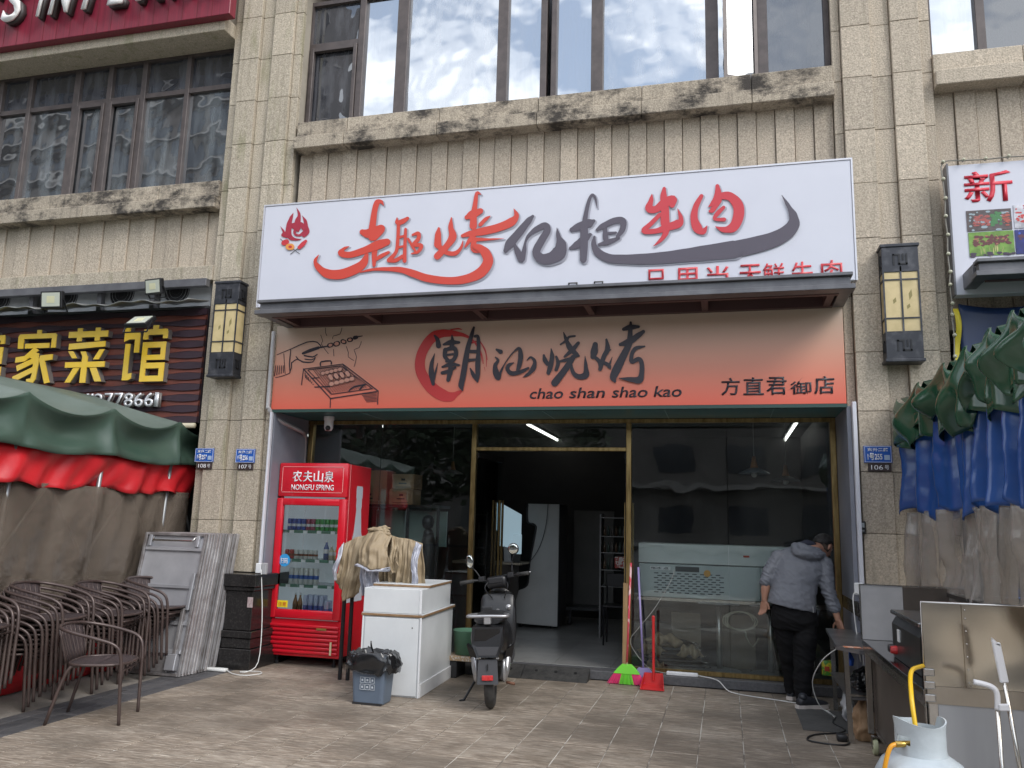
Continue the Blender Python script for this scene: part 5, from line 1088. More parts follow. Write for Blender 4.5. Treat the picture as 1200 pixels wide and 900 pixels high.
MB().tube([(-.08, 1.2, .22), (-.085, 1.13, .42), (-.03, 1.03, .66)], .018, 8).build('fork', SG, SC, True); MB().tube([(.08, 1.2, .22), (.085, 1.13, .42), (.03, 1.03, .66)], .018, 8).build('fork', SG, SC, True)
def fend(u, v):
    a = R(20+150*u); s = v*2-1; return (s*.06, 1.2+.26*math.cos(a)*-1, .22+.26*math.sin(a)-.02*s*s)
MB().grid(fend, 16, 6).build('front_mudguard', SB, SC, True, .004)
HB = T('hb', None, None, wd=False); bpy.data.objects.remove(HB)
S = Matrix.Translation((0, .94, .94)) @ Matrix.Rotation(R(-12), 4, 'Z') @ Matrix.Rotation(R(-8), 4, 'Y')
def tr(q): q.v = [tuple(S @ Vector(v)) for v in q.v]; return q
tr(MB().tube([(-.30, -.10, .05), (-.20, -.05, .05), (-.07, 0, .02), (0, 0, 0), (.07, 0, .02), (.20, -.05, .05), (.30, -.10, .05)], .012, 8, sm=3)).build('handlebar', BLACKM, SC, True)
for s in (-1, 1):
    tr(MB().tube([(.22*s, -.06, .05), (.34*s, -.12, .05)], .019, 10)).build('grip', RUBBER, SC, True)
    tr(MB().tube([(.19*s, -.02, .055), (.24*s, -.01, .06), (.35*s, -.06, .055)], .006, 6)).build('brake_lever', SVR if s > 0 else BLACKM, SC, True)
    tr(MB().box(.145*s-.03, .145*s+.03, -.06, 0, .03, .08, .008)).build('switch_pod', BLACKP, SC)
    mi = tr(MB().tube([(.16*s, -.03, .07), (.17*s, -.01, .17), (.20*s, -.02, .235)] if s > 0 else [(.16*s, -.03, .07), (.20*s, -.02, .14), (.23*s, -.04, .18)], .006, 6, sm=3)).build('mirror', BLACKM, SC, True)
    cz = .29 if s > 0 else .235; cx = .205*s if s > 0 else -.245
    tr(MB().ball((cx, -.02, cz), .055, 16, (1.0 if s > 0 else .75, .22, 1.0 if s > 0 else 1.25))).build('mirror_shell', BLACKP, mi, True)
    tr(MB().ball((cx, -.031, cz), .049, 16, (.95 if s > 0 else .7, .10, .95 if s > 0 else 1.22))).build('mirror_glass', mat('mirror_glass', (.75, .77, .72), .06, 1.), mi, True)
tr(MB().box(-.10, .10, -.07, .09, -.045, .065, .03)).build('dashboard', SB, SC, True); tr(MB().box(-.07, .07, -.076, -.068, .0, .045, .006)).build('display', BLACKP, SC)
MB().tube([(.06, .93, .98), (.10, .86, .92), (.06, .88, .80)], .005, 6, sm=4).build('brake_cable', BLACKM, SC, True); MB().tube([(-.06, .93, .98), (-.12, .86, .90), (-.05, .88, .80)], .005, 6, sm=4).build('brake_cable', BLACKM, SC, True)
# rear: grab rail, storage box, lamp, plate bracket
MB().tube([(-.115, .12, .735), (-.16, -.05, .745), (-.165, -.17, .75), (-.14, -.215, .752), (0, -.225, .755), (.14, -.215, .752), (.165, -.17, .75), (.16, -.05, .745), (.115, .12, .735)], .013, 8, sm=3).build('grab_rail', SVR, SC, True)
MB().box(-.03, .03, -.235, -.14, .69, .75, .006).build('rail_bracket', SVR, SC)
bx = MB(); bx.prism([(-.125, -.235, .67), (.125, -.235, .67), (.128, -.235, .54), (.085, -.26, .44), (-.085, -.26, .44), (-.128, -.235, .54)], (0, .12, .0)); bx.build('tail_box', SB, SC)
MB().prism([(-.10, -.239, .655), (.10, -.239, .655), (.105, -.239, .565), (-.105, -.239, .565)], (0, .004, 0)).build('tail_box_window', mat('gloss_black', (.008, .008, .009), .12), SC)
MB().prism([(-.095, -.262, .52), (.095, -.262, .52), (.07, -.268, .455), (-.07, -.268, .455)], (0, .02, .0)).build('lower_cover', SG, SC)
MB().prism([(-.075, -.235, .42), (.075, -.235, .42), (.085, -.27, .235), (-.085, -.27, .235)], (0, .03, .0)).build('plate_bracket', SG, SC)
MB().box(-.045, .045, -.282, -.272, .265, .305, .004).build('tail_reflector', mat('red_reflector', (.45, .02, .025), .2, 0, (.6, .05, .05), 60), SC); MB().box(-.004, .004, -.265, -.255, .34, .39).build('plate_slot', BLACKM, SC)
for s in (-1, 1):
    MB().tube([(.105*s, 0, .23), (.13*s, .06, .33), (.14*s, .13, .48)], [.03, .034, .03], 12, sm=3).build('shock_absorber', SVR, SC, True)
    MB().ball((.115*s, -.03, .30), .05, 12, (.55, .9, 1.9)).build('hub_cover', SVR, SC, True)
    MB().prism([(.13*s, .0, .46), (.20*s, .02, .50), (.17*s, .10, .36), (.12*s, .08, .34)], (0, .12, 0)).build('footrest', SB, SC)
    MB().box(.03*s-.012+.05*s, .03*s+.012+.05*s, -.245, -.238, .425, .435).build('tail_lamp', SVR, SC)
MB().tube([(-.10, .28, .26), (-.25, .24, .02), (-.29, .23, .012)], .011, 6).build('side_stand', BLACKM, SC, True); MB().tube([(.13, .02, .20), (.20, .0, .19)], .012, 6).build('axle_peg', mat('rusty_steel', (.16, .07, .04), .7), SC, True)

# ================================================================== BROOMS, DUSTPAN
LIME = mat('lime_plastic', (.22, .78, .07), .45); PINKB = mat('pink_bristle', (.85, .06, .22), .7); REDP2 = mat('red_plastic', (.62, .03, .03), .4, 0, (.5, .02, .02), 5); PURP = mat('purple_tube', (.30, .25, .50), .4)
def broom(name, lab, bx_, by, top, m_h, head, cols, w_=.17, h0=.16):
    t = T(name, lab, 'broom', (bx_, by, 0), group=None)
    MB().tube([(bx_, by+.02, h0), top], .0105, 10).build('handle', m_h, t, True)
    q = MB().prism([(bx_-.045, by, h0+.03), (bx_+.045, by, h0+.03), (bx_+.085, by, h0-.005), (bx_+w_-.05, by, h0-.045), (bx_+w_-.045, by, h0-.055), (bx_-w_+.045, by, h0-.055), (bx_-w_+.05, by, h0-.045), (bx_-.085, by, h0-.005)], (0, .045, 0)); q.build('head', head, t)
    for mm, rng in cols:
        q = MB()
        for k in rng:
            u = k/44-.5; xa = bx_+u*(2*w_-.10); xb = bx_+u*(2*w_+.03)+random.uniform(-.003, .003)
            for yy in (.006, .02, .034): q.tube([(xa, by+yy, h0-.054), (xb, by+yy*1.6-.01, .006+random.uniform(0, .006))], .0024, 4)
        tag(q.build('bristles', mm, t), kind='stuff')
broom('broom', 'lime green and pink broom with a red and white pole leaning on the door frame', -.945, 8.20, (-.925, 8.40, 1.14), mat('red_pole', (.62, .07, .10), .4, 0, (.75, .5, .5), 30, 1, .55, .6, stretch=(1, 1, .3)), LIME, [(PINKB, range(0, 14)), (LIME, range(14, 31)), (PINKB, range(31, 45))])
broom('broom', 'purple broom standing behind the red dustpan', -.79, 8.25, (-.855, 8.42, 1.10), PURP, PURP, [(PURP, range(0, 45))], .14, .13)
t = T('dustpan', 'red plastic dustpan with an upright red handle', 'dustpan', (-.69, 8.1, 0))
q = MB(); q.prism([(-.80, 8.02, .006), (-.575, 8.02, .006), (-.59, 8.20, .02), (-.785, 8.20, .02)], (0, 0, .006)); q.prism([(-.785, 8.20, .02), (-.59, 8.20, .02), (-.60, 8.21, .13), (-.775, 8.21, .13)], (0, .006, 0))
q.prism([(-.80, 8.02, .006), (-.785, 8.20, .02), (-.775, 8.21, .13), (-.793, 8.05, .05)], (.005, 0, 0)); q.prism([(-.575, 8.02, .006), (-.59, 8.20, .02), (-.60, 8.21, .13), (-.582, 8.05, .05)], (-.005, 0, 0)); q.build('pan', REDP2, t)
MB().box(-.70, -.675, 8.19, 8.215, .06, .62, .006).build('handle', REDP2, t, 'auto'); MB().box(-.702, -.673, 8.188, 8.217, .60, .66, .01).build('grip', REDP2, t)
t = T('wooden_lath', 'bare wooden lath with a lime foot leaning beside the doorway', 'lath', (-.985, 8.4, 0)); MB().bar((-.985, 8.40, .10), (-.982, 8.44, .94), .045, .02).build('lath', mat('raw_wood', (.42, .27, .13), .7, 0, (.32, .2, .09), 9, stretch=(8, 8, .8)), t); MB().box(-1.005, -.965, 8.385, 8.41, .088, .14).build('foot', LIME, t)
t = T('power_strip', 'white power strip lying on the dark step beside the dustpan', 'power strip', (-.42, 8.38, .09)); MB().box(-.58, -.28, 8.37, 8.42, .0885, .125, .008).build('body', WHITE, t, 'auto')
one('cable', 'white cable running from the power strip along the paving to the man', 'cable', MB().tube([(-.28, 8.39, .105), (-.1, 8.30, .09), (.0, 8.20, .02), (.15, 8.12, .006), (.4, 8.02, .006), (.65, 7.90, .006), (.80, 7.72, .006), (.84, 7.45, .006)], .0048, 6, sm=5), WCB, True)
one('cable', 'thin white cable hanging from the power strip up past the brooms', 'cable', MB().tube([(-.58, 8.39, .105), (-.75, 8.41, .14), (-.90, 8.42, .30), (-.93, 8.42, .40), (-.86, 8.43, .50), (-.70, 8.45, .70), (-.55, 8.46, .95), (-.50, 8.465, 1.08)], .0032, 6, sm=5), mat('grey_lead', (.36, .36, .34), .5), True)
one('cable', 'white cable looping from the wall socket down to the steel table', 'cable', MB().tube([(1.07, 7.6, 1.0), (1.04, 7.58, .99), (1.03, 7.56, .9), (1.05, 7.55, .6), (1.06, 7.5, .45)], .0048, 6, sm=5), WCB, True)
one('cable', 'white cable looping from under the table to the ground by the man', 'cable', MB().tube([(.82, 6.95, .62), (.72, 7.1, .50), (.66, 7.3, .30), (.72, 7.4, .10), (.85, 7.5, .01), (.80, 7.7, .006), (.95, 8.0, .006), (1.0, 8.05, .25)], .0042, 6, sm=5), WCB, True)
one('cable', 'black cable with an adapter lying curled before the steel table', 'cable', MB().tube([(.84, 7.45, .008), (.80, 7.25, .008), (.86, 7.05, .008), (.80, 6.92, .008), (.62, 6.80, .008), (.55, 6.62, .008), (.66, 6.55, .008), (.80, 6.56, .008), (.85, 6.72, .008), (.82, 6.9, .008)], .006, 6, sm=5).box(.76, .83, 6.66, 6.74, .004, .05, .006), BLACKP, True)
# ================================================================== RIGHT SIGN WITH FOOD PHOTOS
YR = 7.55
t = T('signboard', 'white sign with red characters and kebab photos, edged by a string of bulbs', 'sign', (3.2, YR, 3.6))
MB().box(1.97, 4.4, YR+.002, YR+.12, 3.55, 4.74, .004).build('face_panel', WHITEP, t); MB().box(1.955, 1.97, YR-.01, YR+.12, 3.55, 4.755).build('edge_trim', GREYALU, t)
RSL = mat('sign_red', (.58, .02, .045), .4)
for ch, a, b_ in (('新', 2.085, 2.47), ('疆', 2.57, 2.96), ('烤', 3.06, 3.44), ('肉', 3.54, 3.92)): text('red_character', ch, a, b_, 4.375, 4.665, YR-.002, RSL, t, .001, .012)
def photo(x0, x1, z0, z1, base, blobs, seed):
    rr = random.Random(seed); o = MB().box(x0, x1, YR-.004, YR+.001, z0, z1).build('food_photo', mat('photo_%d' % seed, base, .35, 0, tuple(v*.5 for v in base), 14), t)
    for kk, (n_, c, (a, b_, c0, c1), s) in enumerate(blobs):
        q = MB()
        for i in range(n_):
            x = x0+(x1-x0)*rr.uniform(a, b_); z = z0+(z1-z0)*rr.uniform(c0, c1); an = rr.uniform(0, 6.28); k_ = rr.uniform(.6, 1.2); yy = YR-.0045-.0003*kk-.00002*i
            q.add([(x+s[0]*k_*math.cos(j*1.047)*math.cos(an*.2), yy, z+s[1]*k_*math.sin(j*1.047)) for j in range(6)], [tuple(range(6))])
        tag(q.build('photo_detail', mat('pc_%.2f_%.2f_%.2f' % c, c, .4), o, fix=False), kind='stuff')
photo(2.09, 2.44, 4.115, 4.305, (.12, .09, .09), [(26, (.30, .38, .42), (.05, .9, .02, .95), (.03, .012)), (70, (.38, .09, .08), (.16, .5, .25, .75), (.02, .007)), (34, (.06, .20, .07), (.56, .76, .2, .85), (.022, .012)), (26, (.42, .10, .07), (.80, .95, .2, .8), (.02, .006))], 1)
photo(2.095, 2.445, 3.89, 4.105, (.20, .38, .06), [(50, (.12, .035, .035), (.12, .9, .42, .82), (.026, .014)), (22, (.40, .14, .10), (.12, .9, .42, .82), (.016, .008)), (14, (.55, .50, .22), (.25, .75, .02, .35), (.003, .03)), (12, (.05, .03, .06), (0, 1, 0, .12), (.03, .012))], 2)
photo(2.455, 2.80, 3.89, 4.105, (.02, .03, .22), [(40, (.10, .03, .05), (.1, .9, .3, .8), (.026, .014)), (14, (.05, .10, .5), (.1, .9, .1, .9), (.02, .01))], 3)
photo(2.46, 2.80, 4.12, 4.33, (.70, .70, .76), [(60, (.55, .06, .06), (.05, .95, .2, .95), (.026, .009)), (16, (.75, .72, .7), (.05, .95, 0, .6), (.002, .03))], 4)
LC = mat('red_small_print', (.55, .05, .06), .4)
for i, ch in enumerate('烤羊肉串大盘鸡'): text('small_character', ch, 2.22+.15*i, 2.34+.15*i, 3.665, 3.79, YR-.002, LC, t, .001, .02)
BL = T('bulb_string', 'string of small round bulbs running along the edge of the white kebab sign', 'string lights', (1.93, 7.5, 3))
pts = [(4.2, YR-.02, 4.77)]+[(x, YR-.02, 4.765+.006*(i % 2)) for i, x in enumerate((3.9, 3.55, 3.2, 2.85, 2.63, 2.446, 2.266, 2.09, 1.925))]+[(1.915+.008*(i % 2), YR-.03, z) for i, z in enumerate((4.60, 4.42, 4.255, 4.083, 3.91, 3.747, 3.632, 3.465, 3.367, 3.186, 3.0, 2.85))]
MB().tube(pts, .006, 5, sm=3).build('wire', mat('grey_wire', (.22, .21, .18), .6), BL, True)
BM = mat('frosted_bulb', (.42, .41, .30), .2, coat=.5)
for p in pts[1:-1]:
    b_ = MB().ball((p[0], p[1]-.018, p[2]), .017, 10).build('bulb', BM, BL, True); MB().tube([(p[0], p[1]-.004, p[2]), (p[0], p[1]+.008, p[2])], .013, 8).build('bulb_base', GREYALU, b_)
one('string_light_box', 'small pale fixtures row under the canopy beside the dark blue sheet', 'light', MB().box(2.33, 2.50, 7.45, 7.5, 3.25, 3.28).box(2.33, 2.50, 7.45, 7.5, 3.21, 3.24).lathe((2.36, 7.42, 3.22), [(0, 0), (.03, .01), (.03, .04), (0, .05)], 12), mat('pale_fixture', (.4, .38, .34), .5))
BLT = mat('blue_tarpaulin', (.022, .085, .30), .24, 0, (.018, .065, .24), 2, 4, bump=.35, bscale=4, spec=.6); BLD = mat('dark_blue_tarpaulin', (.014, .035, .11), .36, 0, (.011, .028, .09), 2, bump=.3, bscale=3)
GRG = mat('glossy_green_tarpaulin', (.022, .085, .045), .20, 0, (.018, .068, .038), 2, 4, bump=.3, bscale=5, spec=.7)
def bsh(u, v): x = 2.01+2.4*u; z = 3.50-1.9*v; return (x, 7.62-.04*math.sin(x*5+v*3)-.03*math.sin(v*9+x*2), z-.05*math.sin(u*9)*(1-v))
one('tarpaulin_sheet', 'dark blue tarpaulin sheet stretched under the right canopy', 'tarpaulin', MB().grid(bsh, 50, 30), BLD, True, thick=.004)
one('tarpaulin_strip', 'narrow yellow tarpaulin edge beside the string of bulbs', 'tarpaulin', MB().grid(lambda u, v: (1.955+.045*u+.015*math.sin(v*6), 7.64-.02*math.sin(v*9), 3.45-.62*v), 3, 16), mat('yellow_tarp', (.62, .50, .03), .5), True, thick=.004)

# ================================================================== RIGHT BOOTH, ITS SHEETS GATHERED IN FOLDS
RB = T('tarpaulin_booth', 'market booth with gathered glossy green, blue and clear plastic sheets beside the right pillar', 'booth', (1.8, 6, 0))
KP = [7.66, 6.80, 6.02, 5.48, 5.0, 4.62, 4.25, 3.9]
def ph_(y):
    for i, (a, b_) in enumerate(zip(KP, KP[1:])):
        if b_ <= y <= a: return i+(a-y)/(a-b_)
    return 0 if y > KP[0] else len(KP)-1.001
def yk(p): i = min(int(p), len(KP)-2); return KP[i]+(KP[i+1]-KP[i])*(p-i)
NK = len(KP)-1
def gtop(u, v):
    p = u*(NK-.001); f = p-int(p); s = math.sin(math.pi*f); i = int(p); rr = random.Random(i); y = yk(p)
    zt = 2.665-.10*s-.012*i*0; hem = 2.235+.05*math.sin(i*2.1)+(.07 if i % 2 else -.03)*s+.035*math.sin(f*9+i); pk = 1-s
    x = 1.50-.13*s*math.sin(math.pi*min(1, v*.9+.08))-.05*v*math.sin(f*12.5+i*1.7)-.02*math.sin(v*7+f*9)-.03*pk
    return (x, y+.05*math.sin(v*5+i)*s, zt+(hem-zt)*v)
MB().grid(gtop, 230, 18).build('green_valance', GRG, RB, True, .004)
def groof(u, v):
    p = u*(NK-.001); f = p-int(p); s = math.sin(math.pi*f); return (1.50+1.5*v, yk(p), 2.665-.10*s+.35*v)
MB().grid(groof, 140, 6).build('green_roof', GRG, RB, True, .004)
def gunder(u, v):      # inner skirt hanging in front of the blue sheet
    p = u*(NK-.001); f = (p*1.0+.5) % 1; s = math.sin(math.pi*f); i = int(p+.5); return (1.535-.10*s-.02*math.sin(f*11), yk(p), 2.50-.06*s-(.33+.06*math.sin(i*3.3)-.12*s)*v)
MB().grid(gunder, 160, 8).build('green_skirt', GRG, RB, True, .004)
def bl(u, v):
    p = u*(NK-.001)*1.0; y = yk(p); a = math.sin(p*2*math.pi*1.45+1.0); b_ = math.sin(p*2*math.pi*3.1+.6*v*2); hem = 1.66+.035*math.sin(p*5.1)+.03*math.sin(p*11)
    x = 1.555-(.05+.035*v)*a-(.022+.01*v)*b_+.05*noise.noise(Vector((y*2.6, v*2.5, 7)))*(.2+.8*v)*.7+.010*noise.noise(Vector((y*8, v*9, 2))); zt = 2.55
    return (x, y+.015*math.sin(v*6+p*3), zt+(hem-zt)*v)
MB().grid(bl, 280, 34).build('blue_sheet', BLT, RB, True, .004)
CPL = clear_plastic('clear_plastic_sheet', (.42, .40, .38), .36, .06, .9)
CPL.node_tree.nodes['Principled BSDF'].inputs['Coat Weight'].default_value = 1
def cp(u, v):
    p = u*(NK-.001); y = yk(p); a = math.sin(p*2*math.pi*1.45+1.0); b_ = math.sin(p*2*math.pi*3.1+v*2.2); c = math.sin(p*2*math.pi*5.3+v*5)
    return (1.56-(.05+.02*v)*a-.03*b_-.016*c+.05*noise.noise(Vector((y*3.5, v*5, 3)))+.02*noise.noise(Vector((y*11, v*13, 1))), y, 1.68-1.62*v)
MB().grid(cp, 300, 48).build('clear_sheet', CPL, RB, True, .002)
for y in (7.55, 6.0, 4.4): MB().tube([(1.62, y, .01), (1.60, y, 2.6)], .022, 8).build('post', PG, RB, True)
MB().tube([(1.56, 7.66, 2.58), (1.56, 3.9, 2.58)], .02, 8).build('top_rail', PG, RB, True)
MB().box(4.2, 4.25, 3.5, 7.66, 0, 2.9).build('far_wall', DARKIN, RB)

# ================================================================== STAINLESS CART
HST = mat('dented_stainless', (.56, .50, .41), .15, 1., (.46, .40, .32), 2.5, 2, bump=.65, bscale=2.7, rvar=.04)
HST.node_tree.nodes['Bump'].inputs['Distance'].default_value = .04
for n_ in HST.node_tree.nodes:
    if n_.type == 'TEX_NOISE' and abs(n_.inputs['Scale'].default_value-2.7) < .01: n_.inputs['Detail'].default_value = .6
DST = mat('dark_brown_steel', (.20, .17, .15), .35, .7, (.15, .13, .115), 3)  # dark brown steel of the recessed and far cart panels
CT2 = T('steel_cart', 'stainless steel street food cart with dented splash panels and castors', 'cart', (1.3, 5.5, 0))
MB().box(.93, 1.75, 4.58, 6.50, .715, .748, .003).build('worktop', mat('dark_polished_steel', (.33, .32, .31), .14, 1., (.26, .25, .245), 3, bump=.06, bscale=4), CT2)
MB().box(.935, .95, 4.59, 6.49, .665, .714).build('apron', STEEL, CT2)
for x, y in ((.94, 4.60), (.94, 6.44), (1.70, 4.60), (1.70, 6.44)): MB().box(x, x+.04, y, y+.04, .12, .714, .002).build('leg', STEEL, CT2)
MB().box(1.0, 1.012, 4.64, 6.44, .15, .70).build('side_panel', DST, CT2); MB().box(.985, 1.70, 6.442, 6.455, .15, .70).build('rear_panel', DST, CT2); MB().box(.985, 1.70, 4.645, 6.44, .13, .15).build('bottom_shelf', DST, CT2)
MB().box(.93, 1.216, 6.488, 6.50, .749, 1.128, .002).build('end_panel', mat('pale_brushed_steel', (.50, .50, .51), .45, .4, (.42, .42, .43), 4, bump=.15, bscale=7), CT2)
q = MB()
for a, b_, c, d in ((.925, .935, .749, 1.135), (.936, 1.75, 1.128, 1.137)): q.box(a, b_, 6.482, 6.487, c, d)
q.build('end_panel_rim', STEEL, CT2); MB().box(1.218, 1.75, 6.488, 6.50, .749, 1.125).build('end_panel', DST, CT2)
MB().box(.935, 1.118, 4.545, 4.56, .775, 1.165).build('splash_panel', HST, CT2); MB().box(1.132, 1.80, 4.545, 4.56, .775, 1.165).build('splash_panel', HST, CT2); MB().box(1.112, 1.138, 4.538, 4.544, .775, 1.165).build('panel_seam', HST, CT2)
q = MB()
for z in (.80, .86, .92, .98, 1.04, 1.10, 1.14): q.ball((1.125, 4.536, z), .0045, 8)
tag(q.build('rivets', STEEL, CT2, True), kind='stuff')
q = MB(); q.tube([(.932, 4.55, .69), (.932, 4.55, 1.168), (1.80, 4.55, 1.168)], .007, 8); q.build('panel_rim', STEEL, CT2, True)
for z in (.70, .76, .82): MB().box(.925, .975, 4.535, 4.541, z, z+.035, .004).build('hinge', STEEL, CT2)
MB().box(.94, 1.80, 4.548, 4.562, .69, .773).build('front_rail', mat('warm_steel', (.42, .37, .31), .35, .8, (.34, .3, .25), 3), CT2)
MB().box(.985, 1.80, 4.552, 4.566, .02, .689).build('front_panel', mat('grey_satin_panel', (.40, .41, .43), .35, .35, (.33, .34, .36), 1.6, 3, stretch=(3, 1, .5), bump=.05), CT2); MB().box(.945, .983, 4.55, 4.575, .12, .689).build('corner_plate', STEEL, CT2)
GRNW = mat('cream_castor', (.45, .47, .30), .4)
for x, y in ((.97, 6.38), (.97, 4.66), (1.7, 6.38)):
    c_ = MB().lathe((x, y, .055), [(0, -.016), (.05, -.016), (.055, -.01), (.055, .01), (.05, .016), (0, .016)], 20, Matrix.Rotation(R(90), 4, 'Y')).build('castor', GRNW, CT2, 'auto')
    MB().lathe((x, y, .055), [(0, -.019), (.02, -.019), (.02, .019), (0, .019)], 12, Matrix.Rotation(R(90), 4, 'Y')).build('castor_hub', STEEL, c_); MB().prism([(x-.022, y-.03, .12), (x-.022, y+.03, .12), (x-.022, y+.012, .05), (x-.022, y-.012, .05)], (.004, 0, 0)).box(x-.022, x+.022, y-.03, y+.03, .115, .122).build('castor_fork', STEEL, c_)
t = T('gas_grill', 'dark steel tabletop grill with a red knob standing on the cart', 'grill', (1.15, 5.4, .75))
q = MB(); q.prism([(1.0, 4.95, .752), (1.0, 5.72, .752), (1.0, 5.72, .95), (1.03, 5.72, 1.0), (1.03, 4.95, 1.0), (1.0, 4.95, .95)], (.42, 0, 0)); q.build('body', mat('dark_grill_steel', (.09, .09, .09), .28, .85, (.14, .14, .14), 5), t)
MB().box(.995, 1.43, 4.94, 5.73, 1.003, 1.03, .006).build('lid', mat('grill_lid', (.30, .30, .30), .25, 1.), t, 'auto'); MB().box(.994, .999, 5.48, 5.54, .86, .93).build('white_label', WHITE, t)
for y in (5.60, 5.68):
    MB().lathe((1.0, y, .80), [(0, -.035), (.022, -.035), (.026, -.005), (.026, 0)], 12, Matrix.Rotation(R(90), 4, 'Y')).build('knob', mat('red_knob', (.5, .02, .02), .35) if y < 5.65 else BLACKP, t)
one('steel_counter', 'second stainless counter with a dark edge behind the cart', 'counter', MB().box(1.50, 2.6, 5.1, 7.30, 1.07, 1.10, .003).box(1.55, 1.58, 5.15, 5.18, .0, 1.07).box(1.55, 1.58, 7.2, 7.23, 0, 1.07).box(1.56, 2.55, 5.14, 7.24, .95, 1.065), mat('dark_counter_steel', (.13, .13, .13), .25, .9, (.2, .2, .2), 2))
one('tarpaulin_sheet', 'crumpled blue tarpaulin lying on the rear steel counter', 'tarpaulin', MB().grid(lambda u, v: (1.62+.8*u, 5.9+1.1*v, 1.115+.03*abs(noise.noise(Vector((u*6, v*6, 2))))), 24, 24), BLT, True, thick=.004)

# ================================================================== SMALL STEEL TABLE
t = T('steel_table', 'small stainless table the man leans on, with clutter on its lower shelf', 'table', (1.0, 7.2, 0))
crn = [(.84, 7.90), (.785, 6.745), (.92, 6.56), (1.22, 6.56), (1.24, 7.90)]
MB().prism([(x, y, .635) for x, y in crn], (0, 0, .028)).build('tabletop', STEELB, t)
for x, y in ((.84, 6.66), (.875, 7.80), (1.17, 6.60), (1.19, 7.80)): MB().bar((x, y, .635), (x+.012, y, .0), .034, .034, (0, 1, 0)).build('leg', STEEL, t)
MB().box(.85, 1.19, 6.66, 7.78, .30, .315).build('shelf', STEELB, t); MB().box(.86, 1.2, 6.62, 6.635, .33, .345).build('rail', STEEL, t)
one('paper_label', 'orange and white printed label lying on the near edge of the steel table', 'label', MB().box(.83, .95, 6.64, 6.72, .6655, .668), mat('orange_label', (.75, .22, .08), .6, 0, (.75, .65, .55), 40, 2, .5, .55))
def blob(name, lab, cat, cx, cy, z0, sx, sy, h, m, seed, amp=.3, fr=4., pinch=0.):
    def f(u, v):
        a = 2*math.pi*u; k = math.sin(math.pi*min(1, .12+v*.88))**.5*(1-pinch*v); n_ = 1+amp*noise.noise(Vector((math.cos(a)*fr*.5+seed, math.sin(a)*fr*.5, v*fr)))
        return (cx+sx*k*n_*math.copysign(abs(math.cos(a))**.7, math.cos(a)), cy+sy*k*n_*math.copysign(abs(math.sin(a))**.7, math.sin(a)), z0+h*v*(1+.06*math.sin(a*3+seed)))
    return one(name, lab, cat, MB().grid(f, 40, 22), m, True)
blob('paper_bag', 'crumpled brown paper bag standing under the steel table', 'bag', .965, 6.80, .004, .085, .11, .29, mat('brown_paper', (.45, .30, .18), .7, 0, (.36, .22, .12), 5, bump=.7, bscale=12), 3, .45, 5, .25)
blob('plastic_bag', 'black plastic bag on the lower shelf of the steel table', 'bag', 1.02, 7.0, .317, .12, .16, .17, LNR, 8, .5, 6, .4)
blob('plastic_bag', 'white plastic bag leaning behind the leg of the steel table', 'bag', .93, 7.35, .02, .05, .12, .27, mat('white_bag', (.55, .56, .57), .35, 0, (.42, .43, .45), 6, bump=.6, bscale=12), 5, .5, 6, .5)
blob('plastic_box', 'bright blue plastic bag on the lower shelf of the steel table', 'bag', .90, 6.95, .50, .035, .06, .10, mat('bright_blue', (.02, .10, .50), .35), 6, .4, 5, .3)
t = T('snack_bag', 'yellow and green snack packet hanging beside the far table leg', 'packet', (.80, 7.9, .30)); MB().box(.80, .90, 7.96, 7.985, .25, .38, .012).build('packet', mat('yellow_packet', (.60, .50, .03), .3, 0, (.08, .28, .04), 22, 2, .45, .55), t, 'auto'); MB().box(.825, .865, 7.955, 7.96, .29, .33).build('print', mat('red_dot', (.45, .06, .03), .4), t)

# ================================================================== GAS CYLINDER
t = T('gas_cylinder', 'pale grey gas cylinder with a collar and two yellow hoses', 'gas cylinder', (.80, 4.06, 0), wd=False); t.scale = (1.1, 1.1, 1.0)
CYL = mat('pale_grey_paint', (.42, .47, .50), .32, 0, (.34, .38, .41), 7, 5, .45, .75, bump=.18, bscale=14, coords='obj', coat=.2)
MB().lathe((0, 0, 0), [(0, .02), (.13, .02), (.165, .05), (.178, .10), (.178, .43), (.170, .485), (.145, .535), (.10, .568), (.075, .575), (0, .58)], 40).build('tank', CYL, t, True)
MB().lathe((0, 0, 0), [(.14, 0), (.145, 0), (.145, .05), (.14, .05)], 32).build('foot_ring', CYL, t, True); MB().lathe((0, 0, 0), [(.178, .225), (.1805, .227), (.1805, .237), (.178, .24)], 40).build('weld_seam', CYL, t, True)
q = MB(); n_ = 64; vs = []; idx = {}
def wall(a): return .705+.012*math.sin(a*2+1)-(.05 if abs(((a-R(62))+math.pi) % (2*math.pi)-math.pi) < R(24) else 0)
zl = [.562, .588, .612, .648, .674, 1.0]
for ri, r_ in enumerate((.099, .093)):
    for j, z in enumerate(zl):
        for k in range(n_):
            a = 2*math.pi*k/n_; zz_ = min(z, wall(a)) if z == 1.0 else z; rr = r_*.93+(.004 if z == 1.0 else 0)+(.006 if z == .562 else 0); vs.append((rr*math.cos(a), rr*math.sin(a), zz_))
def vid(ri, j, k): return ri*len(zl)*n_+j*n_+k % n_
fs = []
def hole(j, k):
    a = (k+.5)*360/n_; return 2 <= j <= 2 and (abs(((a-218)+180) % 360-180) < 19 or abs(((a-38)+180) % 360-180) < 19)
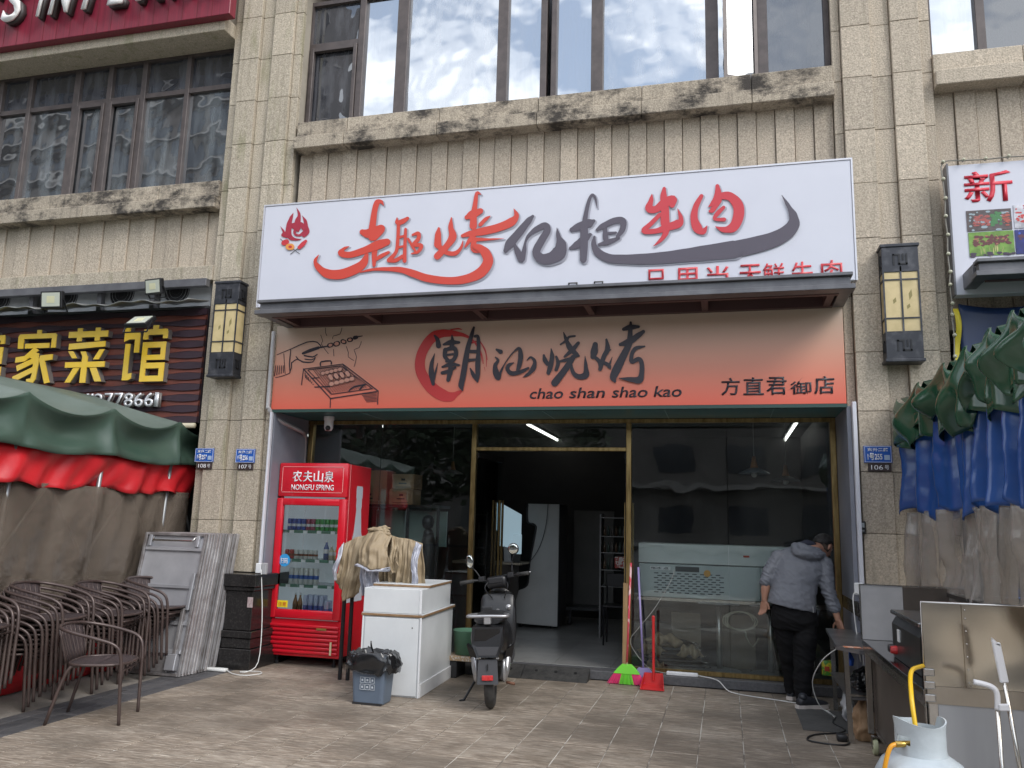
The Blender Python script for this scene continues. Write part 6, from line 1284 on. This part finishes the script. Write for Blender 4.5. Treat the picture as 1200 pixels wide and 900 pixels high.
for j in range(len(zl)-1):
    for k in range(n_):
        if hole(j, k): continue
        for ri in (0, 1): fs.append((vid(ri, j, k), vid(ri, j, k+1), vid(ri, j+1, k+1), vid(ri, j+1, k)))
        if hole(j, k+1): fs.append((vid(0, j, k+1), vid(1, j, k+1), vid(1, j+1, k+1), vid(0, j+1, k+1)))
        if hole(j, k-1): fs.append((vid(0, j, k), vid(1, j, k), vid(1, j+1, k), vid(0, j+1, k)))
        if j+1 < len(zl)-1 and hole(j+1, k): fs.append((vid(0, j+1, k), vid(0, j+1, k+1), vid(1, j+1, k+1), vid(1, j+1, k)))
        if j > 0 and hole(j-1, k): fs.append((vid(0, j, k), vid(0, j, k+1), vid(1, j, k+1), vid(1, j, k)))
for k in range(n_): fs.append((vid(0, len(zl)-1, k), vid(0, len(zl)-1, k+1), vid(1, len(zl)-1, k+1), vid(1, len(zl)-1, k)))
q.add(vs, fs); q.build('collar', CYL, t, 'auto')
BRS = mat('brass', (.45, .30, .08), .3, .95)
MB().lathe((0, 0, .49), [(0, 0), (.022, 0), (.022, .03), (.014, .035), (.014, .09), (.03, .095), (.03, .12), (0, .12)], 16).build('valve', BRS, t, 'auto')
MB().tube([(-.01, -.01, .61), (-.06, -.05, .615), (-.105, -.075, .615)], .013, 10).build('regulator', BRS, t, True)
YH = mat('yellow_rubber_hose', (.68, .42, .01), .35)
one('gas_hose', 'yellow hose rising from the gas cylinder collar to the cart', 'hose', MB().tube([(.79, 4.05, .60), (.782, 4.06, .69), (.785, 4.12, .80), (.82, 4.28, .87), (.90, 4.5, .865), (1.02, 4.7, .86)], .0100, 12, sm=6), YH, True)
one('gas_hose', 'orange-yellow hose dropping from the cylinder valve to the ground', 'hose', MB().tube([(.70, 3.985, .615), (.665, 3.97, .605), (.64, 3.96, .54), (.625, 3.96, .45), (.60, 3.97, .25), (.58, 4.0, .05), (.5, 4.2, .014), (.6, 4.6, .014), (1.0, 4.8, .014)], .0095, 12, sm=6), mat('orange_hose', (.62, .27, .01), .35), True)
# folding trolley handles in front of the cart
t = T('folding_trolley', 'folding trolley with two chrome tubes and white sleeves in front of the cart', 'trolley', (1.15, 4.3, 0))
def AT(x, y, Y=4.3): return at(x, y, Y)
WG = mat('white_sleeve', (.62, .62, .64), .4)
a, b_, c, d = AT(1141, 799), AT(1160, 804), AT(1168, 812), AT(1169, 832)
MB().tube([a, b_, c, d], .0125, 12, sm=5).build('grip', WG, t, True); MB().tube([d, (d.x+.01, 4.32, .02)], .0095, 10).build('tube', CHROME, t, True)
a, b_, c = AT(1167, 753), AT(1171, 775), AT(1177, 800)
MB().bar(a, c, .034, .02, (0, 1, 0), .004).build('grip', WG, t); MB().prism([(a.x-.017, a.y-.01, a.z), (a.x+.02, a.y-.01, a.z-.015), (a.x-.015, a.y-.01, a.z+.02)], (0, .02, 0)).build('grip_tip', WG, t)
MB().tube([c, AT(1196, 905), (c.x+.15, 4.3, .02)], .0095, 10).build('tube', CHROME, t, True); MB().bar(AT(1170, 829, 4.29), AT(1183, 829, 4.29), .02, .03, (0, 0, 1), .004).build('joint', WG, t)
# ================================================================== THE MAN
PM = T('person', 'man in a grey hooded jacket and black trousers bending over the steel table', 'person', (.57, 7.9, 0))
SKIN = mat('skin', (.42, .225, .15), .5, 0, (.36, .18, .12), 9); JK = mat('grey_jacket_cloth', (.150, .158, .180), .6, 0, (.125, .132, .152), 3, bump=.25, bscale=18)
TR = mat('black_trousers', (.006, .006, .007), .85, 0, (.009, .009, .010), 5, bump=.2, bscale=9, spec=.2); HAIR = mat('black_hair', (.012, .010, .009), .6, 0, (.02, .017, .015), 40, bump=.6, bscale=60); SHOE = mat('dark_shoe', (.03, .034, .042), .5, 0, (.02, .02, .025), 20); SOLE = mat('pale_sole', (.55, .50, .47), .6)
def A(x, y, Y): return at(x, y, Y)
def limb(q, pts, n=14):       # (point, radius) chain with round ends
    P = [Vector(p) for p, r in pts]; rr = [r for p, r in pts]; P, rr = spline(P, rr, 4)
    q.tube(P, rr, n); q.ball(P[0], rr[0], 12); q.ball(P[-1], rr[-1], 12); return q
def seg(q, c, w_, d, tiltx=0., yaw=0.):
    return (Vector(c), Vector((math.cos(yaw)*w_, math.sin(yaw)*w_, -tiltx*w_)), Vector((-math.sin(yaw)*d, math.cos(yaw)*d, 0)))
def torso(q, grow=0.):
    rings = []
    for (x, y, Y, w_, d, tl) in ((930, 735, 7.93, .165, .115, .1), (930, 716, 7.92, .175, .125, .14), (930, 703, 7.93, .172, .12, .17), (932, 688, 7.96, .178, .12, .17), (936, 673, 8.01, .195, .125, .19), (940, 661, 8.06, .20, .12, .2), (943, 652, 8.10, .185, .105, .22), (946, 645, 8.14, .12, .08, .2)):
        c, a, b_ = seg(q, A(x, y, Y), w_+grow, d+grow*.8, tl); rings.append((c, a, b_))
    q.loft(rings, 24); return q
hd = A(964, 640, 8.25); nk0 = A(948, 650, 8.10)
sL, sR = A(913, 653, 8.06), A(966, 661, 8.06)
eL, wL = A(899, 681, 7.98), A(896, 703, 7.96)
eR, wR = A(971, 690, 7.96), A(982, 726, 7.90)
bd = MB(); torso(bd, -.012)
limb(bd, [(nk0, .062), (A(955, 643, 8.16), .058), (hd+Vector((-.01, -.01, -.03)), .06)])
F = Vector((.62, .55, -.56)).normalized(); U = Vector((.35, .30, .88)); U = (U-F*U.dot(F)).normalized(); Rr = F.cross(U)      # face direction, crown direction
def head_pt(f, u, r_): return hd+F*f+U*u+Rr*r_
bm_ = bmesh.new(); bmesh.ops.create_uvsphere(bm_, u_segments=24, v_segments=16, radius=1)
HM = Matrix((Rr, F, U)).transposed().to_4x4(); HM.translation = hd
bd.bm(bm_, HM @ Matrix.Diagonal((.076, .097, .108, 1)))
bm_ = bmesh.new(); bmesh.ops.create_uvsphere(bm_, u_segments=16, v_segments=12, radius=1); bd.bm(bm_, Matrix.Translation(F*.03-U*.055) @ HM @ Matrix.Diagonal((.058, .062, .062, 1)))
bd.tube([head_pt(.085, .012, 0), head_pt(.115, -.022, 0), head_pt(.092, -.034, 0)], [.009, .015, .010], 8)                              # nose
for s in (-1, 1):
    bd.tube([head_pt(-.005, .022, .074*s), head_pt(.0, .0, .084*s), head_pt(.004, -.03, .076*s)], [.012, .015, .009], 8)       # ears
bd.tube([head_pt(.085, -.062, -.02), head_pt(.092, -.064, 0), head_pt(.085, -.062, .02)], [.006, .008, .006], 8)
limb(bd, [(sL, .058), (A(905, 668, 8.02), .05), (eL, .042), (A(897, 690, 7.97), .040), (wL, .026)])
limb(bd, [(sR, .058), (A(970, 675, 8.01), .05), (eR, .042), (A(976, 706, 7.93), .038), (wR, .026)])
limb(bd, [(A(920, 722, 7.93), .09), (A(922, 750, 7.96), .07), (A(924, 768, 7.98), .055), (A(926, 790, 8.03), .05), (A(927, 812, 8.08), .036)])
limb(bd, [(A(940, 724, 7.92), .09), (A(942, 755, 7.88), .07), (A(941, 775, 7.86), .055), (A(940, 800, 7.84), .05), (A(940, 820, 7.82), .036)])
def hand(q, w_, dirn, side, curl, thumbside, L_=.085):
    d = Vector(dirn).normalized(); s = Vector(side).normalized(); s = (s-d*s.dot(d)).normalized(); n_ = d.cross(s)
    w_ = Vector(w_); q.loft([(w_-d*.01, s*.026, n_*.019), (w_+d*.03, s*.038, n_*.017), (w_+d*.065, s*.043, n_*.015), (w_+d*L_, s*.040, n_*.012)], 14)
    for i, (ln, off) in enumerate(((.068, -.031), (.078, -.011), (.074, .010), (.058, .029))):
        b_ = w_+d*(L_-.008)+s*off; c1 = curl*(.8+.12*i); p1 = b_+(d*math.cos(c1)+n_*math.sin(c1))*ln*.45; p2 = p1+(d*math.cos(c1*1.9)+n_*math.sin(c1*1.9))*ln*.32; p3 = p2+(d*math.cos(c1*2.5)+n_*math.sin(c1*2.5))*ln*.23
        q.tube([b_, p1, p2, p3], [.0088, .0085, .0078, .0062], 8); q.ball(p3, .0062, 6)
    b_ = w_+d*.025+s*.034*thumbside; p1 = b_+(d*.6+s*thumbside*.75+n_*.25)*.034; p2 = p1+(d*.9+s*thumbside*.25+n_*.35)*.028; q.tube([b_, p1, p2], [.014, .0105, .008], 8); q.ball(p2, .008, 6)
hand(bd, wL, (-.10, .02, -1), (.75, -.6, 0), .42, 1)
hand(bd, wR, (.30, -.25, -.85) if False else (.28, .10, -.95), (.6, -.75, .1), -.55, -1)
bdo = remesh(bd, 'body', SKIN, PM, .0048, 3)

# facial marks on the head that looks down and away
for s in (-1, 1):
    MB().ball(head_pt(.080, .018, .031*s), .011, 10).build('eye', mat('eye_white', (.6, .58, .55), .3), PM, True); MB().tube([head_pt(.086, .040, .016*s), head_pt(.084, .046, .034*s), head_pt(.072, .040, .05*s)], .004, 6).build('eyebrow', HAIR, PM, True)
# cropped hair and dark cap
hq = MB(); bm_ = bmesh.new(); bmesh.ops.create_uvsphere(bm_, u_segments=28, v_segments=20, radius=1)
bmesh.ops.delete(bm_, geom=[v for v in bm_.verts if v.co.z < -.02+.55*v.co.y*.6+(.12 if v.co.y > 0 else -.10)], context='VERTS'); hq.bm(bm_, HM @ Matrix.Translation((0, -.004, .010)) @ Matrix.Diagonal((.083, .104, .108, 1)))
hq.v = [tuple(Vector(v)+Vector((1, 1, 1))*.006*noise.noise(Vector(v)*70)) for v in hq.v]; hq.build('hair', HAIR, PM, True, .005)
hq = MB(); bm_ = bmesh.new(); bmesh.ops.create_uvsphere(bm_, u_segments=28, v_segments=20, radius=1)
bmesh.ops.delete(bm_, geom=[v for v in bm_.verts if v.co.y > .35 or v.co.z > .2 or v.co.z < -.55], context='VERTS'); hq.bm(bm_, HM @ Matrix.Diagonal((.0785, .1, .110, 1)))
hq.build('cropped_hair', mat('faded_hair', (.10, .065, .045), .7, 0, (.05, .035, .025), 60), PM, True, .003)
# jacket: trunk, sleeves and hood in one cloth surface
jk = MB(); rings = []
for (x, y, Y, w_, d, tl) in ((928.5, 712, 7.90, .213, .148, .17), (928.5, 704, 7.91, .213, .150, .17), (930, 694, 7.93, .203, .142, .17), (932, 682, 7.97, .205, .14, .18), (937, 669, 8.02, .225, .145, .19), (940, 659, 8.06, .235, .135, .2), (942, 651, 8.10, .215, .115, .22), (946, 644, 8.14, .15, .09, .2), (949, 640, 8.16, .085, .075, .2)):
    c, a, b_ = seg(jk, A(x, y, Y), w_*.95, d*.93, tl); rings.append((c, a, b_))
jk.loft(rings, 28)
limb(jk, [(sL+Vector((-.005, 0, .0)), .070), (A(905, 664, 8.03), .066), (A(899.5, 676, 7.99), .060), (A(897.5, 682, 7.975), .056)])
limb(jk, [(sR+Vector((.005, 0, 0)), .072), (A(968, 674, 8.01), .067), (A(970, 690, 7.965), .062), (A(974.5, 703, 7.94), .058), (A(978, 713, 7.925), .052)])
hood = [(A(931, 639, 8.05), .030), (A(934, 647, 7.99), .044), (A(944, 650, 7.97), .050), (A(956, 651, 7.99), .044), (A(965, 650, 8.05), .028)]
limb(jk, hood); limb(jk, [(A(937, 641, 8.06), .045), (A(947, 645, 8.03), .05), (A(958, 646, 8.06), .04)])
def wr(p):     # creases: diagonal across the back, rings on the sleeves
    q_ = Vector((p.x*9+p.z*14, p.y*5, p.z*22-p.x*10)); a = noise.noise(q_); k = max(0, 1.15-abs(p.z-1.0)*2.2); arm = 1.6 if (p.x < .38 or p.x > .80) else .8
    return (.006*a*k+.007*(1-abs(noise.noise(Vector((p.x*14+3, p.y*6, p.z*(34 if arm > 1 else 20)+p.x*16)))))**4*arm*.8)-.003
jo = remesh(jk, 'jacket', JK, PM, .0065, 4, wr)
MB().tube([A(938, 640, 8.1), A(946, 637, 8.13), A(955, 640, 8.14)], [.03, .038, .03], 10, sm=3).build('hood_lining', mat('navy_lining', (.02, .022, .04), .7), PM, True)
MB().bar(A(952.6, 711, 7.80), A(953.2, 718, 7.80), .006, .004, (0, 1, 0)).build('zip', SVR, PM)
# trousers
tq = MB()
tq.loft([seg(tq, A(931, 706, 7.93), .175, .122, .15), seg(tq, A(931, 716, 7.925), .196, .14, .12), seg(tq, A(931, 728, 7.92), .202, .142, .08), seg(tq, A(931, 738, 7.925), .185, .125, .04)], 28)
limb(tq, [(A(920, 728, 7.94), .106), (A(922, 745, 7.95), .098), (A(924, 764, 7.98), .084), (A(927, 785, 8.03), .074), (A(928, 800, 8.06), .066), (A(928.5, 808, 8.07), .062)], 20)
limb(tq, [(A(942, 728, 7.92), .108), (A(943, 748, 7.89), .100), (A(942.5, 768, 7.865), .090), (A(941, 790, 7.845), .080), (A(941, 806, 7.83), .072), (A(941, 815, 7.825), .066)], 20)
remesh(tq, 'trousers', TR, PM, .007, 5, lambda p: .008*noise.noise(Vector((p.x*8, p.y*8, p.z*16)))+.006*(1-abs(noise.noise(Vector((p.x*10, p.y*5, p.z*22+p.x*9)))))**4)
def shoe(hx, hy, ang, lift=0.):
    M_ = Matrix.Translation((hx, hy, lift)) @ Matrix.Rotation(ang, 4, 'Z') @ Matrix.Rotation(-lift*2.5, 4, 'X')
    q = MB(); rings = []
    for (y, w_, z, h_) in ((-.01, .030, .05, .030), (.02, .038, .058, .045), (.07, .040, .06, .05), (.12, .043, .055, .042), (.18, .048, .045, .030), (.24, .045, .04, .022), (.275, .03, .036, .014)): rings.append((M_ @ Vector((0, y, z)), (M_.to_3x3() @ Vector((w_, 0, 0))), (M_.to_3x3() @ Vector((0, 0, h_)))))
    q.loft(rings, 18); q.ball(M_ @ Vector((0, .04, .095)), .045, 12, (.9, 1.1, .8)); o = q.build('shoe', SHOE, PM, True)
    vs = [(.0, -.03), (.03, -.022), (.042, .03), (.038, .10), (.052, .19), (.046, .26), (.02, .295), (-.02, .295), (-.046, .26), (-.052, .19), (-.038, .10), (-.042, .03), (-.03, -.022)]
    MB().prism([M_ @ Vector((x, y, .0)) for x, y in vs], M_.to_3x3() @ Vector((0, 0, .03))).build('sole', SOLE, o)
a = A(926, 818, 8.06); shoe(a.x, 8.03, R(-30), .012); shoe(.585, 7.74, R(-58), .0)
# ================================================================== INSIDE THE SHOP
TB = mat('tube_light', (.8, .8, .8), .4, emit=(1, .98, .92), estr=2.2)
for x, a, b_, lb in ((-2.63, 10.9, 13.4, 'lit fluorescent tube on the ceiling above the doorway'), (.90, 10.75, 13.4, 'lit fluorescent tube on the ceiling at the right of the shop')):
    t = T('ceiling_tube', lb, 'light', (x, (a+b_)/2, 2.86), group='tube lights on the shop ceiling'); MB().tube([(x, a, 2.855), (x, b_, 2.855)], .014, 8).build('tube', TB, t, True); MB().box(x-.03, x+.03, a-.02, b_+.02, 2.872, 2.90).build('batten', WHITE, t)
CAB = mat('white_cabinet', (.44, .44, .43), .5, 0, (.36, .36, .35), 1.5)
t = T('cabinet', 'white cabinet with a curved black edged side standing on castors inside the doorway', 'cabinet', (-2.5, 11.4, 0))
out = [(-2.70, 1.78), (-2.245, 1.78), (-2.245, .13), (-2.84, .145), (-2.885, .20), (-2.88, .50), (-2.84, .58), (-2.72, .63), (-2.665, .70), (-2.65, .95), (-2.575, 1.40), (-2.575, 1.47), (-2.61, 1.50), (-2.69, 1.53)]
MB().prism([(x, 11.3, z) for x, z in out], (0, .55, 0)).build('body', CAB, t)
q = MB(); ed = out[3:]+[out[0]]; q.tube([(x, 11.29, z) for x, z in ed], .014, 6, sm=3); q.build('black_edging', BLACKP, t, True); MB().box(-2.244, -2.235, 11.295, 11.86, .13, 1.78).build('side_panel', BLACKP, t)
MB().tube([(-2.40, 11.28, 1.78), (-2.42, 11.27, 1.5), (-2.50, 11.27, 1.2), (-2.65, 11.27, .98), (-2.8, 11.25, .95)], .005, 5, sm=4).build('cable', BLACKP, t, True)
for x in (-2.78, -2.35): 
    for y in (11.4, 11.75): MB().lathe((x, y, .12), [(0, -.012), (.032, -.012), (.032, .012), (0, .012)], 12, Matrix.Rotation(R(90), 4, 'Y')).build('castor', BLACKP, t)
t = T('cash_desk', 'dark cash desk with a round front beyond the left door leaf', 'desk', (-3.1, 10.9, 0))
MB().lathe((-3.2, 11.0, .09), [(0, 0), (.40, 0), (.38, .2), (.46, .5), (.46, .86), (0, .86)], 28).build('body', mat('dark_desk', (.07, .062, .055), .5), t, 'auto'); MB().box(-3.6, -2.63, 10.74, 11.2, .955, .985, .006).build('desktop', mat('pale_desktop', (.32, .28, .22), .5), t)
SCR = mat('screen_blue', (.15, .22, .26), .25, emit=(.45, .62, .72), estr=.30)
t = T('monitor', 'pale blue till screen standing on the cash desk', 'monitor', (-2.85, 10.8, 1.0)); MB().prism([(-2.98, 10.8, 1.20), (-2.66, 10.78, 1.16), (-2.66, 10.78, 1.62), (-2.98, 10.8, 1.78)], (0, .03, 0)).build('screen', SCR, t); MB().prism([(-2.88, 10.78, .99), (-2.78, 10.78, .99), (-2.84, 10.8, 1.28), (-2.90, 10.8, 1.28)], (0, .03, 0)).build('stand', mat('grey_stand', (.3, .31, .32), .4), t)
t = T('card_reader', 'small payment terminal with a lit screen on the cash desk', 'terminal', (-2.7, 10.75, .99)); MB().box(-2.76, -2.64, 10.74, 10.77, 1.10, 1.36, .006).build('screen', SCR, t); MB().box(-2.74, -2.66, 10.745, 10.80, .986, 1.10).build('base', BLACKP, t)
t = T('shelf_rack', 'dark shelf rack of small bottles at the rear right of the doorway', 'shelf', (-1.42, 10.9, 0))
for x in (-1.60, -1.24): MB().box(x, x+.02, 10.8, 11.1, .09, 1.65).build('upright', mat('grey_upright', (.17, .17, .17), .5, .5), t)
for z in (.72, .93, 1.15, 1.36, 1.6): MB().box(-1.58, -1.24, 10.8, 11.1, z, z+.012).build('shelf', MATS['grey_upright'], t)
for k in range(3):
    for i in range(6): o = MB().lathe((-1.54+.05*i, 10.86, .943+.21*k), [(0, 0), (.018, 0), (.018, .09), (.008, .11), (.008, .14), (0, .14)], 8); tag(one('bottle', ('leftmost', 'second', 'third', 'fourth', 'fifth', 'rightmost')[i]+' tiny bottle on the '+('lower', 'middle', 'upper')[k]+' shelf of the rack inside the doorway', 'bottle', o, mat('dark_bottle_%d' % (i % 3), ((.08, .05, .03), (.03, .05, .04), (.10, .09, .08))[i % 3], .3), True), group='bottles on the rear rack')
one('box', 'red and white carton on the small table at the rear right of the doorway', 'box', MB().box(-1.36, -1.18, 10.5, 10.7, .98, 1.12), mat('red_carton', (.35, .05, .04), .6, 0, (.5, .45, .42), 12, 2, .48, .52))
t = T('stool_chair', 'dark metal chair standing inside at the right of the doorway', 'chair', (-1.3, 10.2, .09))
for x, y in ((-1.44, 10.1), (-1.16, 10.1), (-1.44, 10.4), (-1.16, 10.4)): MB().tube([(x, y, .09), (x, y, .55 if y < 10.3 else .92)], .012, 6).build('leg', BLACKM, t)
MB().box(-1.46, -1.14, 10.09, 10.41, .53, .56, .008).build('seat', BLACKM, t); MB().box(-1.45, -1.15, 10.39, 10.41, .76, .92, .006).build('backrest', BLACKM, t)
t = T('platform_trolley', 'low black trolley standing behind the white cabinet', 'trolley', (-2.0, 12.0, .09))
MB().box(-2.3, -1.66, 11.9, 12.3, .30, .34).build('deck', BLACKM, t)
for x in (-2.2, -1.75): MB().box(x, x+.03, 11.92, 11.95, .12, .30).build('leg', BLACKM, t); MB().ball((x, 11.93, .125), .035, 8).build('castor', BLACKP, t)
one('partition_board', 'tall dark grey board standing behind the white cabinet', 'panel', MB().box(-2.22, -1.62, 12.35, 12.4, .34, 1.72), mat('dark_panel', (.075, .07, .062), .4, 0, (.05, .048, .043), 1.2))
# left window: boxes on a shelf, pale display case
CARD = mat('cardboard', (.38, .24, .14), .8, 0, (.30, .18, .10), 3)
t = T('storage_rack', 'dark rack behind the left window with cartons on top', 'rack', (-3.8, 9.3, 0))
MB().box(-4.45, -3.25, 9.15, 9.55, 1.655, 1.685).build('shelf', BLACKM, t)
for x in (-4.45, -3.66, -3.28): MB().box(x, x+.03, 9.15, 9.18, .09, 1.655).build('upright', BLACKM, t)
MB().box(-4.2, -3.27, 9.5, 9.52, 1.2, 1.62).build('glass_back', mat('pale_green_glass', (.26, .36, .33), .3, 0, (.20, .28, .26), 1.5), t)
for (a, b_, c, d, lb) in ((-4.38, -3.94, 1.687, 2.09, 'tall pale carton at the left on the dark rack'), (-3.90, -3.60, 1.687, 1.868, 'lower small brown carton on the dark rack'), (-3.875, -3.59, 1.871, 2.05, 'upper small brown carton stacked on another')):
    o = T('carton', lb, 'box', ((a+b_)/2, 9.3, c), group='cartons on the rack behind the left window'); MB().box(a, b_, 9.17, 9.45, c, d, .004).build('carton_body', CARD, o)
    MB().box((a+b_)/2-.05, (a+b_)/2+.05, 9.166, 9.169, c+.06, c+.075).build('print', BLACKP, o); MB().box((a+b_)/2-.02, (a+b_)/2+.03, 9.166, 9.169, c+.10, c+.125).build('print', BLACKP, o); MB().box(a+.05, b_-.04, 9.166, 9.169, c+.02, c+.026).build('print', BLACKP, o)
one('dark_mannequin', 'dark rounded silhouette standing behind the left window', 'figure', limb(limb(MB(), [(Vector((-3.40, 9.2, 1.47)), .07), (Vector((-3.40, 9.2, 1.5)), .075)]), [(Vector((-3.40, 9.2, .5)), .10), (Vector((-3.38, 9.2, 1.1)), .11), (Vector((-3.39, 9.2, 1.36)), .06)]), BLACKP, True)
one('plastic_tub', 'green plastic tub standing beside the white counter', 'tub', MB().lathe((-2.50, 8.05, .215), [(0, 0), (.13, 0), (.15, .22), (.157, .225), (.15, .23), (.12, .02), (0, .02)], 24), mat('green_tub', (.10, .22, .14), .5), True)
t = T('wooden_crate_board', 'low wooden board on dark blocks carrying the green tub', 'board', (-2.5, 8.05, 0)); MB().box(-2.68, -2.24, 7.88, 8.2, .165, .21, .004).build('board', mat('pale_wood', (.38, .26, .15), .7, 0, (.55, .53, .48), 60, 2, .5, .6), t)
for x in (-2.66, -2.36): MB().box(x, x+.10, 7.9, 8.18, .0, .163, .01).build('block', BLACKP, t)
# right window: display refrigerator, tables, umbrellas
t = T('display_refrigerator', 'long silver display refrigerator with slotted vents behind the right window', 'refrigerator', (-.05, 8.9, .78))
DR = mat('silver_refrigerator', (.48, .53, .53), .42, .1, (.42, .47, .47), 2, bump=.05)
MB().box(-.89, .86, 8.80, 9.25, 1.135, 1.335, .004).build('upper_casing', mat('pale_refrigerator_steel', (.60, .63, .62), .40, .1, (.52, .55, .54), 2.4), t); MB().box(-.885, .33, 8.805, 9.25, .79, 1.125, .003).build('machine_panel', DR, t); MB().box(.334, .86, 8.805, 9.25, .79, 1.125, .003).build('side_panel', DR, t); MB().box(-.90, .87, 8.79, 9.26, .755, .785).build('base_rail', STEEL, t)
q = MB()
for r_ in range(9):
    for k in range(9): q.box(-.73+.078*k+(.035 if r_ % 2 else 0), -.685+.078*k+(.035 if r_ % 2 else 0), 8.800, 8.8035, .835+.024*r_, .844+.024*r_, 0)
tag(q.build('vent_slots', BLACKP, t), kind='stuff')
MB().box(-.51, -.27, 8.797, 8.804, 1.055, 1.105, .002).build('control_panel', BLACKP, t); MB().box(-.77, -.56, 8.797, 8.804, 1.065, 1.10).build('label', WHITE, t); text('label_text', '电冰 点', -.76, -.58, 1.07, 1.095, 8.794, BLACKP, t, .001, .01)
MB().lathe((-.19, 8.799, 1.045), [(0, 0), (.035, 0), (.035, .004), (0, .004)], 16, Matrix.Rotation(R(90), 4, 'X')).build('orange_sticker', mat('orange_sticker', (.65, .32, .04), .5), t); MB().box(-.47, -.33, 8.79, 8.796, 1.07, 1.09).build('display', mat('dim_display', (.05, .06, .06), .2), t)
MB().box(.62, .645, 8.797, 8.804, .86, .88).build('lock', BLACKP, t); MB().box(.17, .23, 8.797, 8.8, 1.22, 1.24).build('red_mark', mat('red_dot', (.45, .06, .03), .4), t)
TP = mat('dull_table_base', (.30, .34, .35), .4, .5)
for (x, lb) in ((-.08, 'pedestal table leg with a round base at the middle of the right window'), (.42, 'pedestal table leg with a round base behind the man'), (.80, 'pedestal table leg with a round base at the right end of the window')):
    t = T('pedestal_table', lb, 'table', (x, 8.85, .09), group='pedestal tables under the refrigerator'); MB().tube([(x, 8.85, .10), (x, 8.85, .74)], .028, 14).build('column', mat('satin_column', (.42, .42, .40), .3, .8), t, True)
    MB().lathe((x, 8.85, .091), [(0, .018), (.05, .018), (.20, .008), (.21, 0), (0, 0)], 28).build('base', TP, t, 'auto'); MB().box(x-.2, x+.2, 8.7, 9.2, .735, .752).build('tabletop', BLACKM, t)
for k, (x, w_) in enumerate(((.10, .36), (-.42, .3), (.62, .3))): one('panel_board', ('brown board leaning under the refrigerator between the table legs', 'brown board behind the heap of parasols', 'brown board leaning behind the right table leg')[k], 'board', MB().box(x-w_/2, x+w_/2, 9.05, 9.08, .09, .62), mat('brown_board', (.17, .145, .11), .6, 0, (.13, .11, .085), 3), group='boards under the refrigerator')
for k in range(9):
    z = .115+.036*k; y = 8.62+.03*(k % 4); a = random.uniform(-.03, .03)
    t = T('folded_parasol', 'folded black parasol in the heap behind the right window, ' + ('lowest one', 'second lowest one', 'third lowest one', 'fourth lowest one', 'middle one', 'fourth highest one', 'third highest one', 'second highest one', 'highest one')[k], 'parasol', (-.5, y, z), group='folded parasols heaped behind the glass')
    MB().tube([(-.86+.02*k, y, z), (-.5, y-.01, z+a*.3), (-.20-.02*k, y, z+a)], [.014, .024, .012], 8, sm=3).build('canopy_cloth', BLACKP if k % 3 else mat('dark_khaki', (.16, .125, .08), .7), t, True); MB().tube([(-.20-.02*k, y, z+a), (-.14-.02*k, y, z+a)], .006, 6).build('pole', CHROME, t, True)
for k, (x, y, z, s) in enumerate(((-.62, 8.60, .40, .16), (-.74, 8.62, .30, .12), (-.36, 8.58, .30, .11), (-.70, 8.6, .13, .10))):
    q = MB().grid(lambda u, v: (x+s*(u*2-1)*(1+.2*math.sin(v*5)), y-.04*math.sin(v*3.1)-.02*math.sin(u*17+k), z+.10*(v-.5)-.5*s*(u-.5)**2+.018*math.sin(u*13+v*4+k)), 24, 8)
    one('khaki_cover', ('khaki cloth crumpled on top of the parasol heap', 'khaki cloth lying at the left of the parasol heap', 'small khaki cloth in the middle of the parasol heap', 'khaki cloth at the bottom of the parasol heap')[k], 'cloth', q, KH, True, thick=.006)
one('hose_coil', 'pale coiled hose hanging behind the glass left of the man', 'hose', MB().tube([(.13+.12*math.cos(i*.7)*(1+.02*i), 8.72, .60+.09*math.sin(i*.7)) for i in range(26)]+[(.18, 8.7, .45), (.24, 8.7, .36), (.30, 8.7, .45)], .008, 6, sm=2), mat('pale_hose', (.30, .29, .22), .6), True)
PGY = mat('grey_enamel', (.26, .27, .28), .35)
for (x, y, z, lb) in ((.31, 9.2, 2.10, 'grey pendant lamp with a wooden neck behind the right window'), (.68, 9.9, 2.06, 'second fainter pendant lamp behind the right window'), (-3.9, 11.5, 2.2, 'pendant lamp hanging deep behind the left window')):
    t = T('pendant_lamp', lb, 'lamp', (x, y, z), group='pendant lamps in the shop'); MB().lathe((x, y, z), [(.165, 0), (.15, .012), (.08, .045), (.045, .06), (.04, .06), (.075, .04), (.148, .008)], 28).build('shade', PGY, t, True); MB().lathe((x, y, z+.055), [(.045, 0), (.03, .06), (.018, .13), (.0, .135)], 16).build('neck', mat('lamp_wood', (.35, .17, .07), .5), t, True)
    MB().ball((x, y, z-.01), .032, 12).build('bulb', mat('unlit_bulb', (.5, .5, .48), .3), t, True); MB().tube([(x, y, z+.18), (x, y, 2.9)], .005, 6).build('cord', mat('grey_cord', (.3, .3, .3), .5), t)
print('objects', len(bpy.data.objects))
